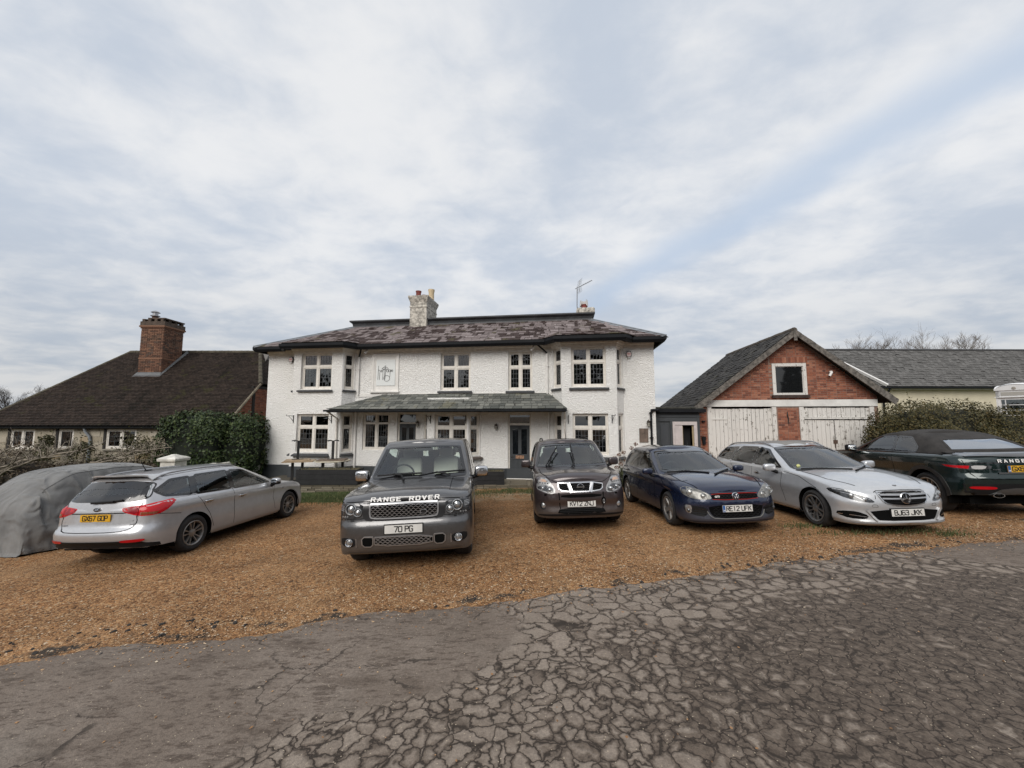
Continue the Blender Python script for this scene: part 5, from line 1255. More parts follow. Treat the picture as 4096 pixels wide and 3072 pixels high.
for sg in (1, -1):
    q = lambda p: p if sg > 0 else mirror_poly(p)
    h = c.panel('headlight', q(chaikin([(.47,.70),(.56,.675),(.80,.745),(.82,.80),(.79,.90),(.745,.965),(.62,.955),(.545,.87),(.48,.78)], 1)), 'F', .006, M_('silver_lamp', (.30,.30,.30), .28, .3, coat=.4, var=.4, vs=20), None, .03)
    c.panel('headlight_bowl', q(chaikin([(.50,.715),(.56,.70),(.79,.76),(.80,.81),(.60,.835),(.51,.78)], 1)), 'F', .009, LAMPDK, h, .004)
    for (y, z, r) in ((.575,.748,.062), (.70,.775,.05)): disc(c, 'F', sg*y, z, r, CHROME, 'lamp_ring', h, .014, .78); disc(c, 'F', sg*y, z, r*.7, M_('lamp_lens', (.2,.2,.2), .06), 'lamp_lens', h, .012, None, .4)
    ribbons(c, 'F', [[(sg*(.60+.045*k), .862+.004*k), (sg*(.617+.045*k), .864+.004*k)] for k in range(5)], .014, TRIM, 'lamp_divider', h, .010)
    c.panel('indicator', q([(.62,.885),(.75,.90),(.735,.94),(.65,.93)]), 'F', .009, M_('peach_lamp', (.55,.36,.25), .15, .4, coat=1), h, .004)
    f = disc(c, 'F', sg*.70, .465, .068, TRIM, 'fog_lamp_surround', None, .004, .7); disc(c, 'F', sg*.70, .465, .045, LAMPCL, 'fog_lamp', f, .004, None, .3)
    b = MB(); p, n = c.proj('F', sg*.66, .665, .004); rbox(b, Matrix.Translation(p), (.02,.055,.035), .5, 6); b.build('washer_jet', UNDER, c.root)
    c.panel('bumper_edge', q([(.40,.70),(.425,.70),(.41,.44),(.385,.36),(.375,.37),(.395,.45)]), 'F', .002, UNDER, None, .003)
g = c.panel('grille', chaikin([(-.42,.86),(.42,.86),(.405,.73),(.21,.705),(-.21,.705),(-.405,.73)], 1), 'F', .006, UNDER, None, .02)
L = []
for k in range(4): L.append([(-.40+.05*i, .745+.034*k+(.008 if i % 2 else -.008)) for i in range(17)])
ribbons(c, 'F', L, .007, TRIM, 'grille_mesh', g, .008)
ribbons(c, 'F', [chaikin([(-.42,.865),(.42,.865),(.405,.735),(.2,.71),(-.2,.71),(-.405,.735),(-.42,.865)], 1, False)], .018, CHROME, 'grille_surround', g, .010, .008)
for sg in (1, -1): ribbons(c, 'F', [[(sg*.225,.865),(sg*.175,.70)]], .058, CHROME, 'grille_bar', g, .013, .008)
m = disc(c, 'F', 0, .785, .066, CHROME, 'badge', g, .016, .76)
b = MB(); p, n = c.proj('F', 0, .785, .026); b.box(tuple(p-Vector((.006,.072,.014))), tuple(p+Vector((.006,.072,.014)))); b.build('badge_bar', CHROME, m)
word(c, 'NISSAN', .022, 'F', 0, .785, TRIM, m, 1.0, .034, bold=.02)
c.panel('bumper_slot', chaikin([(-.38,.665),(.38,.665),(.375,.61),(-.375,.605)], 1), 'F', .004, UNDER, None, .01)
c.panel('lower_intake', chaikin([(-.40,.42),(.40,.42),(.46,.31),(-.46,.31)], 1), 'F', .004, UNDER, None, .01)
ribbons(c, 'F', [[(-.41,z),(0,z),(.41,z)] for z in (.335,.365,.395)], .008, TRIM, 'intake_bar', None, .008)
c.panel('bumper_lip', [(-.80,.275),(.80,.275),(.80,.30),(.5,.315),(-.5,.315),(-.80,.30)], 'F', .006, TRIM, None, .02)
b = c.panel('tow_eye_cover', rrect(.37,.455,.475,.60), 'F', .003, UNDER, None, .006)
t_ = MB(); p, n = c.proj('F', .412, .535, .02); t_.tube([p+Vector((0,.014*math.cos(a),.035*math.sin(a))) for a in [2*PI*i/14 for i in range(15)]], .007, 6); t_.build('tow_eye', SATIN, b)
plate(c, None, .50, 'KV12 ZNJ', WPLATE, 'F', holder=False, tilt=.0)
for sg in (1, -1): c.seam('bonnet_gap', [(1.1,sg*.73),(1.7,sg*.71),(2.03,sg*.60)], 'T', .012, None, .004)
c.seam('bonnet_gap', [(-.62,.965),(-.46,.885),(-.42,.875),(.42,.875),(.46,.885),(.62,.965)], 'F', .010, None, .002)
wipers(c, [[(-.56,1.10,.02),(-.47,1.19,.05),(-.40,1.27,.08),(-.26,1.43,.10)], [(-.50,1.10,.02),(-.44,1.17,.07),(-.40,1.25,.09)], [(.0,1.10,.03),(.045,1.19,.06),(.045,1.30,.09),(.04,1.46,.12)], [(-.05,1.10,.02),(.055,1.16,.06),(.05,1.28,.09)]])
rails(c, (.0,-1.75), .56, .05, TRIM)
b = MB(); p, n = c.proj('T', .0, .02, 0); b.tube([p, p+Vector((-.03,0,.03)), p+Vector((-.06,-.015,.24))], [.014,.008,.003], 6); b.build('aerial', TRIM, c.root)
c.panel('sun_roof', chaikin(rect(-1.5,-.35,-.42,.42), 1), 'T', .004, GLOSSB, None, .01)
door_lines(c, S, [[(.72,1.06),(.70,.8),(.76,.40)], [(-.36,1.08),(-.36,.36)], [(-1.0,.8),(-1.25,1.07)]], 0, 0, [(-.16,.94),(-1.06,.96)])
c.panel('sun_visor_band', chaikin([(-.24,1.50),(.24,1.50),(.32,1.565),(-.32,1.565)], 1), 'F', -.012, DASH, None, .004, .1, c.cbvh)

# --- dark blue hatchback
P_GO = car_paint('deep_blue', (.010,.017,.045), .35, .22, flake=.3, dirt=(.06,.055,.05))
S = dict(name='hatchback_car', label='dark blue hatchback with red-lined grille and plate RE12 UFK', paint=P_GO, WB=2.575, R=.318, yo=.885, tw=.225, arch=.045,
    M=car_matrix(3.93, 6.82, -89.5, 2.157),
    plan=[(2.157,0),(2.14,.35),(2.07,.62),(1.92,.80),(1.65,.874),(1.0,.886),(0,.889),(-1.3,.885),(-1.8,.82),(-2.0,.6),(-2.05,0)],
    top=[(-2.05,.88),(-1.6,.935),(-.5,.945),(.6,.93),(1.0,.92),(1.5,.87),(1.9,.795),(2.06,.75),(2.157,.71)],
    sill=[(-2.05,.32),(-1.7,.28),(-1,.22),(1,.22),(1.7,.20),(2.157,.19)],
    front=[(.19,.06),(.24,.0),(.40,.02),(.52,.0),(.6,.02),(.71,.06)], rear=[(.3,.06),(.5,0),(.7,.04),(.9,.08)], side=[(0,.05),(.1,.01),(.35,0),(.7,.02),(.78,.01),(1,.05)], crown=.05, round=.04,
    hood=lambda x, y: .012*(1-sstep(.45,.60,abs(y)))*sstep(1.0,1.4,x) if x > .9 else 0,
    cabin=dict(wb=.845, wr=.63, zb=.85, xf=[(0,1.26),(1,.06)], xr=[(0,-1.95),(.55,-1.82),(1,-1.52)], roof=[(-1.75,1.345),(-1.3,1.395),(-.7,1.415),(-.2,1.405),(.08,1.37)], bow=.22, crown=.045, rnd=.06, taper=.95),
    windows=[dict(view='F', poly=[(-.75,.965),(-.4,.94),(.4,.94),(.75,.965),(.575,1.335),(.3,1.355),(-.3,1.355),(-.575,1.335)], frame=.04),
        dict(view='S', poly=[(.60,.955),(-.02,1.31),(-.38,1.34),(-.40,.965)], frame=.022), dict(view='S', poly=[(-.47,.965),(-.45,1.34),(-.95,1.33),(-1.28,1.22),(-1.36,.985)], frame=.022, glass=DGLASS),
        dict(view='B', poly=rect(-.62,.62,1.0,1.28), frame=.04)],
    rim=dict(r=.222, n=5, w0=.07, w1=.115, waist=1.05), top_dash=.90, seats=dict(x=-.15, z=.60), mirrors=dict(x=.62, y=.98, z=.965, size=(.13,.22,.13), e=.6))
c = build_car(S)
for sg in (1, -1):
    q = lambda p: p if sg > 0 else mirror_poly(p)
    h = c.panel('headlight', q(chaikin([(.405,.605),(.42,.665),(.50,.72),(.64,.785),(.76,.805),(.82,.76),(.81,.675),(.72,.615),(.55,.59)], 1)), 'F', .005, M_('hazy_lamp', (.17,.165,.15), .25, .3, coat=.5, var=.45, vs=12), None, .02)
    for (y, z, r) in ((.705,.71,.070), (.525,.652,.050)): disc(c, 'F', sg*y, z, r, LAMPCL, 'lamp_ring', h, .008, .8); disc(c, 'F', sg*y, z, r*.78, M_('lamp_lens2', (.30,.30,.29), .2, .5, coat=.5), 'lamp_lens', h, .006, None, .4)
    v = c.panel('fog_intake', q(chaikin([(.47,.46),(.80,.50),(.82,.40),(.72,.33),(.52,.30)], 1)), 'F', .003, TRIM, None, .008)
    ribbons(c, 'F', [[(sg*.52,z),(sg*.70,z+.012)] for z in (.345,.385,.425)], .012, GLOSSB, 'intake_fin', v, .008)
    f = c.panel('fog_lamp', q(chaikin([(.71,.485),(.80,.50),(.795,.37),(.73,.345)], 1)), 'F', .008, LAMPCL, v, .004)
    disc(c, 'F', sg*.755, .40, .028, LAMPDK, 'fog_lens', f, .010, None, .4)
g = c.panel('grille', chaikin([(-.405,.675),(-.2,.682),(.2,.682),(.405,.675),(.40,.595),(.2,.58),(-.2,.58),(-.40,.595)], 1), 'F', .004, UNDER, None, .015)
L = [[(-.38+.03*i, 0.605+.026*k+(.006 if (i+k) % 2 else -.006)) for i in range(26)] for k in range(3)]
ribbons(c, 'F', L, .006, TRIM, 'grille_mesh', g, .008)
REDLINE = M_('red_line', (.30,.018,.015), .6, spec=.2)
ribbons(c, 'F', [[(-.405,.677),(-.2,.684),(.2,.684),(.405,.677)], [(-.40,.597),(-.2,.586),(.2,.586),(.40,.597)]], .008, REDLINE, 'red_strip', g, .008)
c.seam('bonnet_gap', [(-.42,.69),(-.2,.696),(.2,.696),(.42,.69)], 'F', .008)
for sg in (1, -1): c.seam('bonnet_gap', [(1.06,sg*.70),(1.6,sg*.70),(1.96,sg*.57)], 'T', .012, None, .004)
m = disc(c, 'F', 0, .638, .066, CHROME, 'badge', g, .018, .82); disc(c, 'F', 0, .638, .054, M_('badge_blue', (.02,.03,.06), .2), 'badge_field', m, .016, None, .1)
p, n = c.proj('F', 0, .638, .034); bm_ = MB()
for (a, b_) in (((-.022,.040),(0,.004)), ((.022,.040),(0,.004)), ((-.044,.012),(-.019,-.040)), ((-.019,-.040),(0,-.006)), ((0,-.006),(.019,-.040)), ((.019,-.040),(.044,.012))): bm_.tube([p+Vector((0,a[0],a[1])), p+Vector((0,b_[0],b_[1]))], .0065, 6)
bm_.build('badge_emblem', CHROME, m)
word(c, 'GTI', .042, 'F', -.315, .637, WHITE, g, 1.25, .016, bold=.03)
li = c.panel('lower_intake', chaikin([(-.48,.50),(.48,.50),(.45,.36),(.38,.285),(-.38,.285),(-.45,.36)], 1), 'F', .004, UNDER, None, .01)
L = [[(-.40+.04*i, .31+.03*k+(.008 if (i+k) % 2 else -.008)) for i in range(21)] for k in range(6)]; ribbons(c, 'F', L, .005, TRIM, 'intake_mesh', li, .006)
ribbons(c, 'F', [chaikin([(-.50,.40),(-.46,.32),(-.38,.272),(.38,.272),(.46,.32),(.50,.40)], 1, False)], .012, M_('dull_grey_strip', (.16,.16,.15), .4), 'intake_strip', li, .008)
c.panel('bumper_lip', [(-.80,.19),(.80,.19),(.80,.215),(.5,.225),(-.5,.225),(-.80,.215)], 'F', .012, P_GO, None, .03)
plate(c, None, .445, 'RE12 UFK', WPLATE, 'F', True, dx=.02)
wipers(c, [[(-.66,.945,.02),(-.3,.965,.015),(.0,.955,.015)], [(.02,.935,.02),(.3,.955,.012),(.62,.965,.012)]])
c.panel('sun_roof', chaikin(rect(-.85,-.12,-.40,.40), 1), 'T', .004, GLOSSB, None, .01)
door_lines(c, S, [[(.70,.91),(.66,.6),(.74,.32)], [(-.43,.94),(-.43,.25)], [(-.95,.66),(-1.30,.96)], [(1.32,.72),(1.0,.86),(.75,.90)]], 0, 0, [(-.24,.82),(-1.12,.85)])
for vw in 'LR': c.panel('side_skirt', [(-.92,.20),(.92,.20),(.92,.25),(-.92,.25)], vw, .008, P_GO, None, .02)

# --- silver estate facing the road
P_ME = car_paint('silver', (.56,.57,.585), .55, .30, flake=.12, dirt=(.20,.18,.16), dirtk=.35)
S = dict(name='estate_car', label='silver estate car facing the road with star grille and plate BJ63 JKK', paint=P_ME, WB=2.874, R=.325, yo=.92, tw=.235, arch=.05,
    M=car_matrix(6.47, 6.42, -91.5, 2.267),
    plan=[(2.267,0),(2.25,.35),(2.18,.63),(2.0,.83),(1.7,.908),(1.1,.92),(0,.927),(-1.6,.92),(-2.3,.85),(-2.55,.6),(-2.63,0)],
    top=[(-2.63,.92),(-1,.965),(.4,.945),(.85,.93),(1.4,.875),(1.9,.79),(2.12,.74),(2.267,.70)],
    sill=[(-2.63,.32),(-1.8,.28),(-1,.21),(1,.21),(1.8,.19),(2.267,.18)],
    front=[(.18,.06),(.23,-.015),(.27,.01),(.40,.015),(.5,.0),(.6,.02),(.7,.06)], rear=[(.3,.06),(.5,0),(.7,.04),(.9,.08)], side=[(0,.05),(.1,.01),(.35,.01),(.62,.0),(.70,.012),(1,.055)], crown=.06, round=.045,
    hood=lambda x, y: .012*(1-sstep(.38,.55,abs(y)))*sstep(.9,1.3,x) if x > .8 else 0,
    cabin=dict(wb=.88, wr=.615, zb=.87, xf=[(0,1.24),(1,-.02)], xr=[(0,-2.48),(.5,-2.36),(1,-1.98)], roof=[(-2.3,1.30),(-1.8,1.36),(-1.2,1.40),(-.5,1.415),(-.02,1.375)], bow=.22, crown=.05, rnd=.09, taper=.93),
    windows=[dict(view='F', poly=[(-.77,.965),(-.4,.945),(.4,.945),(.77,.965),(.555,1.34),(.3,1.36),(-.3,1.36),(-.555,1.34)], frame=.035),
        dict(view='S', poly=[(.56,.97),(-.08,1.31),(-.36,1.345),(-.38,.975)], frame=.022), dict(view='S', poly=[(-.46,.975),(-.44,1.345),(-1.1,1.335),(-1.36,1.16),(-1.40,.985)], frame=.022), dict(view='S', poly=[(-1.50,.99),(-1.25,1.315),(-1.9,1.27),(-2.18,1.02)], frame=.022),
        dict(view='B', poly=rect(-.64,.64,1.0,1.28), frame=.04)],
    rim=dict(r=.235, n=5, twin=True, w0=.026, w1=.034, g0=.02, g1=.052, mat=M_('dark_alloy', (.26,.26,.26), .35, .8, var=.2, vs=8)), top_dash=.91, seats=dict(x=-.30, z=.62, mat=SEATGR), mirrors=dict(x=.46, y=1.03, z=.975, size=(.13,.24,.145), e=.55))
c = build_car(S)
for sg in (1, -1):
    q = lambda p: p if sg > 0 else mirror_poly(p)
    h = c.panel('headlight', q(chaikin([(.455,.545),(.50,.60),(.60,.66),(.72,.72),(.815,.755),(.865,.735),(.86,.67),(.78,.60),(.62,.55)], 1)), 'F', .005, LAMPDK, None, .02)
    ribbons(c, 'F', [[(sg*.56,.632),(sg*.66,.675),(sg*.76,.722),(sg*.84,.735)]], .016, LAMPCL, 'light_strip', h, .010)
    ribbons(c, 'F', [[(sg*.52,.585),(sg*.56,.605),(sg*.60,.575),(sg*.66,.62),(sg*.74,.67),(sg*.80,.69)]], .010, LAMPCL, 'light_strip', h, .010)
    for (y, z, r) in ((.71,.645,.042), (.585,.592,.030)): disc(c, 'F', sg*y, z, r, LAMPCL, 'lamp_lens', h, .010, None, .4)
    v = c.panel('fog_intake', q(chaikin([(.56,.335),(.70,.40),(.85,.385),(.86,.32),(.78,.275),(.60,.275)], 1)), 'F', .004, UNDER, None, .012)
    ribbons(c, 'F', [[(sg*.58,.312),(sg*.72,.33),(sg*.85,.335)]], .010, CHROME, 'chrome_strip', v, .010)
    ribbons(c, 'F', [[(sg*.47,.245),(sg*.52,.33),(sg*.58,.43)]], .028, P_ME, 'bumper_blade', None, .010, .012)
    c.seam('washer_gap', chaikin([(sg*.43,.475),(sg*.52,.475),(sg*.50,.515),(sg*.44,.51),(sg*.43,.475)], 1, False), 'F', .005)
gp_ = [(-.375,.70),(-.2,.708),(.2,.708),(.375,.70),(.385,.655),(.33,.54),(.18,.505),(0,.49),(-.18,.505),(-.33,.54),(-.385,.655)]
g = c.panel('grille', chaikin(gp_, 1), 'F', .004, UNDER, None, .015)
for z in (.655,.60): 
    for sg in (1, -1): ribbons(c, 'F', [[(sg*.06,z),(sg*.2,z+.002),(sg*(.365 if z > .62 else .35),z+.006)]], .022, SATIN, 'grille_bar', g, .010, .010)
for z in (.685,.63,.572,.54): ribbons(c, 'F', [[(-.33,z),(0,z-.002),(.33,z)]], .006, TRIM, 'grille_slat', g, .006)
ribbons(c, 'F', [chaikin(gp_+[gp_[0]], 1, False)], .014, CHROME, 'grille_surround', g, .008, .008)
m = disc(c, 'F', 0, .605, .088, CHROME, 'badge', g, .020, .86); disc(c, 'F', 0, .605, .076, GLOSSB, 'badge_field', m, .016, None, .06)
p, n = c.proj('F', 0, .605, .032); b = MB()
for a in (90, 210, 330):
    a = math.radians(a); d_ = Vector((0, math.cos(a), math.sin(a))); s_ = Vector((0, -math.sin(a), math.cos(a))); b.tube([p, p+d_*.076], [.017,.004], 4)
b.build('badge_star', CHROME, m)
bp = MB(); p, n = c.proj('T', 2.10, 0, .003); bp.lathe([(.03,0),(.026,.004),(0,.006)], basis(p, Vector((1,0,0)), Vector((0,1,0)), n), 16); bp.build('bonnet_badge', SATIN, c.root)
for sg in (1, -1): c.seam('bonnet_gap', [(1.0,sg*.735),(1.6,sg*.72),(1.98,sg*.55)], 'T', .012, None, .004)
c.seam('bonnet_gap', [(-.44,.60),(-.41,.70),(-.36,.725),(0,.732),(.36,.725),(.41,.70),(.44,.60)], 'F', .008, None, .002)
li = c.panel('lower_intake', chaikin([(-.56,.43),(.56,.43),(.48,.30),(.42,.255),(-.42,.255),(-.48,.30)], 1), 'F', .004, UNDER, None, .01)
plate(c, None, .385, 'BJ63 JKK', WPLATE, 'F', dx=.02)
c.panel('bumper_lip', [(-.86,.185),(.86,.185),(.86,.215),(.45,.222),(0,.235),(-.45,.222),(-.86,.215)], 'F', .014, P_ME, None, .03)
wipers(c, [[(-.66,.955,.02),(-.3,.97,.015),(.05,.965,.015)], [(.0,.95,.02),(.3,.965,.012),(.62,.975,.012)]])
rails(c, (-.05,-2.0), .545, .03, SATIN)
c.panel('sun_roof', chaikin(rect(-1.4,-.15,-.42,.42), 1), 'T', .004, M_('dusty_glass_roof', (.20,.19,.175), .5), None, .01)
b = disc(c, 'F', -.62, 1.01, .035, M_('pale_yellow_sticker', (.55,.55,.22), .6), 'window_sticker', None, .008, None, .02)
door_lines(c, S, [[(.62,.93),(.60,.6),(.70,.32)], [(-.42,.96),(-.42,.25)], [(-1.05,.66),(-1.42,.98)], [(1.55,.70),(1.1,.86),(.66,.91)]], 0, 0, [(-.2,.80),(-1.18,.82)], CHROME)
for vw in 'LR': c.panel('side_skirt', [(-1.05,.20),(1.05,.20),(1.05,.235),(-1.05,.235)], vw, .008, CHROME, None, .02)

# --- silver estate seen from behind
P_KI = car_paint('silver_beige', (.50,.505,.52), .55, .32, flake=.12, dirt=(.22,.19,.165), dirtk=.6)
S = dict(name='estate_car', label='silver estate car seen from behind beside the grey car cover, plate GX67 GOP', paint=P_KI, WB=2.65, R=.315, yo=.885, tw=.215, arch=.05,
    M=car_matrix(-6.33, 10.72, 86.0, 2.225),
    plan=[(2.225,0),(2.2,.35),(2.1,.65),(1.93,.80),(1.6,.875),(1,.888),(0,.89),(-1.5,.888),(-1.98,.865),(-2.17,.75),(-2.255,.45),(-2.28,0)],
    top=[(-2.28,.93),(-1.8,.985),(-.8,.975),(.5,.945),(1.0,.925),(1.6,.845),(2,.745),(2.225,.66)],
    sill=[(-2.28,.30),(-1.7,.27),(-1,.21),(1,.21),(1.7,.20),(2.225,.20)],
    front=[(.2,.05),(.3,0),(.5,.02),(.66,.08)], rear=[(.28,.10),(.36,.06),(.42,.005),(.52,-.012),(.58,.01),(.63,.06),(.72,.075),(.93,.10)], side=[(0,.05),(.1,.01),(.35,0),(.7,.015),(.8,.01),(1,.055)], crown=.03, round=.06,
    cabin=dict(wb=.855, wr=.605, zb=.86, xf=[(0,1.34),(1,.17)], xr=[(0,-2.20),(.35,-2.15),(.7,-2.03),(1,-1.93)], roof=[(-2.2,1.335),(-1.6,1.385),(-.8,1.41),(-.2,1.41),(.17,1.365)], bow=.24, rbow=.14, crown=.05, rnd=.08, taper=.93),
    windows=[dict(view='F', poly=[(-.74,.96),(-.4,.94),(.4,.94),(.74,.96),(.545,1.325),(.3,1.345),(-.3,1.345),(-.545,1.325)], frame=.035),
        dict(view='S', poly=[(.66,.955),(.0,1.30),(-.36,1.335),(-.40,.965)], frame=.025), dict(view='S', poly=[(-.46,.97),(-.43,1.335),(-1.16,1.325),(-1.24,.99)], frame=.025), dict(view='S', poly=[(-1.32,.995),(-1.26,1.315),(-1.62,1.30),(-1.93,1.14),(-1.80,1.04)], frame=.03),
        dict(view='B', poly=[(-.69,1.045),(-.5,1.02),(.5,1.02),(.69,1.045),(.60,1.27),(.3,1.305),(-.3,1.305),(-.60,1.27)], frame=.10)],
    rim=dict(r=.21, n=5, twin=True, w0=.018, w1=.03, g0=.012, g1=.045), top_dash=.92, seats=dict(x=-.05, z=.60), mirrors=dict(x=.66, y=.985, z=.965, size=(.13,.20,.14), e=.55, mat=P_KI, cap=True))
c = build_car(S)
for sg in (1, -1):
    q = lambda p: p if sg > 0 else mirror_poly(p)
    h = c.panel('tail_lamp', q(chaikin([(.40,.915),(.44,.855),(.68,.785),(.98,.78),(1.14,.85),(1.34,.985),(1.08,.975),(.78,.945),(.53,.93)], 1)), 'PB', .006, REDL, None, .02)
    c.panel('lamp_inner', q(chaikin([(.42,.91),(.46,.865),(.665,.805),(.665,.93)], 1)), 'PB', .009, DKRED, h, .004); c.seam('lamp_gap', [(sg*.685,.955),(sg*.685,.77)], 'PB', .008, None, .011, h)
    c.panel('reverse_lamp', q([(.72,.80),(.95,.798),(1.0,.83),(.73,.845)]), 'PB', .009, M_('amber_smoke', (.20,.05,.015), .15, coat=1), h, .004)
    c.panel('reflector', q(rrect(.50,.82,.405,.445)), 'PB', .014, REDL, None, .008)
c.panel('bumper_skirt', [(-1.02,.29),(1.02,.29),(1.0,.34),(.84,.37),(.70,.425),(-.70,.425),(-.84,.37),(-1.0,.34)], 'PB', .008, TRIM, None, .03)
plate(c, None, .775, 'GX67 GOP', YPLATE, 'B', holder=False, dx=.014)
m = MB(); p, n = c.proj('B', 0, .905, .004); M = basis(p, Vector((0,-.062,0)), Vector((0,0,.034)), Vector((-1,0,0))); m.lathe([(1,-.01),(1,.006),(.84,.008),(.84,.002)], M, 24); b = m.build('badge', CHROME, c.root); m = MB(); m.lathe([(.86,.003),(0,.003)], M, 24); m.build('badge_field', TRIM, b)
word(c, 'KIA', .045, 'B', 0, .905, CHROME, b, 1.05, .010, bold=.03)
word(c, "cee'd", .036, 'B', -.60, .665, SATIN, None, 1.1, .004, bold=.02); word(c, 'ecodynamics', .028, 'B', .56, .665, SATIN, None, .8, .004, bold=.02)
c.seam('tailgate_gap', chaikin([(-.655,.98),(-.63,.80),(-.66,.70),(-.60,.60),(-.45,.565),(.45,.565),(.60,.60),(.66,.70),(.63,.80),(.655,.98)], 1, False), 'B', .010, None, .003)
c.seam('tailgate_crease', [(-.63,.85),(-.45,.842),(.45,.842),(.63,.85)], 'B', .014, None, .003)
ribbons(c, 'B', [[(-.60,.722),(0,.715),(.60,.722)]], .012, P_KI, 'tailgate_ridge', None, .003, .006)
b = MB(); rows = []
for i in range(15):
    y = -.58+1.16*i/14; k = 1-abs(y/.58)**4; p, n = c.proj('T', -1.80, y, 0); e, n2 = c.proj('B', y, 1.325, .035+.05*k); rows.append([p+Vector((.02,0,.001)), p+Vector((-.08,0,.012)), e+Vector((0,0,.035)), e+Vector((0,0,.012)), e+Vector((.06,0,-.004))])
b.grid(rows); b.build('roof_spoiler', P_KI, c.root, None, 60)
b = MB(); P = [c.proj('B', y, z, o)[0] for y, z, o in ((-.02,1.0,.02),(-.2,1.015,.02),(-.36,1.03,.018))]; b.tube(P, .016, 6); P = [c.proj('B', y, z, o)[0] for y, z, o in ((.12,1.0,.03),(-.25,1.012,.035))]; b.tube(P, .020, 6); b.build('rear_wiper', TRIM, c.root)
b = word(c, '7', .05, 'B', -.44, 1.05, WHITE, None, 1.3, .008, 'window_sticker', .02)
rails(c, (-.1,-1.85), .545, .03, SATIN)
b = MB(); p, n = c.proj('T', -1.45, 0, 0); rbox(b, Matrix.Translation(p+Vector((.03,0,.006))), (.14,.05,.03), .6, 6); b.tube([p, p+Vector((-.05,0,.07)), p+Vector((-.12,0,.20))], [.010,.007,.004], 6); b.build('aerial', TRIM, c.root)
door_lines(c, S, [[(.78,.92),(.72,.6),(.80,.32)], [(-.43,.97),(-.43,.24)], [(-.92,.34),(-1.02,.60),(-1.28,.985)], [(-1.98,.79),(-1.60,.72)]], 0, 0, [(-.22,.80),(-1.04,.83)], CHROME)
c.seam('tail_lamp_gap', [(-1.75,.75),(-2.05,.80)], 'R', .006)
b = MB(); p, n = c.proj('R', 1.05, .76, .006); rbox(b, Matrix.Translation(p), (.09,.015,.03), .8, 6); b.build('side_repeater', LAMPCL, c.root)

# --- dark green soft-top suv on the right
P_EV = car_paint('dark_green', (.008,.020,.019), .45, .20, flake=.3, dirt=(.09,.08,.07), dirtk=.5)
FAB = M_('soft_top_fabric', (.030,.027,.025), .95, var=.3, vs=5, bump=.4, bs=70)
S = dict(name='convertible_car', label='dark green soft-top SUV seen from behind with yellow plate beside the hedge', paint=P_EV, roofpaint=FAB, WB=2.66, R=.372, yo=.945, tw=.245, arch=.06,
    M=car_matrix(10.26, 11.45, 79.0, 2.21) @ Matrix.Scale(1.05, 4),
    plan=[(2.21,0),(2.19,.4),(2.1,.72),(1.93,.88),(1.7,.94),(1,.95),(0,.945),(-1,.955),(-1.7,.955),(-2.0,.87),(-2.13,.6),(-2.16,0)],
    top=[(-2.16,1.06),(-1.8,1.105),(-1,1.10),(.5,1.075),(1.1,1.055),(1.8,.99),(2.21,.90)],
    sill=[(-2.16,.42),(-1.7,.38),(-1,.34),(1,.34),(1.7,.33),(2.21,.34)],
    front=[(.3,.06),(.5,0),(.7,.02),(.9,.08)], rear=[(.38,.10),(.50,.03),(.62,0),(.72,-.01),(.78,.04),(.95,.06),(1.05,.08)], side=[(0,.05),(.12,.0),(.45,.0),(.55,.012),(.85,.0),(1,.04)], crown=.03, round=.05,
    cabin=dict(wb=.87, wr=.60, zb=1.0, xf=[(0,1.30),(1,.30)], xr=[(0,-1.92),(.25,-1.72),(.55,-1.45),(.85,-1.12),(1,-.92)], roof=[(-1.6,1.40),(-1.0,1.47),(-.3,1.50),(.3,1.46)], bow=.2, rbow=.14, crown=.05, rnd=.09, taper=.93),
    windows=[dict(view='F', poly=[(-.76,1.09),(.76,1.09),(.55,1.42),(-.55,1.42)], frame=.04),
        dict(view='S', poly=[(.66,1.10),(.12,1.40),(-.34,1.425),(-.40,1.105)], frame=.02), dict(view='S', poly=[(-.44,1.105),(-.38,1.425),(-.72,1.41),(-1.02,1.20),(-1.0,1.11)], frame=.02),
        dict(view='B', poly=[(-.62,1.165),(.62,1.165),(.47,1.375),(-.47,1.375)], frame=.02, fmat=FAB, glass=M_('rear_glass_sky', (.35,.38,.42), .06, .85))],
    rim=dict(r=.27, n=5, twin=True, w0=.03, w1=.045, g0=.03, g1=.05, mat=M_('bronze_alloy', (.32,.29,.26), .35, .8)), top_dash=1.06, seats=dict(x=-.1, z=.68, low=.15), mirrors=dict(x=.62, y=1.04, z=1.13, size=(.14,.22,.16), mat=TRIM, e=.5))
c = build_car(S)
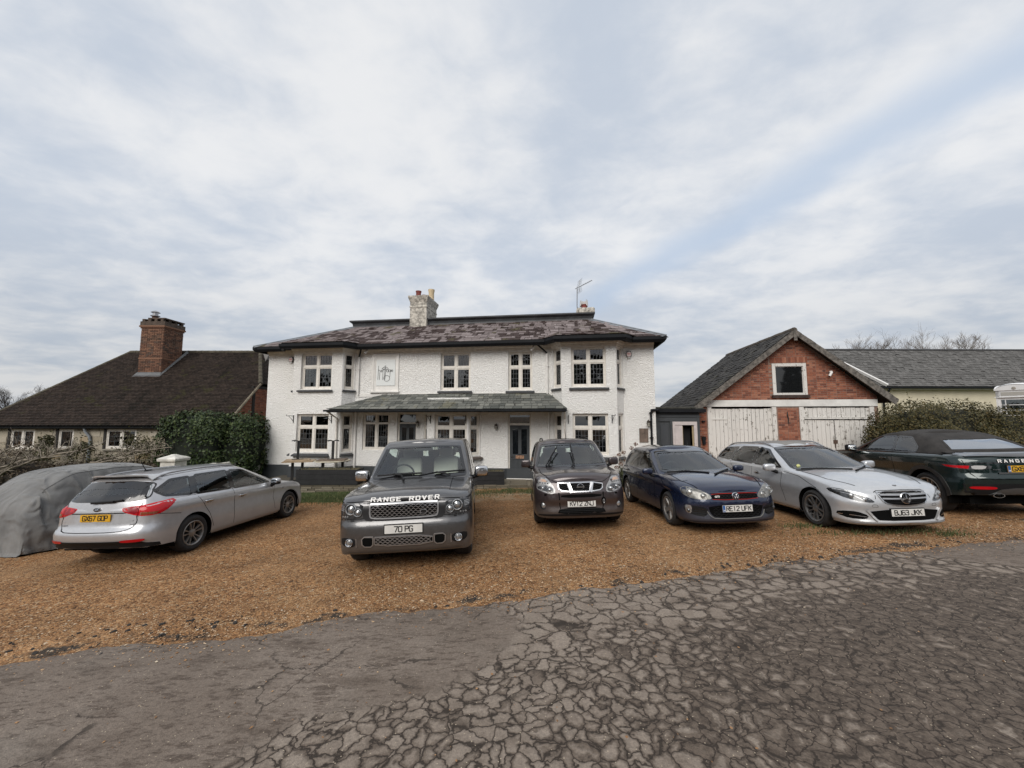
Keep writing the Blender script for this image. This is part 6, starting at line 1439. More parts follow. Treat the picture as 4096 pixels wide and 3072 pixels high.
for sg in (1, -1):
    q = lambda p: p if sg > 0 else mirror_poly(p)
    h = c.panel('tail_lamp', q(chaikin([(.46,.94),(.95,.945),(1.25,.955),(1.22,.92),(.95,.86),(.50,.86)], 1)), 'PB', .006, LAMPDK, None, .02)
    c.panel('lamp_clear', q(chaikin([(.54,.93),(.76,.932),(.75,.868),(.58,.868)], 1)), 'PB', .010, M_('pale_lamp', (.48,.47,.46), .3, .2, coat=.3), h, .004); c.panel('lamp_red', q([(.78,.928),(1.16,.935),(1.08,.90),(.80,.875)]), 'PB', .010, REDL, h, .004)
    vw = 'L' if sg > 0 else 'R'
    c.panel('reflector', q(rrect(.48,.80,.525,.575)), 'B', .010, REDL, None, .01)
    for xc in (1.33, -1.33):
        o_ = [(xc+.505*math.cos(math.radians(t)), .372+.505*math.sin(math.radians(t))) for t in range(-3, 184, 6)]; i_ = [(xc+.436*math.cos(math.radians(t)), .372+.436*math.sin(math.radians(t))) for t in range(183, -4, -6)]
        c.panel('arch_trim', o_+i_, vw, .012, M_('satin_black_trim', (.022,.021,.02), .45, var=.3, vs=5), None, .02)
    c.panel('sill_trim', [(-.82,.35),(.82,.35),(.82,.44),(-.82,.44)], vw, .012, TRIM, None, .02)
c.panel('bumper_skirt', [(-.84,.40),(.84,.40),(.86,.62),(-.86,.62)], 'B', .004, TRIM, None, .02)
sk = c.panel('skid_plate', chaikin([(-.62,.40),(.62,.40),(.56,.44),(.38,.55),(-.38,.55),(-.56,.44)], 1), 'B', .012, M_('dull_silver_trim', (.10,.10,.10), .4, .5), None, .02)
for sg in (1, -1):
    b = MB(); p, n = c.proj('B', sg*.46, .43, .02); M = basis(p, Vector((0,1,0)), Vector((0,0,1)), Vector((-1,0,0))); b.lathe([(.8,-.06),(1,-.06),(1,.03),(.85,.03),(.8,-.06)], M @ Matrix.Diagonal((.085,.04,1,1)), 20); b.build('exhaust_tip', CHROME, c.root, None, 60)
plate(c, None, .87, 'GX66 VMD', YPLATE, 'B', True, dx=.012)
spaced_word(c, 'RANGE', .052, 'B', .34, -.085, 1.005, WHITE, 1.35); spaced_word(c, 'ROVER', .052, 'B', -.10, -.085, 1.005, WHITE, 1.35)
c.panel('tailgate_strip', [(-.78,.965),(.78,.965),(.78,.985),(-.78,.985)], 'B', .006, GLOSSB, None, .01); ribbons(c, 'B', [[(-.40,.80),(0,.80),(.40,.80)]], .02, M_('dull_silver_trim', (.10,.10,.10), .4, .5), 'tailgate_handle', None, .006, .01); ribbons(c, 'B', [[(.47,.86),(.36,.86)]], .010, CHROME, 'badge_bar', None, .006)
c.panel('deck_spoiler', [(-.74,1.075),(.74,1.075),(.74,1.125),(-.74,1.125)], 'B', .02, GLOSSB, None, .03)
c.seam('tailgate_gap', [(-.82,1.08),(-.80,.96),(-.76,.80),(-.7,.70),(.7,.70),(.76,.80),(.80,.96),(.82,1.08)], 'B', .009, None, .003)
door_lines(c, S, [[(.74,1.06),(.70,.8),(.78,.45)], [(-.52,1.09),(-.55,.75),(-.60,.40)]], 0, 0, [(-.30,.95)])
for vw in 'LR': ribbons(c, vw, [[(.7,1.085),(-.5,1.098),(-1.7,1.108)]], .014, GLOSSB, 'waist_strip', None, .004, .006)
# ------------------------------------------------------------------ brickwork
MORTAR = M_('mortar', (.25,.165,.13), .95, var=.2, vs=6, bump=.4, bs=60)
def brick_mat(name, stops, dirt=(.05,.035,.03), dk=.62):
    m, t, b = new_mat(name); co = obj_co(t, None, True); r = rnd_n(t); c = ramp(t, r, stops)
    f = noise_n(t, co, 28, 5, .65); g = noise_n(t, co, 1.3, 5, .6)
    c = mixc(t, maprange(t, f, .5, .75, 0, .55), c, dirt); c = mixc(t, maprange(t, g, dk, dk+.15, 0, .7), c, dirt)
    t.links.new(c, b.inputs['Base Color']); b.inputs['Roughness'].default_value = .85; bump_n(t, b, f, .5, .006); return m
BR_RED = brick_mat('red_brick', [(0,(.15,.048,.029)),(.35,(.245,.080,.044)),(.7,(.315,.110,.060)),(.92,(.38,.165,.10)),(1,(.10,.038,.03))])
BR_OLD = brick_mat('old_brick', [(0,(.065,.036,.024)),(.4,(.15,.070,.042)),(.75,(.22,.112,.066)),(1,(.09,.06,.045))], (.035,.028,.02), .55)
def bricks(root, faces, mat, limit=300, bl=.217, bh=.0675, j=.0085, seed=2, world=None, proud=.007, batch=None):
    """flemish bond on flat faces: (map, u0, u1, z0, z1, keep(u, z)); the nearest become objects of their own"""
    rng = random.Random(seed); L = []; ms = {}; Wm = world or root.matrix_world; odd = MB()
    def mesh_for(w):
        w = round(w, 3)
        if w not in ms:
            b = MB(); e = .004; h = bh
            b.add([(0,0,.03),(w,0,.03),(w,h,.03),(0,h,.03),(e,e,0),(w-e,e,0),(w-e,h-e,0),(e,h-e,0)], [(4,5,6,7),(0,1,5,4),(1,2,6,5),(2,3,7,6),(3,0,4,7)])
            b.f = [tuple(reversed(f)) for f in b.f]; ms[w] = (b, b.mesh('brick', mat))
        return ms[w]
    for (f, u0, u1, z0, z1, keep) in faces:
        z = z0; r = 0
        while z+bh <= z1+.02:
            u = u0; i = 0; first = True
            while u < u1-.02:
                w = bl if (i+r) % 2 == 0 else (bl-j)/2
                if first and r % 2: w = .05+(bl-j)/2*.5
                first = False
                w = min(w, u1-u)
                if w > .03 and keep(u+w/2, z+bh/2):
                    d = -proud+rng.gauss(0, .0018); p = f(u, z, d)
                    M = basis(p, f.d, Vector((0,0,1)), f.n) @ Matrix.Rotation(rng.gauss(0, .006), 4, 'Z')
                    L.append(((Wm @ p-CAMP).length, w, M))
                u += w+j; i += 1
            z += bh+j; r += 1
    L.sort(key=lambda q: q[0])
    for k, (_, w, M) in enumerate(L):
        b, me = mesh_for(w)
        if k < limit: link('brick', me, root, M)
        else: odd.add([M @ Vector(p) for p in b.v], b.f)
    if odd.v: o = odd.build('brickwork', mat, root); o['kind'] = 'stuff'
OLDWHITE = None
def peeling():
    m, t, b = new_mat('peeling_white_paint'); co = obj_co(t, None, True)
    st = N(t, 'ShaderNodeMapping'); st.inputs['Scale'].default_value = (9, 9, .8); t.links.new(co, st.inputs[0])
    g = noise_n(t, st.outputs[0], 3, 6, .7); s = noise_n(t, co, 7, 6, .7); r = rnd_n(t); big = noise_n(t, co, 1.2, 4, .6)
    paint = mixc(t, g, (.74,.72,.68), (.60,.58,.55)); paint = mixc(t, maprange(t, r, 0, 1, 0, .30), paint, (.52,.50,.47))
    k = math_n(t, 'ADD', math_n(t, 'MULTIPLY', g, .45), math_n(t, 'ADD', math_n(t, 'MULTIPLY', s, .45), math_n(t, 'MULTIPLY', big, .18)))
    c = mixc(t, maprange(t, k, .585, .62), paint, (.20,.18,.155)); c = mixc(t, maprange(t, k, .655, .675), c, (.035,.03,.028))
    t.links.new(c, b.inputs['Base Color']); b.inputs['Roughness'].default_value = .75; bump_n(t, b, k, .5, .006); return m
PEEL = peeling()
GREYWOOD = M_('weathered_barge', (.125,.112,.098), .85, var=.55, vs=7, bump=.6, bs=30, vstretch=(1,1,1))
# ------------------------------------------------------------------ brick coach house
GT = 1.5
coach = thing('coach_house', 'red brick coach house gable with peeling white double doors', 'garage', HM)
gf_ = mapf((0, GT), (1, GT)); gap_ = (10.80, 5.50); gl, gr = (6.94, 2.50), (14.11, 2.80)
def in_gable(u, z, m=.0):
    if u < gap_[0]: return z < gl[1]+(gap_[1]-gl[1])*(u-gl[0])/(gap_[0]-gl[0])-m
    return z < gr[1]+(gap_[1]-gr[1])*(gr[0]-u)/(gr[0]-gap_[0])-m
D1 = (7.63, 10.13, -.1, 2.57); D2 = (10.97, 13.42, -.1, 2.57); WN = (10.06, 11.28, 3.02, 4.25); WL, WR = 7.25, 13.68
mb = MB(); wall(mb, gf_, WL, WR, -.4, 2.60, [D1, D2], .25)
zl_, zr_ = 2.60, 2.60
mb.add([gf_(WL,2.60),gf_(WN[0],2.60),gf_(WN[0],WN[2]),gf_(WN[0],4.87),gf_(WL+.02,2.62)], [(0,1,2,3,4)])
mb.add([gf_(WN[1],2.60),gf_(WR,2.60),gf_(WR,2.95),gf_(WN[1],5.04-.0),gf_(WN[1],WN[2])], [(0,1,2,3,4)])
mb.add([gf_(WN[0],2.60),gf_(WN[1],2.60),gf_(WN[1],WN[2]),gf_(WN[0],WN[2])], [(0,1,2,3)]); mb.add([gf_(WN[0],WN[3]),gf_(WN[1],WN[3]),gf_(WN[1],5.06),gf_(gap_[0],5.40),gf_(WN[0],4.87)], [(0,1,2,3,4)])
mb.add([(WL,GT,-.4),(WL,7.5,-.4),(WL,7.5,2.6),(WL,GT,2.6)], [(0,1,2,3)]); mb.add([(WR,GT,-.4),(WR,7.5,-.4),(WR,7.5,2.9),(WR,GT,2.9)], [(3,2,1,0)])
cw_ = mb.build('wall', MORTAR, coach)
def soldier(u, z): return WN[0]-.1 < u < WN[1]+.1 and WN[3]+.02 < z < WN[3]+.25
bricks(coach, [(gf_, WL, WR, 2.84, 5.4, lambda u, z: in_gable(u, z, .20) and not (WN[0]-.02 < u < WN[1]+.02 and WN[2]-.12 < z < WN[3]+.04) and not soldier(u, z)),
    (gf_, D1[1]+.06, D2[0]-.04, .0, 2.52, lambda u, z: True), (gf_, WL, D1[0]-.06, .0, 2.60, lambda u, z: True)], BR_RED, 300, world=HM, seed=4)
mb = MB(); ms_ = MB()
for k in range(18):
    u = WN[0]-.05+k*.0755; b = MB(); b.box((0,0,0),(.065,.03,.215)); link('brick', b.mesh('brick', BR_RED), coach, basis(gf_(u, WN[3]+.03, -.009), Vector((1,0,0)), Vector((0,1,0)), Vector((0,0,1))))
mb = MB(); fbox(mb, gf_, 7.42, WR-.02, 2.575, 2.83, -.035, .2); mb.build('lintel', M_('cracked_limewash', (.68,.67,.64), .7, var=.12, vs=2, bump=.3, bs=18, bd=.01), coach)
# the loft window
mb = MB(); a, b_, c0, e = WN
for q in ((a,a+.11,c0,e),(b_-.11,b_,c0,e),(a+.11,b_-.11,e-.11,e),(a+.11,b_-.11,c0,c0+.08)): fbox(mb, gf_, *q, -.04, .06)
for q in ((a+.11,a+.135,c0+.08,e-.11),(b_-.135,b_-.11,c0+.08,e-.11),(a+.135,b_-.135,e-.135,e-.11)): fbox(mb, gf_, *q, -.01, .05)
lw = mb.build('window', PEEL, coach); mb = MB(); fbox(mb, gf_, a+.11, b_-.11, c0+.08, e-.11, .02, .026); mb.build('pane', M_('dark_window_glass', (.010,.011,.012), .03, spec=.8), lw)
mb = MB(); fbox(mb, gf_, a-.05, b_+.05, c0-.07, c0-.01, -.10, .03); fbox(mb, gf_, a-.07, b_+.07, c0-.115, c0-.075, -.09, .03); mb.build('window_sill', M_('dark_stained_sill', (.05,.03,.024), .6, var=.4, vs=8), coach)
def plank_door(u0, u1, z0, z1, n, d, name, posts=True):
    b = MB(); fbox(b, gf_, u0, u1, z0, z1, d+.03, d+.05); dr = b.build(name, M_('door_back', (.06,.05,.045), .9), coach)
    w = (u1-u0)/n
    for k in range(n):
        b = MB(); q = .004+.004*random.random(); dz = random.uniform(-.012, .012); dd = random.uniform(-.004, .004); fbox(b, gf_, u0+k*w+q, u0+(k+1)*w-q, z0, z1-.01+dz, d+dd, d+.028); b.build('plank', PEEL, dr)
    return dr
for u in (D1[0], D1[1]-.13, D2[0], D2[1]-.02):
    b = MB(); fbox(b, gf_, u-.02, u+.13, -.1, 2.555, -.03 , .16); b.build('door_post', PEEL, coach)
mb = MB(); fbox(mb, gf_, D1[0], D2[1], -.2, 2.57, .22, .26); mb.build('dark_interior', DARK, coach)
dr = plank_door(D1[0]+.14, D1[1]-.14, -.05, 2.50, 15, .04, 'garage_door'); b = MB(); fbox(b, gf_, D1[0]+.14, D1[0]+.72, 2.06, 2.12, .015, .045); b.build('door_rail', PEEL, dr)
b = MB(); fbox(b, gf_, 10.00, 10.14, .86, 1.06, -.045, -.028); b.build('iron_plate', M_('dull_iron', (.10,.105,.11), .6), dr)
plank_door(D2[0]+.14, D2[1]-.0, 2.16, 2.53, 14, .03, 'garage_door_head'); b = MB(); fbox(b, gf_, D2[0]+.11, D2[1], 2.09, 2.155, -.01, .06); b.build('door_transom', PEEL, coach)
dl = plank_door(D2[0]+.14, 12.17, -.05, 2.07, 7, .05, 'garage_door'); dr = plank_door(12.19, D2[1]-.02, -.05, 2.07, 7, .05, 'garage_door')
b = MB(); fbox(b, gf_, 12.10, 12.24, 1.17, 1.30, .02, .045); b.tube([gf_(12.15,1.17,.03), gf_(12.15,1.02,.03)], .012); b.build('hasp', M_('rusty_iron', (.09,.055,.04), .8), dl)
b = MB(); b.tube([gf_(10.53,2.37,-.02), gf_(10.515,2.25,-.025), gf_(10.55,2.1,-.02), gf_(10.53,1.9,-.02)], [.012,.022,.02,.01]); b.build('wall_tie', IRON, coach)
# roof: thick slated slopes with weathered barge boards
RT0, RT1 = GT-.32, 7.3
mb = MB()
rl, rr_, rp_ = (gl[0]-.02, gl[1]), (gr[0]+.02, gr[1]), (gap_[0], gap_[1]+.02)
for (p, q) in ((rl, rp_), (rp_, rr_)):
    mb.add([(p[0],RT0,p[1]),(q[0],RT0,q[1]),(q[0],RT1,q[1]),(p[0],RT1,p[1]),(p[0],RT0,p[1]-.10),(q[0],RT0,q[1]-.10),(q[0],RT1,q[1]-.10),(p[0],RT1,p[1]-.10)], [(0,1,2,3),(7,6,5,4),(4,5,1,0),(5,6,2,1),(6,7,3,2),(7,4,0,3)])
crf = mb.build('roof', M_('dark_boarding', (.02,.018,.016), .9), coach)
GSL = slate_mat('coach_slate', (.032,.030,.029), (.080,.076,.071), (.020,.019,.018), (.08,.075,.055), .62, 1.1)
ll = math.hypot(rp_[0]-rl[0], rp_[1]-rl[1]); lr = math.hypot(rr_[0]-rp_[0], rp_[1]-rr_[1])
cover_pieces(crf, 'slate', [((rl[0],RT1,rl[1]), (0,-1,0), (rp_[0]-rl[0],0,rp_[1]-rl[1]), [(0,0),(RT1-RT0,0),(RT1-RT0,ll),(0,ll)]), ((rr_[0],RT0,rr_[1]), (0,1,0), (rp_[0]-rr_[0],0,rp_[1]-rr_[1]), [(0,0),(RT1-RT0,0),(RT1-RT0,lr),(0,lr)])], .28, .2, .014, GSL, 300, world=HM, seed=8, lift=.9)
for (p, q, nm) in ((rl, rp_, 'barge_board'), (rp_, rr_, 'barge_board')):
    mb = MB(); dz = .23
    mb.prism([(p[0],p[1]+.0),(q[0],q[1]+.0),(q[0],q[1]-dz),(p[0]+(.12 if p is rl else 0),p[1]-dz*.8)] if p is rl else [(p[0],p[1]),(q[0],q[1]),(q[0]-.12,q[1]-dz*.8),(p[0],p[1]-dz)], lambda a, z: Vector((a, RT0-.012, z)), lambda a, z: Vector((a, RT0-.055, z))); mb.build(nm, GREYWOOD, crf, fix=True)
mb = MB(); mb.box((gap_[0]-.07,RT0-.085,gap_[1]-.42), (gap_[0]+.04,RT0-.058,gap_[1]+.02)); mb.build('finial_board', GREYWOOD, crf)
mb = MB(); n = 14
for k in range(n):
    y0, y1 = RT0+(RT1-RT0)*k/n, RT0+(RT1-RT0)*(k+1)/n-.006; mb.tube([(gap_[0],y0,gap_[1]-.0),(gap_[0],y1,gap_[1]+random.uniform(-.01,.01))], .11, 10)
mb.build('ridge_tiles', M_('ridge_clay', (.085,.07,.055), .9, var=.4, vs=5), crf)['kind'] = 'stuff'
mb = MB(); fbox(mb, gf_, 9.2, 12.5, 2.9, 5.2, .02, .021); 
# ------------------------------------------------------------------ grey timber link between house and coach house
lt = 1.0; lf_ = mapf((0, lt), (1, lt)); lk = thing('link_lobby', 'dark grey timber lobby between white house and brick coach house', 'porch', HM)
mb = MB(); fbox(mb, lf_, 5.52, 7.12, 2.0, 2.30, 0, .1); fbox(mb, lf_, 5.52, 5.62, -.3, 2.0, 0, .1); fbox(mb, lf_, 6.06, 6.13, -.3, 2.0, 0, .1); fbox(mb, lf_, 7.05, 7.14, -.3, 2.3, -.01, .1); fbox(mb, lf_, 5.62, 6.06, -.3, .5, 0, .1); fbox(mb, lf_, 5.62, 6.06, .5, 2.0, .05, .08)
fbox(mb, lf_, 5.5, 7.2, 2.17, 2.20, -.03, .0); mb.build('frame', DKGREY, lk)
mb = MB(); fbox(mb, lf_, 5.70, 5.98, .7, 1.86, .03, .055); mb.build('panel', M_('dark_grey_panel', (.055,.06,.067), .4), lk)
mb = MB(); fbox(mb, lf_, 5.45, 7.3, 2.30, 2.34, -.10, .1); fbox(mb, lf_, 5.42, 7.34, 2.35, 2.47, -.16, -.02); mb.build('gutter', BLACK, lk)
mb = MB(); mb.box((5.32,lt-.02,2.44),(7.3,5,2.52)); mb.box((5.34,lt-.05,2.5),(7.0,lt+.3,2.56)); mb.build('flat_roof', M_('felt_roof', (.06,.058,.05), .9, var=.4, vs=5), lk)
PINK = M_('pinkish_primer', (.52,.47,.46), .55, var=.08, vs=5)
mb = MB(); [fbox(mb, lf_, *q, -.02, .09) for q in ((6.14,6.22,-.2,1.99),(6.92,7.04,-.2,1.99),(6.22,6.92,1.86,1.99))]; mb.build('door_frame', PINK, lk)
mb = MB(); fbox(mb, lf_, 6.23, 6.50, -.2, 1.85, .0, .04); mb.build('door', PINK, lk)
mb = MB(); [fbox(mb, lf_, *q, .05, .09) for q in ((6.50,6.53,-.2,1.85),(6.87,6.92,-.2,1.85))]; mb.build('inner_frame', M_('ochre_edge', (.35,.28,.16), .6), lk)
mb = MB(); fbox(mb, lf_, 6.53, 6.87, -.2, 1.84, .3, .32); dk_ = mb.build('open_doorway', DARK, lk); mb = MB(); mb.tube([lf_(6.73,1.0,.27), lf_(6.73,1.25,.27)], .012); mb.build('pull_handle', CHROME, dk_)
mb = MB(); mb.box((5.52,lt+.1,-.3),(5.56,4.8,2.44)); mb.box((7.1,lt+.1,-.3),(7.14,4.8,2.44)); mb.box((5.5,4.8,-.3),(7.2,4.9,2.44)); mb.build('side_wall', DKGREY, lk)
mb = MB(); mb.tube([(5.12,-.07,2.36),(5.12,-.07,-.1)], .038, 8); [mb.box((5.06,-.12,z),(5.18,0,z+.03)) for z in (2.3,1.4,.5)]; mb.tube([(5.12,-.07,2.40),(5.3,-.05,2.42),(5.6,.9,2.42)], .05, 8); mb.build('downpipe', BLACK, house, None, 50)
# ------------------------------------------------------------------ long slate-roofed barn behind
BM = Matrix.Translation((17.5, 23, 0)) @ Matrix.Rotation(.012, 4, 'Z'); barn = thing('barn', 'long cream barn with grey slate roof behind the clipped hedge', 'barn', BM)
mb = MB(); mb.box((1.2,.35,-.2),(34,6,3.95)); mb.build('wall', M_('cream_render', (.62,.56,.42), .8, var=.06, vs=2), barn)
mb = MB(); mb.add([(-.2,0,4.02),(35,0,4.02),(35,3.05,6.75),(-.2,3.05,6.75),(-.2,6.1,4.02),(35,6.1,4.02)], [(0,1,2,3),(3,2,5,4),(0,3,4),(1,5,2),(0,4,5,1)]); brf = mb.build('roof', M_('underfelt', (.03,.03,.03), .9), barn)
BSL = slate_mat('barn_slate', (.105,.102,.098), (.165,.160,.154), (.06,.058,.056), None, .72, .8)
cover_pieces(brf, 'slate', [((-.2,0,4.02), (1,0,0), (0,3.05,2.73), [(0,0),(19.5,0),(19.5,4.09),(0,4.09)])], .26, .20, .022, BSL, 300, world=BM, seed=11, wj=.0, lift=.8)
mb = MB(); mb.tube([(-.2,3.05,6.80),(35,3.05,6.80)], .09, 8); mb.build('ridge', M_('dark_ridge', (.04,.04,.042), .8), brf)
mb = MB(); mb.box((-.2,-.12,3.92),(35,0,4.02)); mb.build('gutter', BLACK, barn); mb = MB(); mb.box((1.2,.10,3.86),(35,.34,3.95)); mb.build('soffit', WHITE, barn)
mb = MB(); P = [Vector((3.9,1.66,5.62)), Vector((4.9,-.12,4.02))]; q = Vector((.16,.10,.05)); mb.add([P[0],P[0]+q,P[1]+q,P[1],P[0]+Vector((0,-.12,.10)),P[0]+q+Vector((0,-.12,.10)),P[1]+q+Vector((0,-.12,.10)),P[1]+Vector((0,-.12,.10))], [(0,1,2,3),(7,6,5,4),(0,4,5,1),(1,5,6,2),(2,6,7,3),(3,7,4,0)]); mb.build('valley_board', WHITE, barn)
mb = MB(); mb.tube([(5.2,-.06,3.95),(5.15,-.0,3.75),(5.0,.2,3.6),(5.0,.25,.5)], .05, 8); mb.build('downpipe', BLACK, barn, None, 50)
# ------------------------------------------------------------------ old cottage on the left
cot = thing('cottage', 'old cottage with steep dark tiled catslide roof and huge brick chimney', 'cottage')
EY, EZ, RY, RZ, VX = 15.9, 1.80, 20., 5.55, -11.82
kz = (RZ-EZ)/(RY-EY); lx = lambda Y: -22.3+(Y-15.9)*.545
mb = MB(); A_ = (lx(EY), EY, EZ); B_ = (VX, EY, EZ); C_ = (VX, 18., EZ+2.1*kz); Dd = (-13.15, RY, RZ); E_ = (lx(RY), RY, RZ)
C2 = (VX, 22., EZ+2.1*kz); B2 = (VX, 24.1, EZ); A2 = (-22.3, 24.1, EZ); LX0 = (-36., 17.5, EZ+.0)
mb.add([A_, B_, C_, Dd, E_, C2, B2, A2, (-34., EY, EZ-.0), (-34., 24.1, EZ)][:8], [(0,1,2,3,4),(2,5,3),(3,5,6,7,4),(0,4,7)])
ctr = mb.build('roof', M_('underfelt', (.03,.03,.03), .9), cot)
CTL = slate_mat('clay_tile', (.022,.0165,.0135), (.056,.041,.033), (.016,.013,.010), (.045,.042,.018), .60, .5)
vd = Vector((0, RY-EY, RZ-EZ)); vl = vd.length
ft_ = face(A_, B_, E_, [A_, B_, C_, Dd, E_]); rt2 = face(C_, C2, Dd, [C_, C2, Dd])
chim_zone = lambda p: -18.2 < p.x < -16.95 and p.y > 18.45
cover_pieces(ctr, 'tile', [ft_, rt2], .165, .10, .030, CTL, 300, world=Matrix(), seed=13, wj=0, lap=.03, lift=.12, drop=chim_zone)
mb = MB()
def ridge_run(p, q, r=.11, step=.33):
    p, q = Vector(p), Vector(q); n = max(1, int((q-p).length/step))
    for k in range(n): mb.tube([p+(q-p)*k/n, p+(q-p)*((k+.97)/n)], [r, r*.94], 8)
ridge_run((Dd[0],RY,RZ+.02), (E_[0],RY,RZ+.02)); ridge_run(E_, A_, .10); ridge_run(C_, (Dd[0]-.05,RY-.05,RZ-.05), .10)
mb.build('ridge_tiles', M_('mossy_ridge', (.07,.06,.042), .95, var=.4, vs=4, bump=.5, bs=30), ctr)['kind'] = 'stuff'
mb = MB(); mb.tube([B_, C_], .06, 6); mb.build('verge', M_('verge_mortar', (.22,.19,.14), .9, var=.4, vs=6), ctr)
mb = MB(); mb.add([(Dd[0]+.35,RY-.30,RZ-.55),(Dd[0]+.35,RY+.3,RZ-.55),(Dd[0]+.30,RY,RZ+.02)], [(0,1,2)]); mb.add([(Dd[0]-.3,RY-.02,RZ+.05),(Dd[0]+.42,RY-.02,RZ+.05),(Dd[0]+.45,RY-.42,RZ-.6)], [(0,1,2)]); mb.build('gablet', M_('gablet_board', (.16,.15,.14), .9), ctr)
# gable end wall
ge = mapf((VX-.12, 16.2), (VX-.12, 23.8)); mb = MB(); mb.add([ge(0,-.5),ge(7.6,-.5),ge(7.6,2.1),ge(5.9,3.62),ge(1.7,3.62),ge(0,2.1)], [(0,1,2,3,4,5)]); mb.build('gable_wall', MORTAR, cot)
bricks(cot, [(ge, 0, 3.6, -.2, 3.6, lambda u, z: z < 2.0+u*.92 and not (1.45 < u < 1.62))], brick_mat('orange_brick', [(0,(.16,.05,.028)),(.5,(.27,.09,.048)),(.85,(.34,.13,.07)),(1,(.12,.045,.03))]), 120, world=Matrix(), seed=6)
mb = MB(); fbox(mb, ge, 1.45, 1.62, -.3, 3.6, -.03, .05); fbox(mb, ge, 1.75, 5.8, 3.5, 3.64, -.035, .05); mb.build('timber_post', M_('dark_timber', (.02,.018,.016), .8, bump=.3), cot)
# front wall of squared stone
cf = mapf((-34, 16.2), (VX-.1, 16.2)); U = lambda x: x+34
wl_ = [(U(-20.95), U(-19.95), .86, 1.66), (U(-18.95), U(-18.32), .86, 1.66), (U(-16.95), U(-15.70), .86, 1.66)]
mb = MB(); wall(mb, cf, 11.4, cf.L, -.6, 1.78, wl_, .12); mb.add([cf(11.4,-.6),cf(11.4,1.78),cf(11.4,1.78,7.8),cf(11.4,-.6,7.8)], [(0,1,2,3)]); mb.build('wall', M_('stone_mortar', (.36,.32,.25), .95), cot)
STN = brick_mat('squared_stone', [(0,(.27,.23,.165)),(.5,(.36,.315,.24)),(.85,(.42,.375,.30)),(1,(.30,.22,.12))], (.12,.10,.07), .60)
mb = MB(); z = -.5; r = 0; sm_ = {}
cnt = 0
while z < 1.72:
    u = 11.41+(r % 2)*.25
    while u < cf.L:
        w = random.choice((.42,.5,.58,.66)); h = .225
        if z+h > 1.75: h = 1.75-z
        if not any(u < q[1]+.02 and u+w > q[0]-.02 and z < q[3]+.02 and z+h > q[2]-.02 for q in wl_):
            key = (w, round(h, 2))
            if key not in sm_:
                b = MB(); b.box((.006,-.016,.006),(w-.006,.03,h-.006)); sm_[key] = b.mesh('stone', STN)
            link('stone', sm_[key], cot, basis(cf(u, z, random.gauss(0,.003)), cf.d, cf.n, Vector((0,0,1))))
        u += w
    z += .232; r += 1
for (a, b_, c0, e), n in zip(wl_, (2, 1, 2)):
    mb = MB(); fbox(mb, cf, a-.10, a-.005, c0-.05, e+.06, -.03, .08); mb.build('window_post', M_('dark_timber', (.02,.018,.016), .8, bump=.3), cot)
    w = window(cot, cf, a, b_, c0, e, n, None, (1,1) if n == 1 else (2,3), d=.01, fw=.05, mat=CREAMW); 
    mb = MB(); rows = []
    for zz in (c0+.05, e-.05): rows.append([cf(a+.06+(b_-a-.12)*(.0 if n == 1 else .0)+(b_-a-.12)*(.48 if n == 2 else 1)*i/20, zz, .12+.015*math.sin(i*2.2)) for i in range(21)])
    mb.grid(rows); mb.build('curtain', M_('net_curtain', (.30,.29,.27), .9), w)
    sill(cot, cf, a, b_, c0, M_('stone_sill', (.36,.33,.27), .8), .08, .05, .02)
mb = MB(); fbox(mb, cf, 11.4, cf.L+.1, 1.72, 1.80, -.14, 0); mb.tube([cf(11.4,1.74,-.19), cf(cf.L+.1,1.74,-.19)], .055, 8); mb.build('gutter', BLACK, cot)
mb = MB(); mb.tube([cf(U(-17.72),1.70,-.16), cf(U(-17.72),1.58,-.13), cf(U(-17.58),1.38,-.08), cf(U(-17.55),1.2,-.06), cf(U(-17.6),-.3,-.06)], .05, 8); mb.build('downpipe', M_('grey_pipe', (.24,.26,.28), .5, var=.2, vs=6), cot, None, 50)
# the chimney
ch = MB(); CX0, CX1, CY0, CY1, CZ0, CZ1 = -18.13, -17.02, 18.5, 19.6, 3.6, 6.62
ch.box((CX0+.01,CY0+.01,CZ0),(CX1-.01,CY1,CZ1)); chm = ch.build('chimney', MORTAR, ctr)
cfr, csd = mapf((CX0, CY0), (CX1, CY0)), mapf((CX1, CY0), (CX1, CY1))
keepr = lambda u, z: z > EZ+(CY0+u-EY)*kz-.05
bricks(chm, [(cfr, 0, 1.11, 4.12, 6.50, lambda u, z: True), (csd, 0, 1.1, 4.12, 6.50, keepr)], BR_OLD, 300, world=Matrix(), seed=9, proud=.010)
def ring_course(z, h, out, mat=BR_OLD, name='corbel_course'):
    b = MB(); b.box((CX0-out,CY0-out,z),(CX1+out,CY1+out,z+h)); return b.build(name, mat, chm)
ring_course(6.50,.07,.03); ring_course(6.57,.075,.07); ring_course(6.65,.20,.045, M_('sooty_brick', (.075,.055,.042), .9, var=.35, vs=7), 'chimney_head'); ring_course(4.98,.075,.018)
DKB = M_('sooty_brick', (.075,.055,.042), .9, var=.35, vs=7)
for (x, y) in [(CX0+.10+.30*i, CY0+.02) for i in range(4)]+[(CX1-.08, CY0+.3+.36*i) for i in range(3)]+[(CX0+.06, CY0+.35*i+.3) for i in range(3)]: b = MB(); b.box((x-.06,y-.06,6.85),(x+.07,y+.07,6.97)); b.build('cap_brick', DKB, chm)
b = MB(); b.box((CX0+.30,CY0-.03,6.97),(CX1+.03,CY1+.02,7.03)); b.box((CX0-.03,CY0+.2,6.97),(CX0+.30,CY1+.02,7.02)); b.build('cap_slab', DKB, chm)
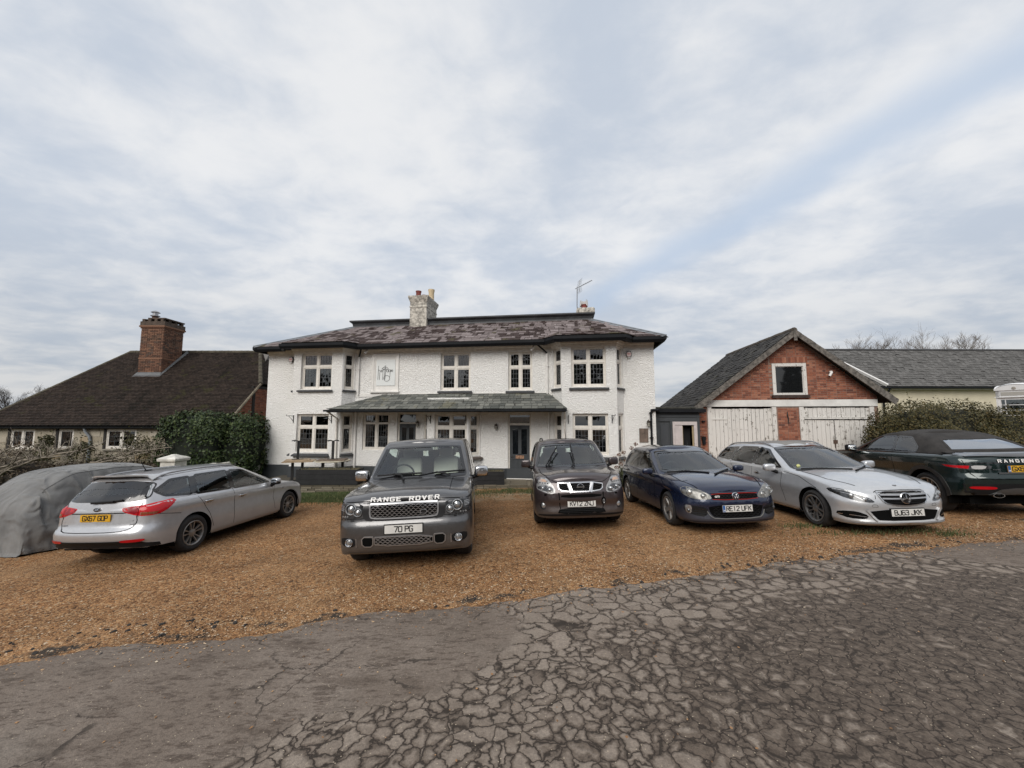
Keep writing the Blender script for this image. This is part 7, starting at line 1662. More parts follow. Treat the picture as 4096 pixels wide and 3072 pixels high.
b = MB(); M = Matrix.Translation((CX0+.32, CY0+.32, 6.85)); b.lathe([(.13,0),(.12,.30),(.14,.32),(.14,.36),(.12,.36),(.12,.1)], M, 16); pt = b.build('chimney_pot', M_('brown_pot', (.11,.06,.045), .85), chm, None, 40)
b = MB(); b.lathe([(.19,.34),(.19,.37),(.11,.40),(.10,.40)], M, 16); b.lathe([(.11,.40),(.11,.54)], M, 16); b.lathe([(.19,.53),(.12,.59),(0,.64)], M, 16); b.build('cowl', M_('steel_cowl', (.40,.40,.41), .35, .8), pt, None, 40)
b = MB(); zf_ = EZ+(CY0-EY)*kz
b.add([(CX0-.15,CY0-.16,zf_-.16*kz+.06),(CX1+.12,CY0-.16,zf_-.16*kz+.06),(CX1+.02,CY0-.012,zf_+.16),(CX0-.02,CY0-.012,zf_+.16)], [(0,1,2,3)])
b.add([(CX1+.012,CY0-.012,zf_+.12),(CX1+.10,CY0-.14,zf_-.12*kz+.07),(CX1+.10,RY-.05,RZ+.03),(CX1+.012,RY-.05,RZ+.14)], [(0,1,2,3)]); b.build('lead_flashing', M_('dull_lead', (.105,.11,.115), .6, var=.2, vs=4), chm)
# ------------------------------------------------------------------ foliage
def leaf_mat(name, stops, dirt=None):
    m, t, b = new_mat(name); r = rnd_n(t); co = obj_co(t, None, True); n = noise_n(t, co, 1.6, 4, .6)
    x = math_n(t, 'ADD', math_n(t, 'MULTIPLY', r, .6), math_n(t, 'MULTIPLY', n, .4)); t.links.new(ramp(t, x, stops), b.inputs['Base Color']); b.inputs['Roughness'].default_value = .55; b.inputs['Specular IOR Level'].default_value = .35
    return m
def leaves(mb, pts, size, rng, normals=None, spread=.8, asp=1.7):
    for i, p in enumerate(pts):
        n = rng.normal(0, 1, 3); n /= np.linalg.norm(n)+1e-9
        if normals is not None: n = normals[i]+n*spread; n /= np.linalg.norm(n)+1e-9
        t = np.cross(n, rng.normal(0, 1, 3)); t /= np.linalg.norm(t)+1e-9; b = np.cross(n, t); s = size*(.6+.8*rng.rand()); l = s*asp
        mb.add([p-t*l*.5, p+b*s*.5+n*s*.08, p+t*l*.5, p-b*s*.5+n*s*.08], [(0,1,2,3)])
def blob_surface(c, r, n, rng, e=.75, lump=.16, zmin=None, fr=1.3):
    """points and normals on a lumpy super-ellipsoid"""
    P, Nn = [], []
    while len(P) < n:
        d = rng.normal(0, 1, 3); d /= np.linalg.norm(d)
        q = np.sign(d)*np.abs(d)**e; q /= max(1e-6, (np.sum(np.abs(q)**(2/e))**(e/2)))
        l = 1+lump*mnoise.noise(Vector(q*fr*2+np.array(c)*.3))+lump*.6*mnoise.noise(Vector(q*fr*5)); depth = 1-.16*abs(rng.normal(0, .6)); p = np.array(c)+q*np.array(r)*l*depth
        if zmin is not None and p[2] < zmin: continue
        nn = q/np.array(r)**.5; P.append(p); Nn.append(nn/np.linalg.norm(nn))
    return P, Nn
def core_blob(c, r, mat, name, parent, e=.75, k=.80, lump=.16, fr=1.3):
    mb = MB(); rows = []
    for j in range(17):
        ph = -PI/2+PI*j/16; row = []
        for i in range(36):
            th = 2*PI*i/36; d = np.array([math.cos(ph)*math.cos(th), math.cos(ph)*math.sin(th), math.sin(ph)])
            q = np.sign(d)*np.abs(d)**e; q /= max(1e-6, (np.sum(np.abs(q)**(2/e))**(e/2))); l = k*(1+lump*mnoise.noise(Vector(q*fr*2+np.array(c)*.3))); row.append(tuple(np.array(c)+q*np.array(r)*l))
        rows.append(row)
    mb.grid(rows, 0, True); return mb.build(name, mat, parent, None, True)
def hedge(name, label, blobs, n, size, stops, core, sprigs=0, seed=1, cat='hedge'):
    rng = np.random.RandomState(seed); t = thing(name, label, cat); mb = MB(); lm = leaf_mat(name+'_leaf', stops)
    tot = sum(b[1][0]*b[1][2] for b in blobs)
    for c, r, e in blobs:
        P, Nn = blob_surface(c, r, int(n*r[0]*r[2]/tot), rng, e); leaves(mb, P, size, rng, Nn)
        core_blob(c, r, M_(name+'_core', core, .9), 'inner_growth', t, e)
    for k in range(sprigs):
        c, r, e = blobs[rng.randint(len(blobs))]; P, Nn = blob_surface(c, r, 1, rng, e); p = P[0]; d = Nn[0]+np.array([0,0,.6])+rng.normal(0,.3,3); d /= np.linalg.norm(d); L = .10+.22*rng.rand()
        leaves(mb, [p+d*L*q/7+rng.normal(0,.012,3) for q in range(8)], size*.8, rng)
    o = mb.build('foliage', lm, t); o['kind'] = 'stuff'; return t
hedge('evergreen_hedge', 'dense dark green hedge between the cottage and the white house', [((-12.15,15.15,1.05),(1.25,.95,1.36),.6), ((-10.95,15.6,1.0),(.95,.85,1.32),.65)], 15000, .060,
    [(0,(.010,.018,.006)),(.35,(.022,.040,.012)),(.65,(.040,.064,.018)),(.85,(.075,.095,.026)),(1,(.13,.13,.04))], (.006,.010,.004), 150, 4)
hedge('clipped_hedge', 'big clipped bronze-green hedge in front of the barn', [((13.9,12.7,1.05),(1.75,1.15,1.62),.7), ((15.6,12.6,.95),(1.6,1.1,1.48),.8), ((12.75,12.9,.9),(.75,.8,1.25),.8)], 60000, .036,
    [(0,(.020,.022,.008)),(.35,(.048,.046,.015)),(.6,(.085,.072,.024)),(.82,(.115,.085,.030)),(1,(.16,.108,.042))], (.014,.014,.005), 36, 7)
def branch_tree(name, label, base, h, seed, spread=.6, levels=5, mat=None, r0=.16, cat='tree', up=.35, kids=(2,4), trunk=.3, droop=0, group=None):
    rng = random.Random(seed); t = thing(name, label, cat, Matrix.Translation(base), group); tr = MB(); tw = MB()
    def grow(p, d, L, r, lv):
        n = 4; pts = [p]; rs = [r]; q = p.copy(); dd = d.copy()
        for i in range(n):
            dd = (dd+Vector((rng.gauss(0,.16), rng.gauss(0,.16), up*.18-droop*.1*(levels-lv < 2)))).normalized(); q = q+dd*(L/n); pts.append(q.copy()); rs.append(r*(1-.5*(i+1)/n))
        (tr if lv >= levels-1 else tw).tube(pts, rs, 6 if lv >= levels-1 else 3, caps=False)
        if lv == 0: return
        k = rng.randint(*kids)+(1 if lv < levels-1 else 1)
        for j in range(k):
            f = .35+.65*(j+rng.random())/k; i = min(n-1, int(f*n)); s = pts[i]+(pts[i+1]-pts[i])*(f*n-i)
            nd = (dd+Vector((rng.gauss(0,spread), rng.gauss(0,spread), rng.gauss(.1,spread*.6)))).normalized(); grow(s, nd, L*rng.uniform(.55,.8), max(.007, r*.5), lv-1)
    grow(Vector((0,0,-.2)), Vector((0,0,1)), h*trunk, r0, levels)
    m = mat or M_('bare_bark', (.10,.082,.068), .9)
    tr.build('trunk', m, t); o = tw.build('crown', m, t); o['kind'] = 'stuff'; return t
for k, (x, y, h, s) in enumerate([(38.2,40,17.0,3),(41.0,41,17.0,5),(43.8,40.5,16.6,8),(47.0,41,15.4,21)]):
    branch_tree('bare_tree', ['bare winter tree above the left of the barn roof', 'tallest bare winter tree behind the barn', 'bare winter tree right of the tallest behind the barn', 'drooping bare tree at the right end behind the barn'][k], (x, y, 0), h, s, .42, 6, M_('grey_bark', (.15,.125,.105), .9), .2, kids=(2,4), droop=.8 if k == 3 else 0, group='bare trees behind the barn')
for k, (x, y, h, s) in enumerate([(-60.5,46,9.4,2),(-56.2,47,9.2,12),(-52.6,45,9.8,14)]):
    branch_tree('bare_tree', ['leftmost bare tree beyond the cottage roof', 'middle bare tree beyond the cottage roof', 'bare tree closest to the cottage roof slope'][k], (x, y, -.3), h, s, .55, 6, M_('dark_bark', (.075,.06,.055), .9), .2, kids=(2,3), group='bare trees beyond the cottage')
# bare shrub in the cottage garden
def stems(name, label, groups, mat, seed=3, cat='shrub', leaf=None):
    rng = random.Random(seed); t = thing(name, label, cat); k = 0
    for pts, r in groups:
        mb = MB(); P = [Vector(p) for p in pts]; C = []
        for i in range(len(P)-1):
            for q in range(5):
                C.append(P[i]+(P[i+1]-P[i])*q/5+Vector((rng.gauss(0,.018), rng.gauss(0,.018), rng.gauss(0,.018))))
        C.append(P[-1]); mb.tube(C, [r*(1-.6*i/len(C)) for i in range(len(C))], 6)
        for j in range(int(len(C)*1.1)):
            s = C[rng.randrange(2, len(C))]; d = Vector((rng.gauss(0,.6), rng.gauss(-.1,.4), abs(rng.gauss(.45,.5)))).normalized(); L = rng.uniform(.2,.7); q = [s]; dd = d
            for i in range(4): dd = (dd+Vector((rng.gauss(0,.3), rng.gauss(0,.3), rng.gauss(.05,.3)))).normalized(); q.append(q[-1]+dd*L/4)
            mb.tube(q, [r*.45,r*.35,r*.28,r*.2,.003], 4)
            for i in range(2):
                d2 = Vector((rng.gauss(0,1), rng.gauss(0,1), rng.gauss(.3,1))).normalized(); mb.tube([q[2+i], q[2+i]+d2*.12, q[2+i]+d2*.12+Vector((rng.gauss(0,.08), 0, .10))], [.006,.005,.002], 3)
        mb.build('stem', mat, t, None, True)
    return t
STEM = M_('pale_stem', (.20,.17,.135), .85, var=.35, vs=5)
stems('bare_shrub', 'tangled bare shrub sprawling over the cottage garden fence', [
    ([(-19.3,14.6,.0),(-18.2,14.4,.55),(-16.9,14.2,.75),(-15.6,14.3,1.0)],.05), ([(-19.0,14.3,-.1),(-17.9,14.0,.35),(-16.8,13.9,.72),(-15.9,14.0,.78)],.045),
    ([(-19.4,14.2,.1),(-18.6,14.2,.9),(-18.1,14.3,1.15),(-17.3,14.3,.9)],.035), ([(-19.6,14.5,.5),(-19.0,14.4,.9),(-18.5,14.4,.6),(-17.6,14.3,.8)],.035), ([(-17.2,14.3,.6),(-16.6,14.3,.95),(-16.2,14.4,1.05)],.03), ([(-18.9,13.9,-.2),(-18.3,13.8,.2),(-17.6,13.8,.6)],.05)], STEM, 3)
stems('bare_shrub', 'long arching bare stems left of the white gate pier', [([(-15.3,14.2,.5),(-14.3,14.2,.78),(-13.5,14.3,.95),(-12.6,14.3,1.05)],.035), ([(-15.2,14.1,.45),(-14.2,14.1,.66),(-13.3,14.2,.88),(-12.9,14.2,.7)],.03), ([(-14.6,14.3,.3),(-14.0,14.3,.8),(-13.6,14.4,1.1)],.025)], STEM, 5)
def climber(label, blobs, n, size, stops, seed):
    rng = np.random.RandomState(seed); t = thing('climbing_shrub', label, 'shrub', None, 'shrubs along the cottage wall'); mb = MB()
    for c, r in blobs:
        P = [np.array(c)+rng.normal(0, 1, 3)*np.array(r)*.5 for _ in range(int(n))]; leaves(mb, P, size, rng)
    mb.build('foliage', leaf_mat('climber_leaf', stops), t)['kind'] = 'stuff'
    b = MB(); r2 = random.Random(seed)
    for c, r in blobs:
        for k in range(9): p = Vector((c[0]+r2.gauss(0,.1), c[1], -.3)); b.tube([p, p.lerp(Vector(c), .5)+Vector((r2.gauss(0,.12),0,0)), Vector(c)+Vector((r2.gauss(0,r[0]*.5), r2.gauss(0,.05), r2.gauss(0,r[2]*.6)))], [.012,.009,.004], 4)
    b.build('stems', STEM, t)
OLV = [(0,(.022,.024,.010)),(.4,(.05,.050,.020)),(.7,(.085,.078,.032)),(1,(.15,.12,.06))]
BRN = [(0,(.04,.030,.020)),(.5,(.085,.062,.042)),(.8,(.13,.10,.065)),(1,(.18,.15,.10))]
climber('olive climber on the cottage wall left of the middle window', [((-18.7,15.6,1.15),(.25,.2,.3)), ((-18.6,15.3,.55),(.55,.3,.45))], 420, .06, OLV, 1)
climber('brown leafless climber round the grey cottage downpipe', [((-17.4,15.5,.7),(.45,.25,.55)), ((-17.0,15.5,.95),(.3,.2,.3))], 380, .045, OLV, 2)
climber('olive brown climber between cottage window and hedge', [((-15.1,15.5,1.0),(.65,.25,.6)), ((-14.2,15.4,.8),(.7,.25,.6)), ((-15.9,15.2,.4),(.6,.25,.3))], 520, .055, OLV, 3)
climber('brown winter shrub at the far left cottage window', [((-20.2,15.3,.55),(1.0,.3,.35)), ((-19.4,15.4,.7),(.5,.2,.45))], 420, .05, BRN, 4)
hedge('garden_shrubbery', 'low brown shrubbery along the foot of the cottage wall', [((-19.5,15.0,.0),(2.2,.5,.55),.9), ((-15.6,15.0,.0),(2.6,.5,.50),.9)], 6000, .055, BRN, (.02,.015,.01), 60, 9, 'shrub')
# garden wall with its pier
gw = thing('garden_wall', 'low white garden wall with capped pier beside the hedge', 'wall'); LIME = M_('flaking_limewash', (.62,.60,.55), .85, var=.22, vs=3, bump=.6, bs=12, bd=.03)
wf = mapf((-11.2, 13.35), (-10.45, 16.05)); mb = MB(); rows = []
for d, zs in ((-.13, (-.5, .46)), (.13, (.46, -.5))):
    for z in zs: rows.append([wf(wf.L*i/16, z+(.05*mnoise.noise((i*.6,0,0)) if z > 0 else 0), d+.02*mnoise.noise((i*.9, z, 3))) for i in range(17)])
mb.grid(rows); mb.build('wall', LIME, gw, None, 40)
mb = MB(); PX, PY = -11.45, 13.2
mb.box((PX-.24,PY-.24,-.6),(PX+.24,PY+.24,.66)); mb.build('pier', LIME, gw)
mb = MB(); rows = [[(PX+a*g,PY+b*g,z) for a, b in ((-1,-1),(1,-1),(1,1),(-1,1))] for g, z in ((.24,.665),(.30,.69),(.31,.76),(.27,.80),(.10,.87),(.05,.90),(.0,.90))]; mb.grid(rows, 0, True); mb.build('pier_cap', LIME, gw)
# ------------------------------------------------------------------ stone terrace
ter = tag(bpy.data.objects.new('terrace', None), None, None, None, 'structure'); COL.objects.link(ter)
TZ = -.165; FST = brick_mat('flagstone', [(0,(.10,.085,.06)),(.5,(.16,.135,.095)),(1,(.21,.185,.14))], (.05,.045,.03), .58)
def ty(x): return 13.42-.05*x*0
mb = MB(); mb.add([(-9.4,13.5,TZ-.03),(3.2,13.5,TZ-.03),(5.4,13.3,TZ-.03),(5.4,15.2,TZ-.03),(-9.4,17,TZ-.03)], [(0,1,2,3,4)]); mb.box((-9.4,13.5,-.7),(3.2,13.56,TZ-.031)); o = mb.build('terrace_base', M_('terrace_mortar', (.07,.06,.045), .95), ter)
rngp = random.Random(5); y = 13.44; row = 0
while y < 14.9:
    h = rngp.choice((.36,.42,.5)); x = -9.3+rngp.random()*.3
    while x < 3.1:
        w = rngp.choice((.45,.6,.75,.9)); b = MB(); b.box((x+.008,y+.008,TZ-.05),(x+w-.008,y+h-.008,TZ+rngp.uniform(-.006,.006))); 
        if -2.4 < x < 2.6 or row == 0: b.build('flagstone', FST, ter)
        x += w
    y += h; row += 1
z = TZ-.055
for r in range(3):
    x = -9.3
    while x < 3.1:
        w = rngp.uniform(.16,.42); b = MB(); e = .008; yy = 13.44+rngp.uniform(-.015,.015); b.box((x+e,yy,z-.062),(x+w-e,13.55,z-.004)); b.build('riser_stone', FST, ter); x += w
    z -= .066
# ------------------------------------------------------------------ planters and stacked pub tables
BOARD = M_('black_stained_board', (.010,.010,.011), .55, var=.4, vs=6, bump=.4, bs=25)
def planter(label, x0, x1, y0, y1, z0, z1, n=3):
    t = thing('planter', label, 'planter', Matrix.Translation(((x0+x1)/2, (y0+y1)/2, z0)), 'black board planters'); cx, cy = (x0+x1)/2, (y0+y1)/2; hx, hy, h = (x1-x0)/2, (y1-y0)/2, z1-z0
    for k in range(n):
        a, b_ = h*k/n+.003, h*(k+1)/n-.003
        for q in (((-hx,-hy,a),(hx,-hy+.03,b_)), ((-hx,hy-.03,a),(hx,hy,b_)), ((-hx,-hy+.031,a),(-hx+.03,hy-.031,b_)), ((hx-.03,-hy+.031,a),(hx,hy-.031,b_))): b = MB(); b.box(*q); b.build('board', BOARD, t)
    b = MB(); rows = [[(-hx+.03+(2*hx-.06)*i/20, -hy+.03+(2*hy-.06)*j/6, h-.05+.03*mnoise.noise((i*.5,j*.7,x0))) for i in range(21)] for j in range(7)]; b.grid(rows); b.build('soil', M_('planter_soil', (.06,.045,.03), .95, var=.4, vs=8, bump=.6, bs=25), t)
    rng = np.random.RandomState(int(abs(x0)*10)); mb = MB()
    for k in range(int(900*hx)):
        x = rng.uniform(-hx+.04, hx-.04); y = rng.uniform(-hy+.04, hy-.04); L = .03+.11*rng.rand()**2; dx, dy = rng.normal(0,.03,2); mb.add([(x-.004,y,h-.06),(x+.004,y,h-.06),(x+dx,y+dy,h-.05+L)], [(0,1,2)])
    m = leaf_mat('planter_weeds', [(0,(.07,.07,.03)),(.5,(.14,.12,.06)),(.8,(.20,.17,.10)),(1,(.10,.12,.05))]); mb.build('dry_plants', m, t)['kind'] = 'stuff'
planter('long black planter of dry plants below the left bay window', -7.42, -5.30, 13.42, 13.95, -.16, .36)
planter('black planter left of the panelled front door', -2.3, -.27, 13.48, 13.95, -.17, .29)
TWOOD = M_('table_edge_wood', (.34,.25,.16), .6, var=.35, vs=8, vstretch=(1,1,6)); TBLK = M_('table_black_steel', (.012,.012,.012), .5)
def pub_table(label, x, y, z, rot, w, d, flip=False, legs=(-.3,.3), mat=TWOOD, round_=False):
    M = Matrix.Translation((x, y, z)) @ Matrix.Rotation(rot, 4, 'Z') @ (Matrix.Rotation(PI, 4, 'X') if flip else Matrix()); t = thing('pub_table', label, 'table', M, 'pub tables stacked by the left bay'); H = .74
    b = MB()
    if round_: b.lathe([(0,H-.028),(w/2,H-.028),(w/2+.006,H-.014),(w/2,H),(0,H)], None, 36)
    else: b.box((-w/2,-d/2,H-.035),(w/2,d/2,H))
    b.build('tabletop', mat, t)
    for lx_ in legs:
        b = MB(); b.box((lx_-.04,-.04,.04),(lx_+.04,.04,H-.05)); b.box((lx_-.19,-.025,H-.055),(lx_+.19,.025,H-.036)); b.build('pedestal', TBLK, t)
        b = MB()
        for a in (0, PI/2):
            P = [Vector((lx_+.26*k*math.cos(a+.5), .26*k*math.sin(a+.5), .03-.012*abs(k)+.012*math.cos(k*6))) for k in (-1,-.8,-.55,-.3,0,.3,.55,.8,1)]; b.tube(P, .017, 6)
        b.build('foot', TBLK, t)
    return t
tz = -.165; ty_ = 14.28
pub_table('square wooden pub table standing under an upturned one, left', -7.78, ty_, tz, .30, 1.0, .75, False, (-.22,.10)); pub_table('upturned pub table on the square wooden table', -7.86, ty_+.02, tz+.74*2+.002, .42, .8, .7, True, (.0,))
PALEW = M_('pale_table_edge', (.52,.47,.36), .6, var=.25, vs=6)
pub_table('pale round pub table standing right of the square one', -6.62, ty_+.1, tz-.0, .0, 1.22, 1.0, False, (-.35,.38), PALEW, True); pub_table('upturned pub table on the pale round table', -6.62, ty_+.1, tz+.74*2+.002, .2, .95, .7, True, (.0,), M_('dark_table_edge', (.15,.11,.08), .6, var=.3, vs=8))
# ------------------------------------------------------------------ things fixed to the house
def HW(s, t, z): return HM @ Vector((s, t, z))
def hthing(name, label, cat, s, t, z, group=None, rot=0): return thing(name, label, cat, HM @ Matrix.Translation((s, t, z)) @ Matrix.Rotation(rot, 4, 'Z'), group)
sg_ = hthing('sign', 'pale wall sign reading heritage in thin black lettering', 'sign', -5.55, -.014, 3.43)
mb = MB(); mb.box((0,-.02,0),(.80,0,1.05)); mb.build('board', M_('pale_sign_board', (.70,.72,.71), .35), sg_)
sx_ = lambda px, py: ((px-228)/302*.80, -.027, (572-py)/407*1.05)
def cir(cx, cy, r, a0, a1, n=24, ry=None): return [sx_(cx+r*math.cos(math.radians(a0+(a1-a0)*i/n)), cy-(ry or r)*math.sin(math.radians(a0+(a1-a0)*i/n))) for i in range(n+1)]
LET = [[sx_(264,258),sx_(262,330),sx_(256,480)], [sx_(262,345)]+cir(275,340,13,170,0,8)+[sx_(286,360),sx_(280,480)], cir(314,342,15,0,320), [sx_(299,342),sx_(328,342)], [sx_(338,318),sx_(332,480)], cir(352,334,14,180,50,8), [sx_(366,258),sx_(362,480)], [sx_(379,255),sx_(372,474)], [sx_(392,318),sx_(396,360)], cir(408,340,17,0,360), [sx_(424,320),sx_(424,360)], cir(446,338,17,0,360), [sx_(461,320),sx_(452,360),sx_(447,440)]+cir(398,455,48,10,-200,20)+cir(398,455,48,160,20,16,42), cir(482,340,16,0,320), [sx_(466,340),sx_(498,340)], cir(370,318,52,172,8,20,38), [sx_(316,310),sx_(424,310)], [sx_(367,224),sx_(369,227)]]
mb = MB()
for L in LET: mb.tube(L, .0062, 5)
mb.build('lettering', M_('sign_black', (.012,.012,.012), .4), sg_)
def alarm(label, s, z):
    t = hthing('alarm_box', label, 'alarm', s, 0, z, 'burglar alarm boxes'); hx = [(-.11,.02),(-.07,.13),(.07,.13),(.11,.02),(.07,-.10),(-.07,-.10)]
    b = MB(); b.prism(hx, lambda a, z_: Vector((a,0,z_)), lambda a, z_: Vector((a,-.06,z_))); b.build('case', M_('alarm_black', (.02,.02,.02), .4), t, fix=True)
    b = MB(); b.prism([(a*.8,z_*.8) for a, z_ in hx], lambda a, z_: Vector((a,-.06,z_)), lambda a, z_: Vector((a*.95,-.072,z_*.95))); b.build('cover', M_('alarm_pinkwhite', (.62,.50,.48), .4), t, fix=True)
    b = MB(); b.box((-.06,-.075,.01),(.06,-.071,.035)); b.build('red_band', M_('alarm_red', (.45,.04,.03), .4), t); b = MB(); b.box((-.05,-.06,-.14),(.05,-.01,-.098)); b.build('strobe', M_('strobe_white', (.6,.6,.58), .3), t)
alarm('hexagonal alarm box on the wall left of the left bay', -9.36, 4.56); alarm('hexagonal alarm box on the wall right of the right bay', 4.40, 4.48)
def camera_unit(label, M, g='white security cameras'):
    t = thing('security_camera', label, 'camera', M, g); b = MB(); b.lathe([(.0,0),(.05,0),(.05,-.04),(.03,-.06),(0,-.06)], None, 16); b.build('mount', WHITE, t, None, 40)
    b = MB(); A_ = Matrix.Translation((0,-.05,-.12)) @ Matrix.Rotation(-.5, 4, 'X') @ Matrix.Rotation(.35, 4, 'Y'); b.lathe([(0,.10),(.04,.10),(.045,.06),(.045,-.10),(.03,-.11),(0,-.105)], A_, 16); o = b.build('body', WHITE, t, None, 40); b = MB(); b.lathe([(.036,-.112),(.0,-.113)], A_, 12); b.build('lens', GLOSSB, o)
camera_unit('white security camera under the eaves beside the heritage sign', HM @ Matrix.Translation((-5.92,-.16,4.93))); camera_unit('white security camera under the eaves left of the right bay', HM @ Matrix.Translation((.86,-.16,4.90)) @ Matrix.Rotation(-1.0, 4, 'Z'))
camera_unit('white security lamp on the brick gable right of the loft window', HM @ Matrix.Translation((12.1,GT-.10,3.92)) @ Matrix.Rotation(-.7, 4, 'Z'), None)
def lantern(label, s, t_, z):
    t = hthing('wall_lantern', label, 'lamp', s, t_, z, 'bulkhead wall lanterns'); b = MB(); b.tube([(0,0,.05),(0,-.07,.08),(0,-.10,.05)], .025, 8); b.lathe([(.0,.09),(.05,.07),(.065,.02),(.055,.0),(0,.0)], Matrix.Translation((0,-.10,.0)), 14); b.build('bracket', M_('bronze_metal', (.05,.038,.03), .5, .6), t, None, 50)
    b = MB(); b.lathe([(.045,0),(.05,-.06),(.04,-.13),(0,-.15)], Matrix.Translation((0,-.10,0)), 14); b.build('glass', M_('frosted_glass', (.40,.38,.33), .3), t, None, 50)
    b = MB()
    for k in range(4): a = k*PI/4; b.tube([(.058*math.cos(a),-.10+.058*math.sin(a),0),(.06*math.cos(a),-.10+.06*math.sin(a),-.08),(0,-.10,-.165),(-.06*math.cos(a),-.10-.06*math.sin(a),-.08),(-.058*math.cos(a),-.10-.058*math.sin(a),0)], .005, 4)
    b.lathe([(.062,-.05),(.066,-.05),(.066,-.042),(.062,-.042)], Matrix.Translation((0,-.10,0)), 14); b.build('cage', M_('bronze_metal', (.05,.038,.03), .5, .6), t)
lantern('caged wall lantern right of the left front door', -3.74, 0, 1.92); lantern('caged wall lantern left of the panelled front door', -.60, 0, 1.82); lantern('caged wall lantern above the wooden plaque', 5.02, 0, 1.96)
def bracket(label, s, t_, z, flip=1):
    t = hthing('hanging_bracket', label, 'bracket', s, t_, z, 'basket brackets on the bays'); b = MB(); b.box((-.015,-.015,-.22),(.015,0,.08)); b.tube([(0,-.01,.05),(flip*.02,-.14,.06),(flip*.04,-.24,.05),(flip*.04,-.27,.08),(flip*.035,-.25,.10)], .010, 5); b.tube([(0,-.01,-.16),(flip*.015,-.08,-.06),(flip*.03,-.17,.05)], .008, 5); b.build('ironwork', IRON, t)
BRL = ['left of the lower left bay window', 'right of the lower left bay window', 'left of the middle bay window', 'right of the middle bay window', 'left of the lower right bay window', 'right of the lower right bay window']
for (s, t_, z, fl), l in zip([(-8.76,-.5,2.16,-3),(-7.12,-.5,2.14,-3),(-3.08,-.45,2.14,-2),(-1.70,-.45,2.14,-1),(2.13,-.5,2.14,.2),(3.68,-.5,2.16,2)], BRL): bracket('black iron basket bracket '+l, s, t_, z, fl)
pq = hthing('plaque', 'weathered brown wooden plaque on the white wall right of the bay', 'sign', 4.70, 0, 1.25); mb = MB(); mb.box((0,-.03,0),(.31,0,.50)); mb.build('board', M_('weathered_plank', (.13,.095,.075), .8, var=.5, vs=7, bump=.5, bs=25, vstretch=(1,1,.3)), pq)
mb = MB(); mb.tube([(.08,-.033,.28),(.16,-.033,.33),(.24,-.033,.28)], .006, 4); mb.tube([(.20,-.033,.42),(.20,-.033,.25)], .005, 4); mb.tube([(.19+.035*math.cos(a),-.033,.19+.045*math.sin(a)) for a in [i*2*PI/14 for i in range(15)]], .006, 4); mb.build('lettering', M_('faded_letter', (.05,.04,.035), .8), pq)
for (s, z, l) in ((-4.78,1.88,'small white junction box between the leaded window and left door'), (.98,1.86,'small white junction box right of the panelled front door')):
    t = hthing('junction_box', l, 'junction box', s, 0, z, 'junction boxes under the porch'); b = MB(); b.box((-.06,-.05,-.05),(.06,0,.05)); b.build('case', WHITE, t)
t = thing('wall_lantern', 'small black lantern on the brick strip beside the grey lobby', 'lamp', HM @ Matrix.Translation((7.42,GT,1.25))); b = MB(); b.box((-.07,-.09,.02),(.07,-.0,.15)); b.box((-.05,-.10,-.16),(.05,-.02,.02)); b.build('case', BLACK, t)
t = thing('floodlight', 'small black floodlight on the brick strip under the barge board', 'lamp', HM @ Matrix.Translation((7.43,GT,1.99))); b = MB(); b.box((-.05,-.08,-.03),(.06,0,.03)); b.build('case', BLACK, t)
# television aerial
ae = hthing('television_aerial', 'television aerial on a pole beside the right chimney', 'aerial', 2.68, 4.0, 7.0); STEEL = M_('aerial_alloy', (.28,.28,.29), .4, .7)
mb = MB(); mb.tube([(.12,.1,.15),(.02,0,.35),(0,0,.6),(.02,0,1.56)], .022, 8); mb.build('mast', STEEL, ae)
mb = MB(); bd = Vector((.66,.25,.40)); o0 = Vector((.0,0,1.50)); mb.tube([o0-bd*.12, o0+bd*1.15], .014, 6); sd_ = Vector((-.35,.93,.0)).normalized()
for k in range(13): p = o0+bd*(.35+.065*k); r = .11-.004*k; mb.tube([p-sd_*r, p+sd_*r], .007, 4); mb.tube([p-Vector((.03,0,-.04)), p+Vector((.03,0,-.04))], .006, 4)
mb.build('boom', STEEL, ae)
mb = MB(); up_ = Vector((-.35,-.1,.70)); dn_ = Vector((.18,.0,-.55))
o1 = o0+bd*.16; mb.tube([o1, o1+Vector((.05,0,.34))], .012, 6); mb.tube([o1, o1+Vector((.04,0,-.26))], .012, 6)
for k in range(6): p = o1+Vector((.02,0,.08))+Vector((.008,0,.055))*k; mb.tube([p+sd_*.28, p-sd_*.28], .005, 4); q = o1+Vector((.01,0,-.05))+Vector((.008,0,-.045))*k; mb.tube([q+sd_*.28, q-sd_*.28], .005, 4)
mb.build('reflector', STEEL, ae)
# dried hydrangea by the right bay
hy = thing('dried_hydrangea', 'dried brown hydrangea heads beside the right bay wall', 'shrub', HM @ Matrix.Translation((4.15,-.75,-.2))); rng = np.random.RandomState(4); st_ = MB(); hd = MB(); rr0 = random.Random(4)
for (x, y, z) in [(-.45,-.1,.95),(-.30,.0,1.05),(-.12,.1,1.12),(-.25,-.1,.75),(-.05,0,.85),(.15,.1,1.28),(.30,.1,1.42),(.22,0,1.1),(.0,0,.62),(-.38,0,.62),(.42,.1,1.2),(.1,.1,.95),(.5,.1,1.0),(.35,0,.8)]:
    st_.tube([(rr0.gauss(0,.1),rr0.gauss(0,.05),0),(x*.5,y*.5,z*.55),(x,y,z)], [.01,.008,.005], 4); P, Nn = blob_surface((x,y,z), (.075,.075,.06), 60, rng, 1.); leaves(hd, P, .03, rng, Nn, .9, 1.1)
st_.build('stems', STEM, hy); hd.build('flower_heads', leaf_mat('dried_petal', [(0,(.085,.038,.022)),(.5,(.17,.085,.05)),(1,(.25,.15,.09))]), hy)['kind'] = 'stuff'
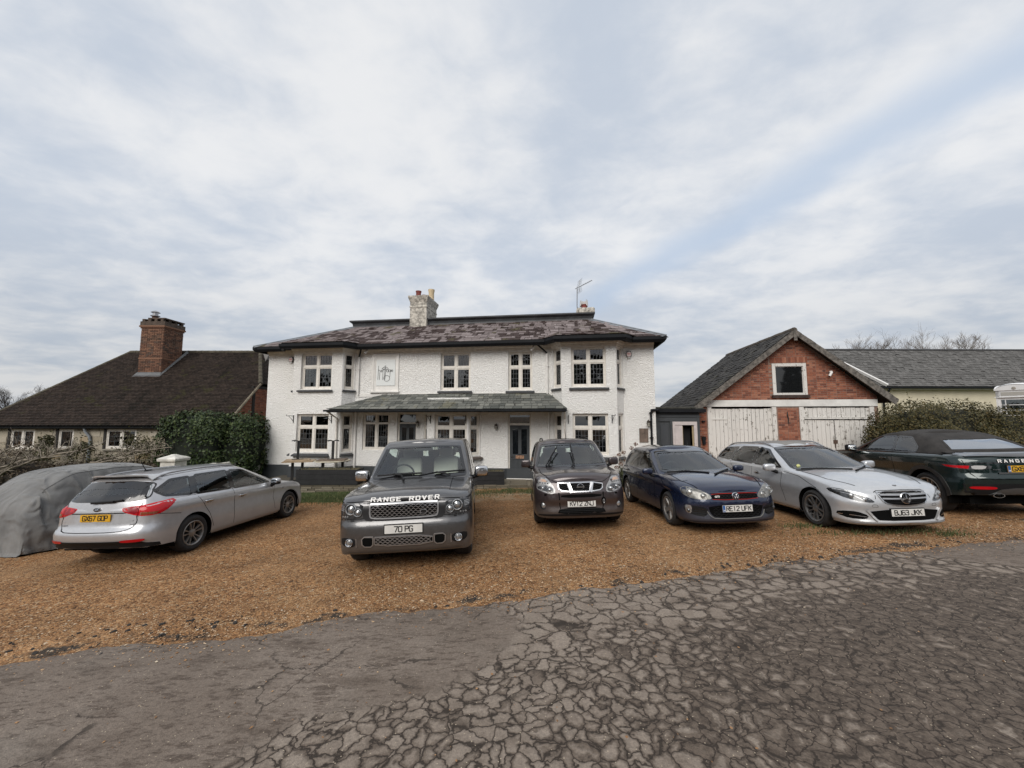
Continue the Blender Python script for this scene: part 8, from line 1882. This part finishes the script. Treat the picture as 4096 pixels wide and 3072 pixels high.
hedge('low_bush', 'small dark bush at the foot of the right bay', [((3.95,13.35,.05),(.28,.25,.42),.9)], 900, .05, [(0,(.012,.018,.008)),(.6,(.04,.05,.02)),(1,(.09,.09,.04))], (.01,.012,.005), 20, 3, 'bush')
# ------------------------------------------------------------------ white telephone kiosk
KM = Matrix.Translation((18.2, 13.75, ground_z(17.6, 13.9))) @ Matrix.Rotation(math.radians(-68), 4, 'Z') @ Matrix.Scale(.98, 4); kb = thing('telephone_kiosk', 'white painted telephone kiosk with arched roof beyond the hedge', 'kiosk', KM)
KW = M_('kiosk_white', (.76,.75,.74), .4, var=.05, vs=5)
mb = MB(); w = .45
for sx2 in (-1, 1):
    for sy in (-1, 1): mb.box((sx2*w-.055 if sx2 > 0 else -w-.0, sy*w-.055 if sy > 0 else -w, 0), (w if sx2 > 0 else -w+.055, w if sy > 0 else -w+.055, 2.02))
mb.box((-w,-w,0),(w,w,.14)); mb.build('frame', KW, kb)
KV = [((0,-1),(1,0)), ((1,0),(0,1)), ((-1,0),(0,-1)), ((0,1),(-1,0))]
for (n_, u_) in KV:
    fk = mapf((n_[0]*w-u_[0]*w, n_[1]*w-u_[1]*w), (n_[0]*w+u_[0]*w, n_[1]*w+u_[1]*w)); L = fk.L
    mb = MB()
    for q in ((.055,.11,.14,2.02),(L-.11,L-.055,.14,2.02),(.11,L-.11,.14,.42),(.11,L-.11,1.94,2.02)): fbox(mb, fk, *q, .02, .06)
    for u in (.21, L-.21): fbox(mb, fk, u-.011, u+.011, .42, 1.94, .022, .055)
    for k in range(1, 8): fbox(mb, fk, .11, L-.11, .42+1.52*k/8-.011, .42+1.52*k/8+.011, .024, .053)
    dr = mb.build('door' if n_ == (0,-1) else 'glazed_side', KW, kb)
    xs_ = (.11,.21,L-.21,L-.11)
    for i in range(3):
        for k in range(8): b = MB(); fbox(b, fk, xs_[i], xs_[i+1], .42+1.52*k/8, .42+1.52*(k+1)/8, .036, .041); b.build('pane', CGLASS, dr)
    mb = MB(); fbox(mb, fk, -.02, L+.02, 2.02, 2.05, -.03, .1); fbox(mb, fk, .0, L, 2.05, 2.34, .0, .1); mb.build('fascia', KW, kb)
    P = [(L/2+(L/2+.02)*math.cos(a), 2.28+.20*math.sin(a)) for a in [PI-PI*i/16 for i in range(17)]]; mb = MB(); mb.prism(P, lambda a, z: fk(a, z, -.03), lambda a, z: fk(a, z, .03)); mb.build('pediment', KW, kb, fix=True)
    mb = MB(); fbox(mb, fk, .13, L-.13, 2.09, 2.22, -.012, .0); mb.build('sign_panel', M_('opal_panel', (.42,.40,.36), .4), kb); mb = MB(); mb.lathe([(.055,0),(.045,.012),(0,.016)], basis(fk(L/2,2.35,-.03), Vector((1,0,0)) if n_[1] else Vector((0,1,0)), Vector((0,0,1)), -fk.n), 12); mb.build('crest', M_('worn_crest', (.34,.31,.27), .6), kb)
mb = MB(); rows = []
for j in range(13):
    y = -w-.02+(2*w+.04)*j/12; rows.append([(x, y, 2.28+.20*max(0, 1-(x/(w+.03))**2)**.5*1+ .08*max(0,1-(y/(w+.03))**2)**.5*max(0,1-(x/(w+.03))**2)**.5) for x in [-w-.02+(2*w+.04)*i/12 for i in range(13)]])
mb.grid(rows); mb.build('dome', KW, kb, None, True)
mb = MB(); mb.box((-.26,-.2,.95),(.24,.15,1.62)); mb.build('defibrillator_cabinet', M_('yellow_cabinet', (.52,.29,.02), .45, var=.1), kb); mb = MB(); mb.box((-.40,.33,.1),(.40,.37,2.0)); mb.box((-.40,-.36,.1),(-.37,.33,2.0)); mb.box((.37,-.36,.1),(.40,.33,2.0)); mb.box((-.37,-.3,1.97),(.37,.33,2.0)); mb.build('light_block_lining', M_('dark_lining', (.05,.05,.05), .8), kb)  # dark lining added inside so daylight doesn't show through the panes
# ------------------------------------------------------------------ car under a grey cover
def covered_car():
    rng = random.Random(2); t = thing('covered_car', 'car under a crumpled grey cover at the far left', 'car', car_matrix(-9.25, 11.3, 87.0, 2.1))
    nu, nv = 190, 110; rows = []
    prof = [(-2.1,.05),(-2.08,.72),(-1.92,1.0),(-1.6,1.30),(-1.2,1.50),(-.5,1.53),(.1,1.50),(.6,1.36),(1.1,1.06),(1.6,.96),(2.0,.82),(2.1,.05)]
    for i in range(nu+1):
        x = -2.12+4.24*i/nu; zt = cr_interp(prof, x); row = []
        taper = 1-.24*abs(x/2.12)**4; w = .90*taper
        for j in range(nv+1):
            s = -1+2*j/nv; a = abs(s); sg = 1 if s > 0 else -1
            # across: flat-ish top then hanging sides
            top = .52
            if a < top:
                f = a/top; y = w*.64*f if zt > 1.1 else w*.82*f; z = zt-(.09 if zt > 1.1 else .05)*f**2.2
            else:
                f = (a-top)/(1-top); y0 = w*.64 if zt > 1.1 else w*.82; zz = zt-(.09 if zt > 1.1 else .05); y = y0+(w+.05-y0)*min(1, f*1.5)**.75; z = zz+(.035-zz)*f
            hang = max(0, (a-top)/(1-top)); p = Vector((x, y*sg, z))
            n = mnoise.noise((x*1.6, y*1.6*sg, z*1.1+4)); fold = mnoise.noise((x*3.4+.5*math.sin(z*2.6), z*.45, sg*9)); f2 = mnoise.noise((x*8+1.2*z, z*.8, sg*4)); dg = .5-abs(mnoise.noise((x*2.2+z*2.4, z*1.4-x, 3+sg)))
            n2 = mnoise.noise((x*5.5+2*n, z*2.6, y*sg*3)); rg = .5-abs(mnoise.noise((x*4.+1.5*n2+z, z*3.4+n, y*3.3*sg))); rg2 = .5-abs(mnoise.noise((x*9+2*n+2*z, z*7-x*3, y*6*sg+5)))
            d = .025*n+hang*(.075*fold+.035*f2+.02*n2)+(.012+.06*hang)*(dg-.3)+(.008+.045*hang)*(rg-.3)+(.004+.022*hang)*(rg2-.3)
            ends = abs(x)/2.12
            fy = mnoise.noise((y*4.5, z*.9, 13+x*.2)); p += Vector((.05*fy*(1 if ends > .8 else 0)*(1 if x < 0 else -1)*-1, sg*d, d*.7*(1-hang)))
            if z < .12: p.z = max(.0, p.z+.05*mnoise.noise((x*2.4, y*2, 1)))
            row.append(p)
        rows.append(row)
    # closing skirts at the ends
    first = [Vector((rows[0][j].x-.015-.03*abs(mnoise.noise((rows[0][j].y*5, 2, 2))), rows[0][j].y, .03)) for j in range(nv+1)]; last = [Vector((rows[-1][j].x+.015, rows[-1][j].y, .03)) for j in range(nv+1)]
    mb = MB(); mb.grid([first]+rows+[last])
    m, tt, b = new_mat('grey_cover_cloth'); co = obj_co(tt); n = noise_n(tt, co, 2.2, 6, .6); rd = N(tt, 'ShaderNodeTexNoise', noise_type='RIDGED_MULTIFRACTAL', i_Scale=2.6, i_Detail=5., i_Roughness=.6, i_Distortion=1.6); tt.links.new(obj_co(tt, (1.3, 1, .75)), rd.inputs['Vector']); n2 = rd.outputs[0]; wv = noise_n(tt, co, 160, 2)
    tt.links.new(mixc(tt, maprange(tt, n, .3, .7), (.115,.115,.113), (.175,.173,.168)), b.inputs['Base Color']); b.inputs['Roughness'].default_value = .75; b.inputs['Sheen Weight'].default_value = .2
    q = bump_n(tt, None, n2, 1., .10); bump_n(tt, b, wv, .15, .002, q)
    o = mb.build('cover', m, t, None, True)
    mb = MB()
    for xw in (-1.3, 1.3):
        for sg in (-1, 1): mb.lathe([(0,-.1),(.31,-.1),(.31,.1),(0,.1)], Matrix.Translation((xw, sg*.68, .31)) @ Matrix.Rotation(PI/2, 4, 'X'), 20)
    mb.build('wheels', TYRE, t)
    mb = MB()
    for k, (s0) in enumerate((.52,)):
        for sg in (-1, 1): mb.tube([rows[i][int((sg*s0+1)/2*nv)]+Vector((0,0,.004)) for i in range(16, nu-16, 3)], .005, 4)
    mb.build('cover_seam', M_('cover_seam', (.11,.11,.108), .8), t)
covered_car()
# ------------------------------------------------------------------ trees across the lane, behind the photographer (mirrored in the windows)
def treeline():
    rng = np.random.RandomState(8); mb = MB()
    for k in range(26):
        x = -42+3.4*k+rng.normal(0,.8); y = -22-rng.rand()*5; h = 9+5*rng.rand()
        if rng.rand() < .5:
            for q in range(420):
                f = rng.rand(); r = (1-f)*2.2*(.4+.6*rng.rand()); a = rng.rand()*6.28; leaves(mb, [np.array([x+r*math.cos(a), y+r*math.sin(a), h*f])], .8, rng)
        else:
            for q in range(420):
                d = rng.normal(0,1,3); d /= np.linalg.norm(d); leaves(mb, [np.array([x,y,h*.6])+d*np.array([2.6,2.2,h*.4])*(rng.rand()**.4)], .6, rng)
    o = mb.build('treeline', leaf_mat('far_tree_leaf', [(0,(.02,.022,.012)),(.6,(.045,.045,.025)),(1,(.08,.07,.045))])); o['kind'] = 'stuff'; o['label'] = 'line of dark trees across the lane'
treeline()
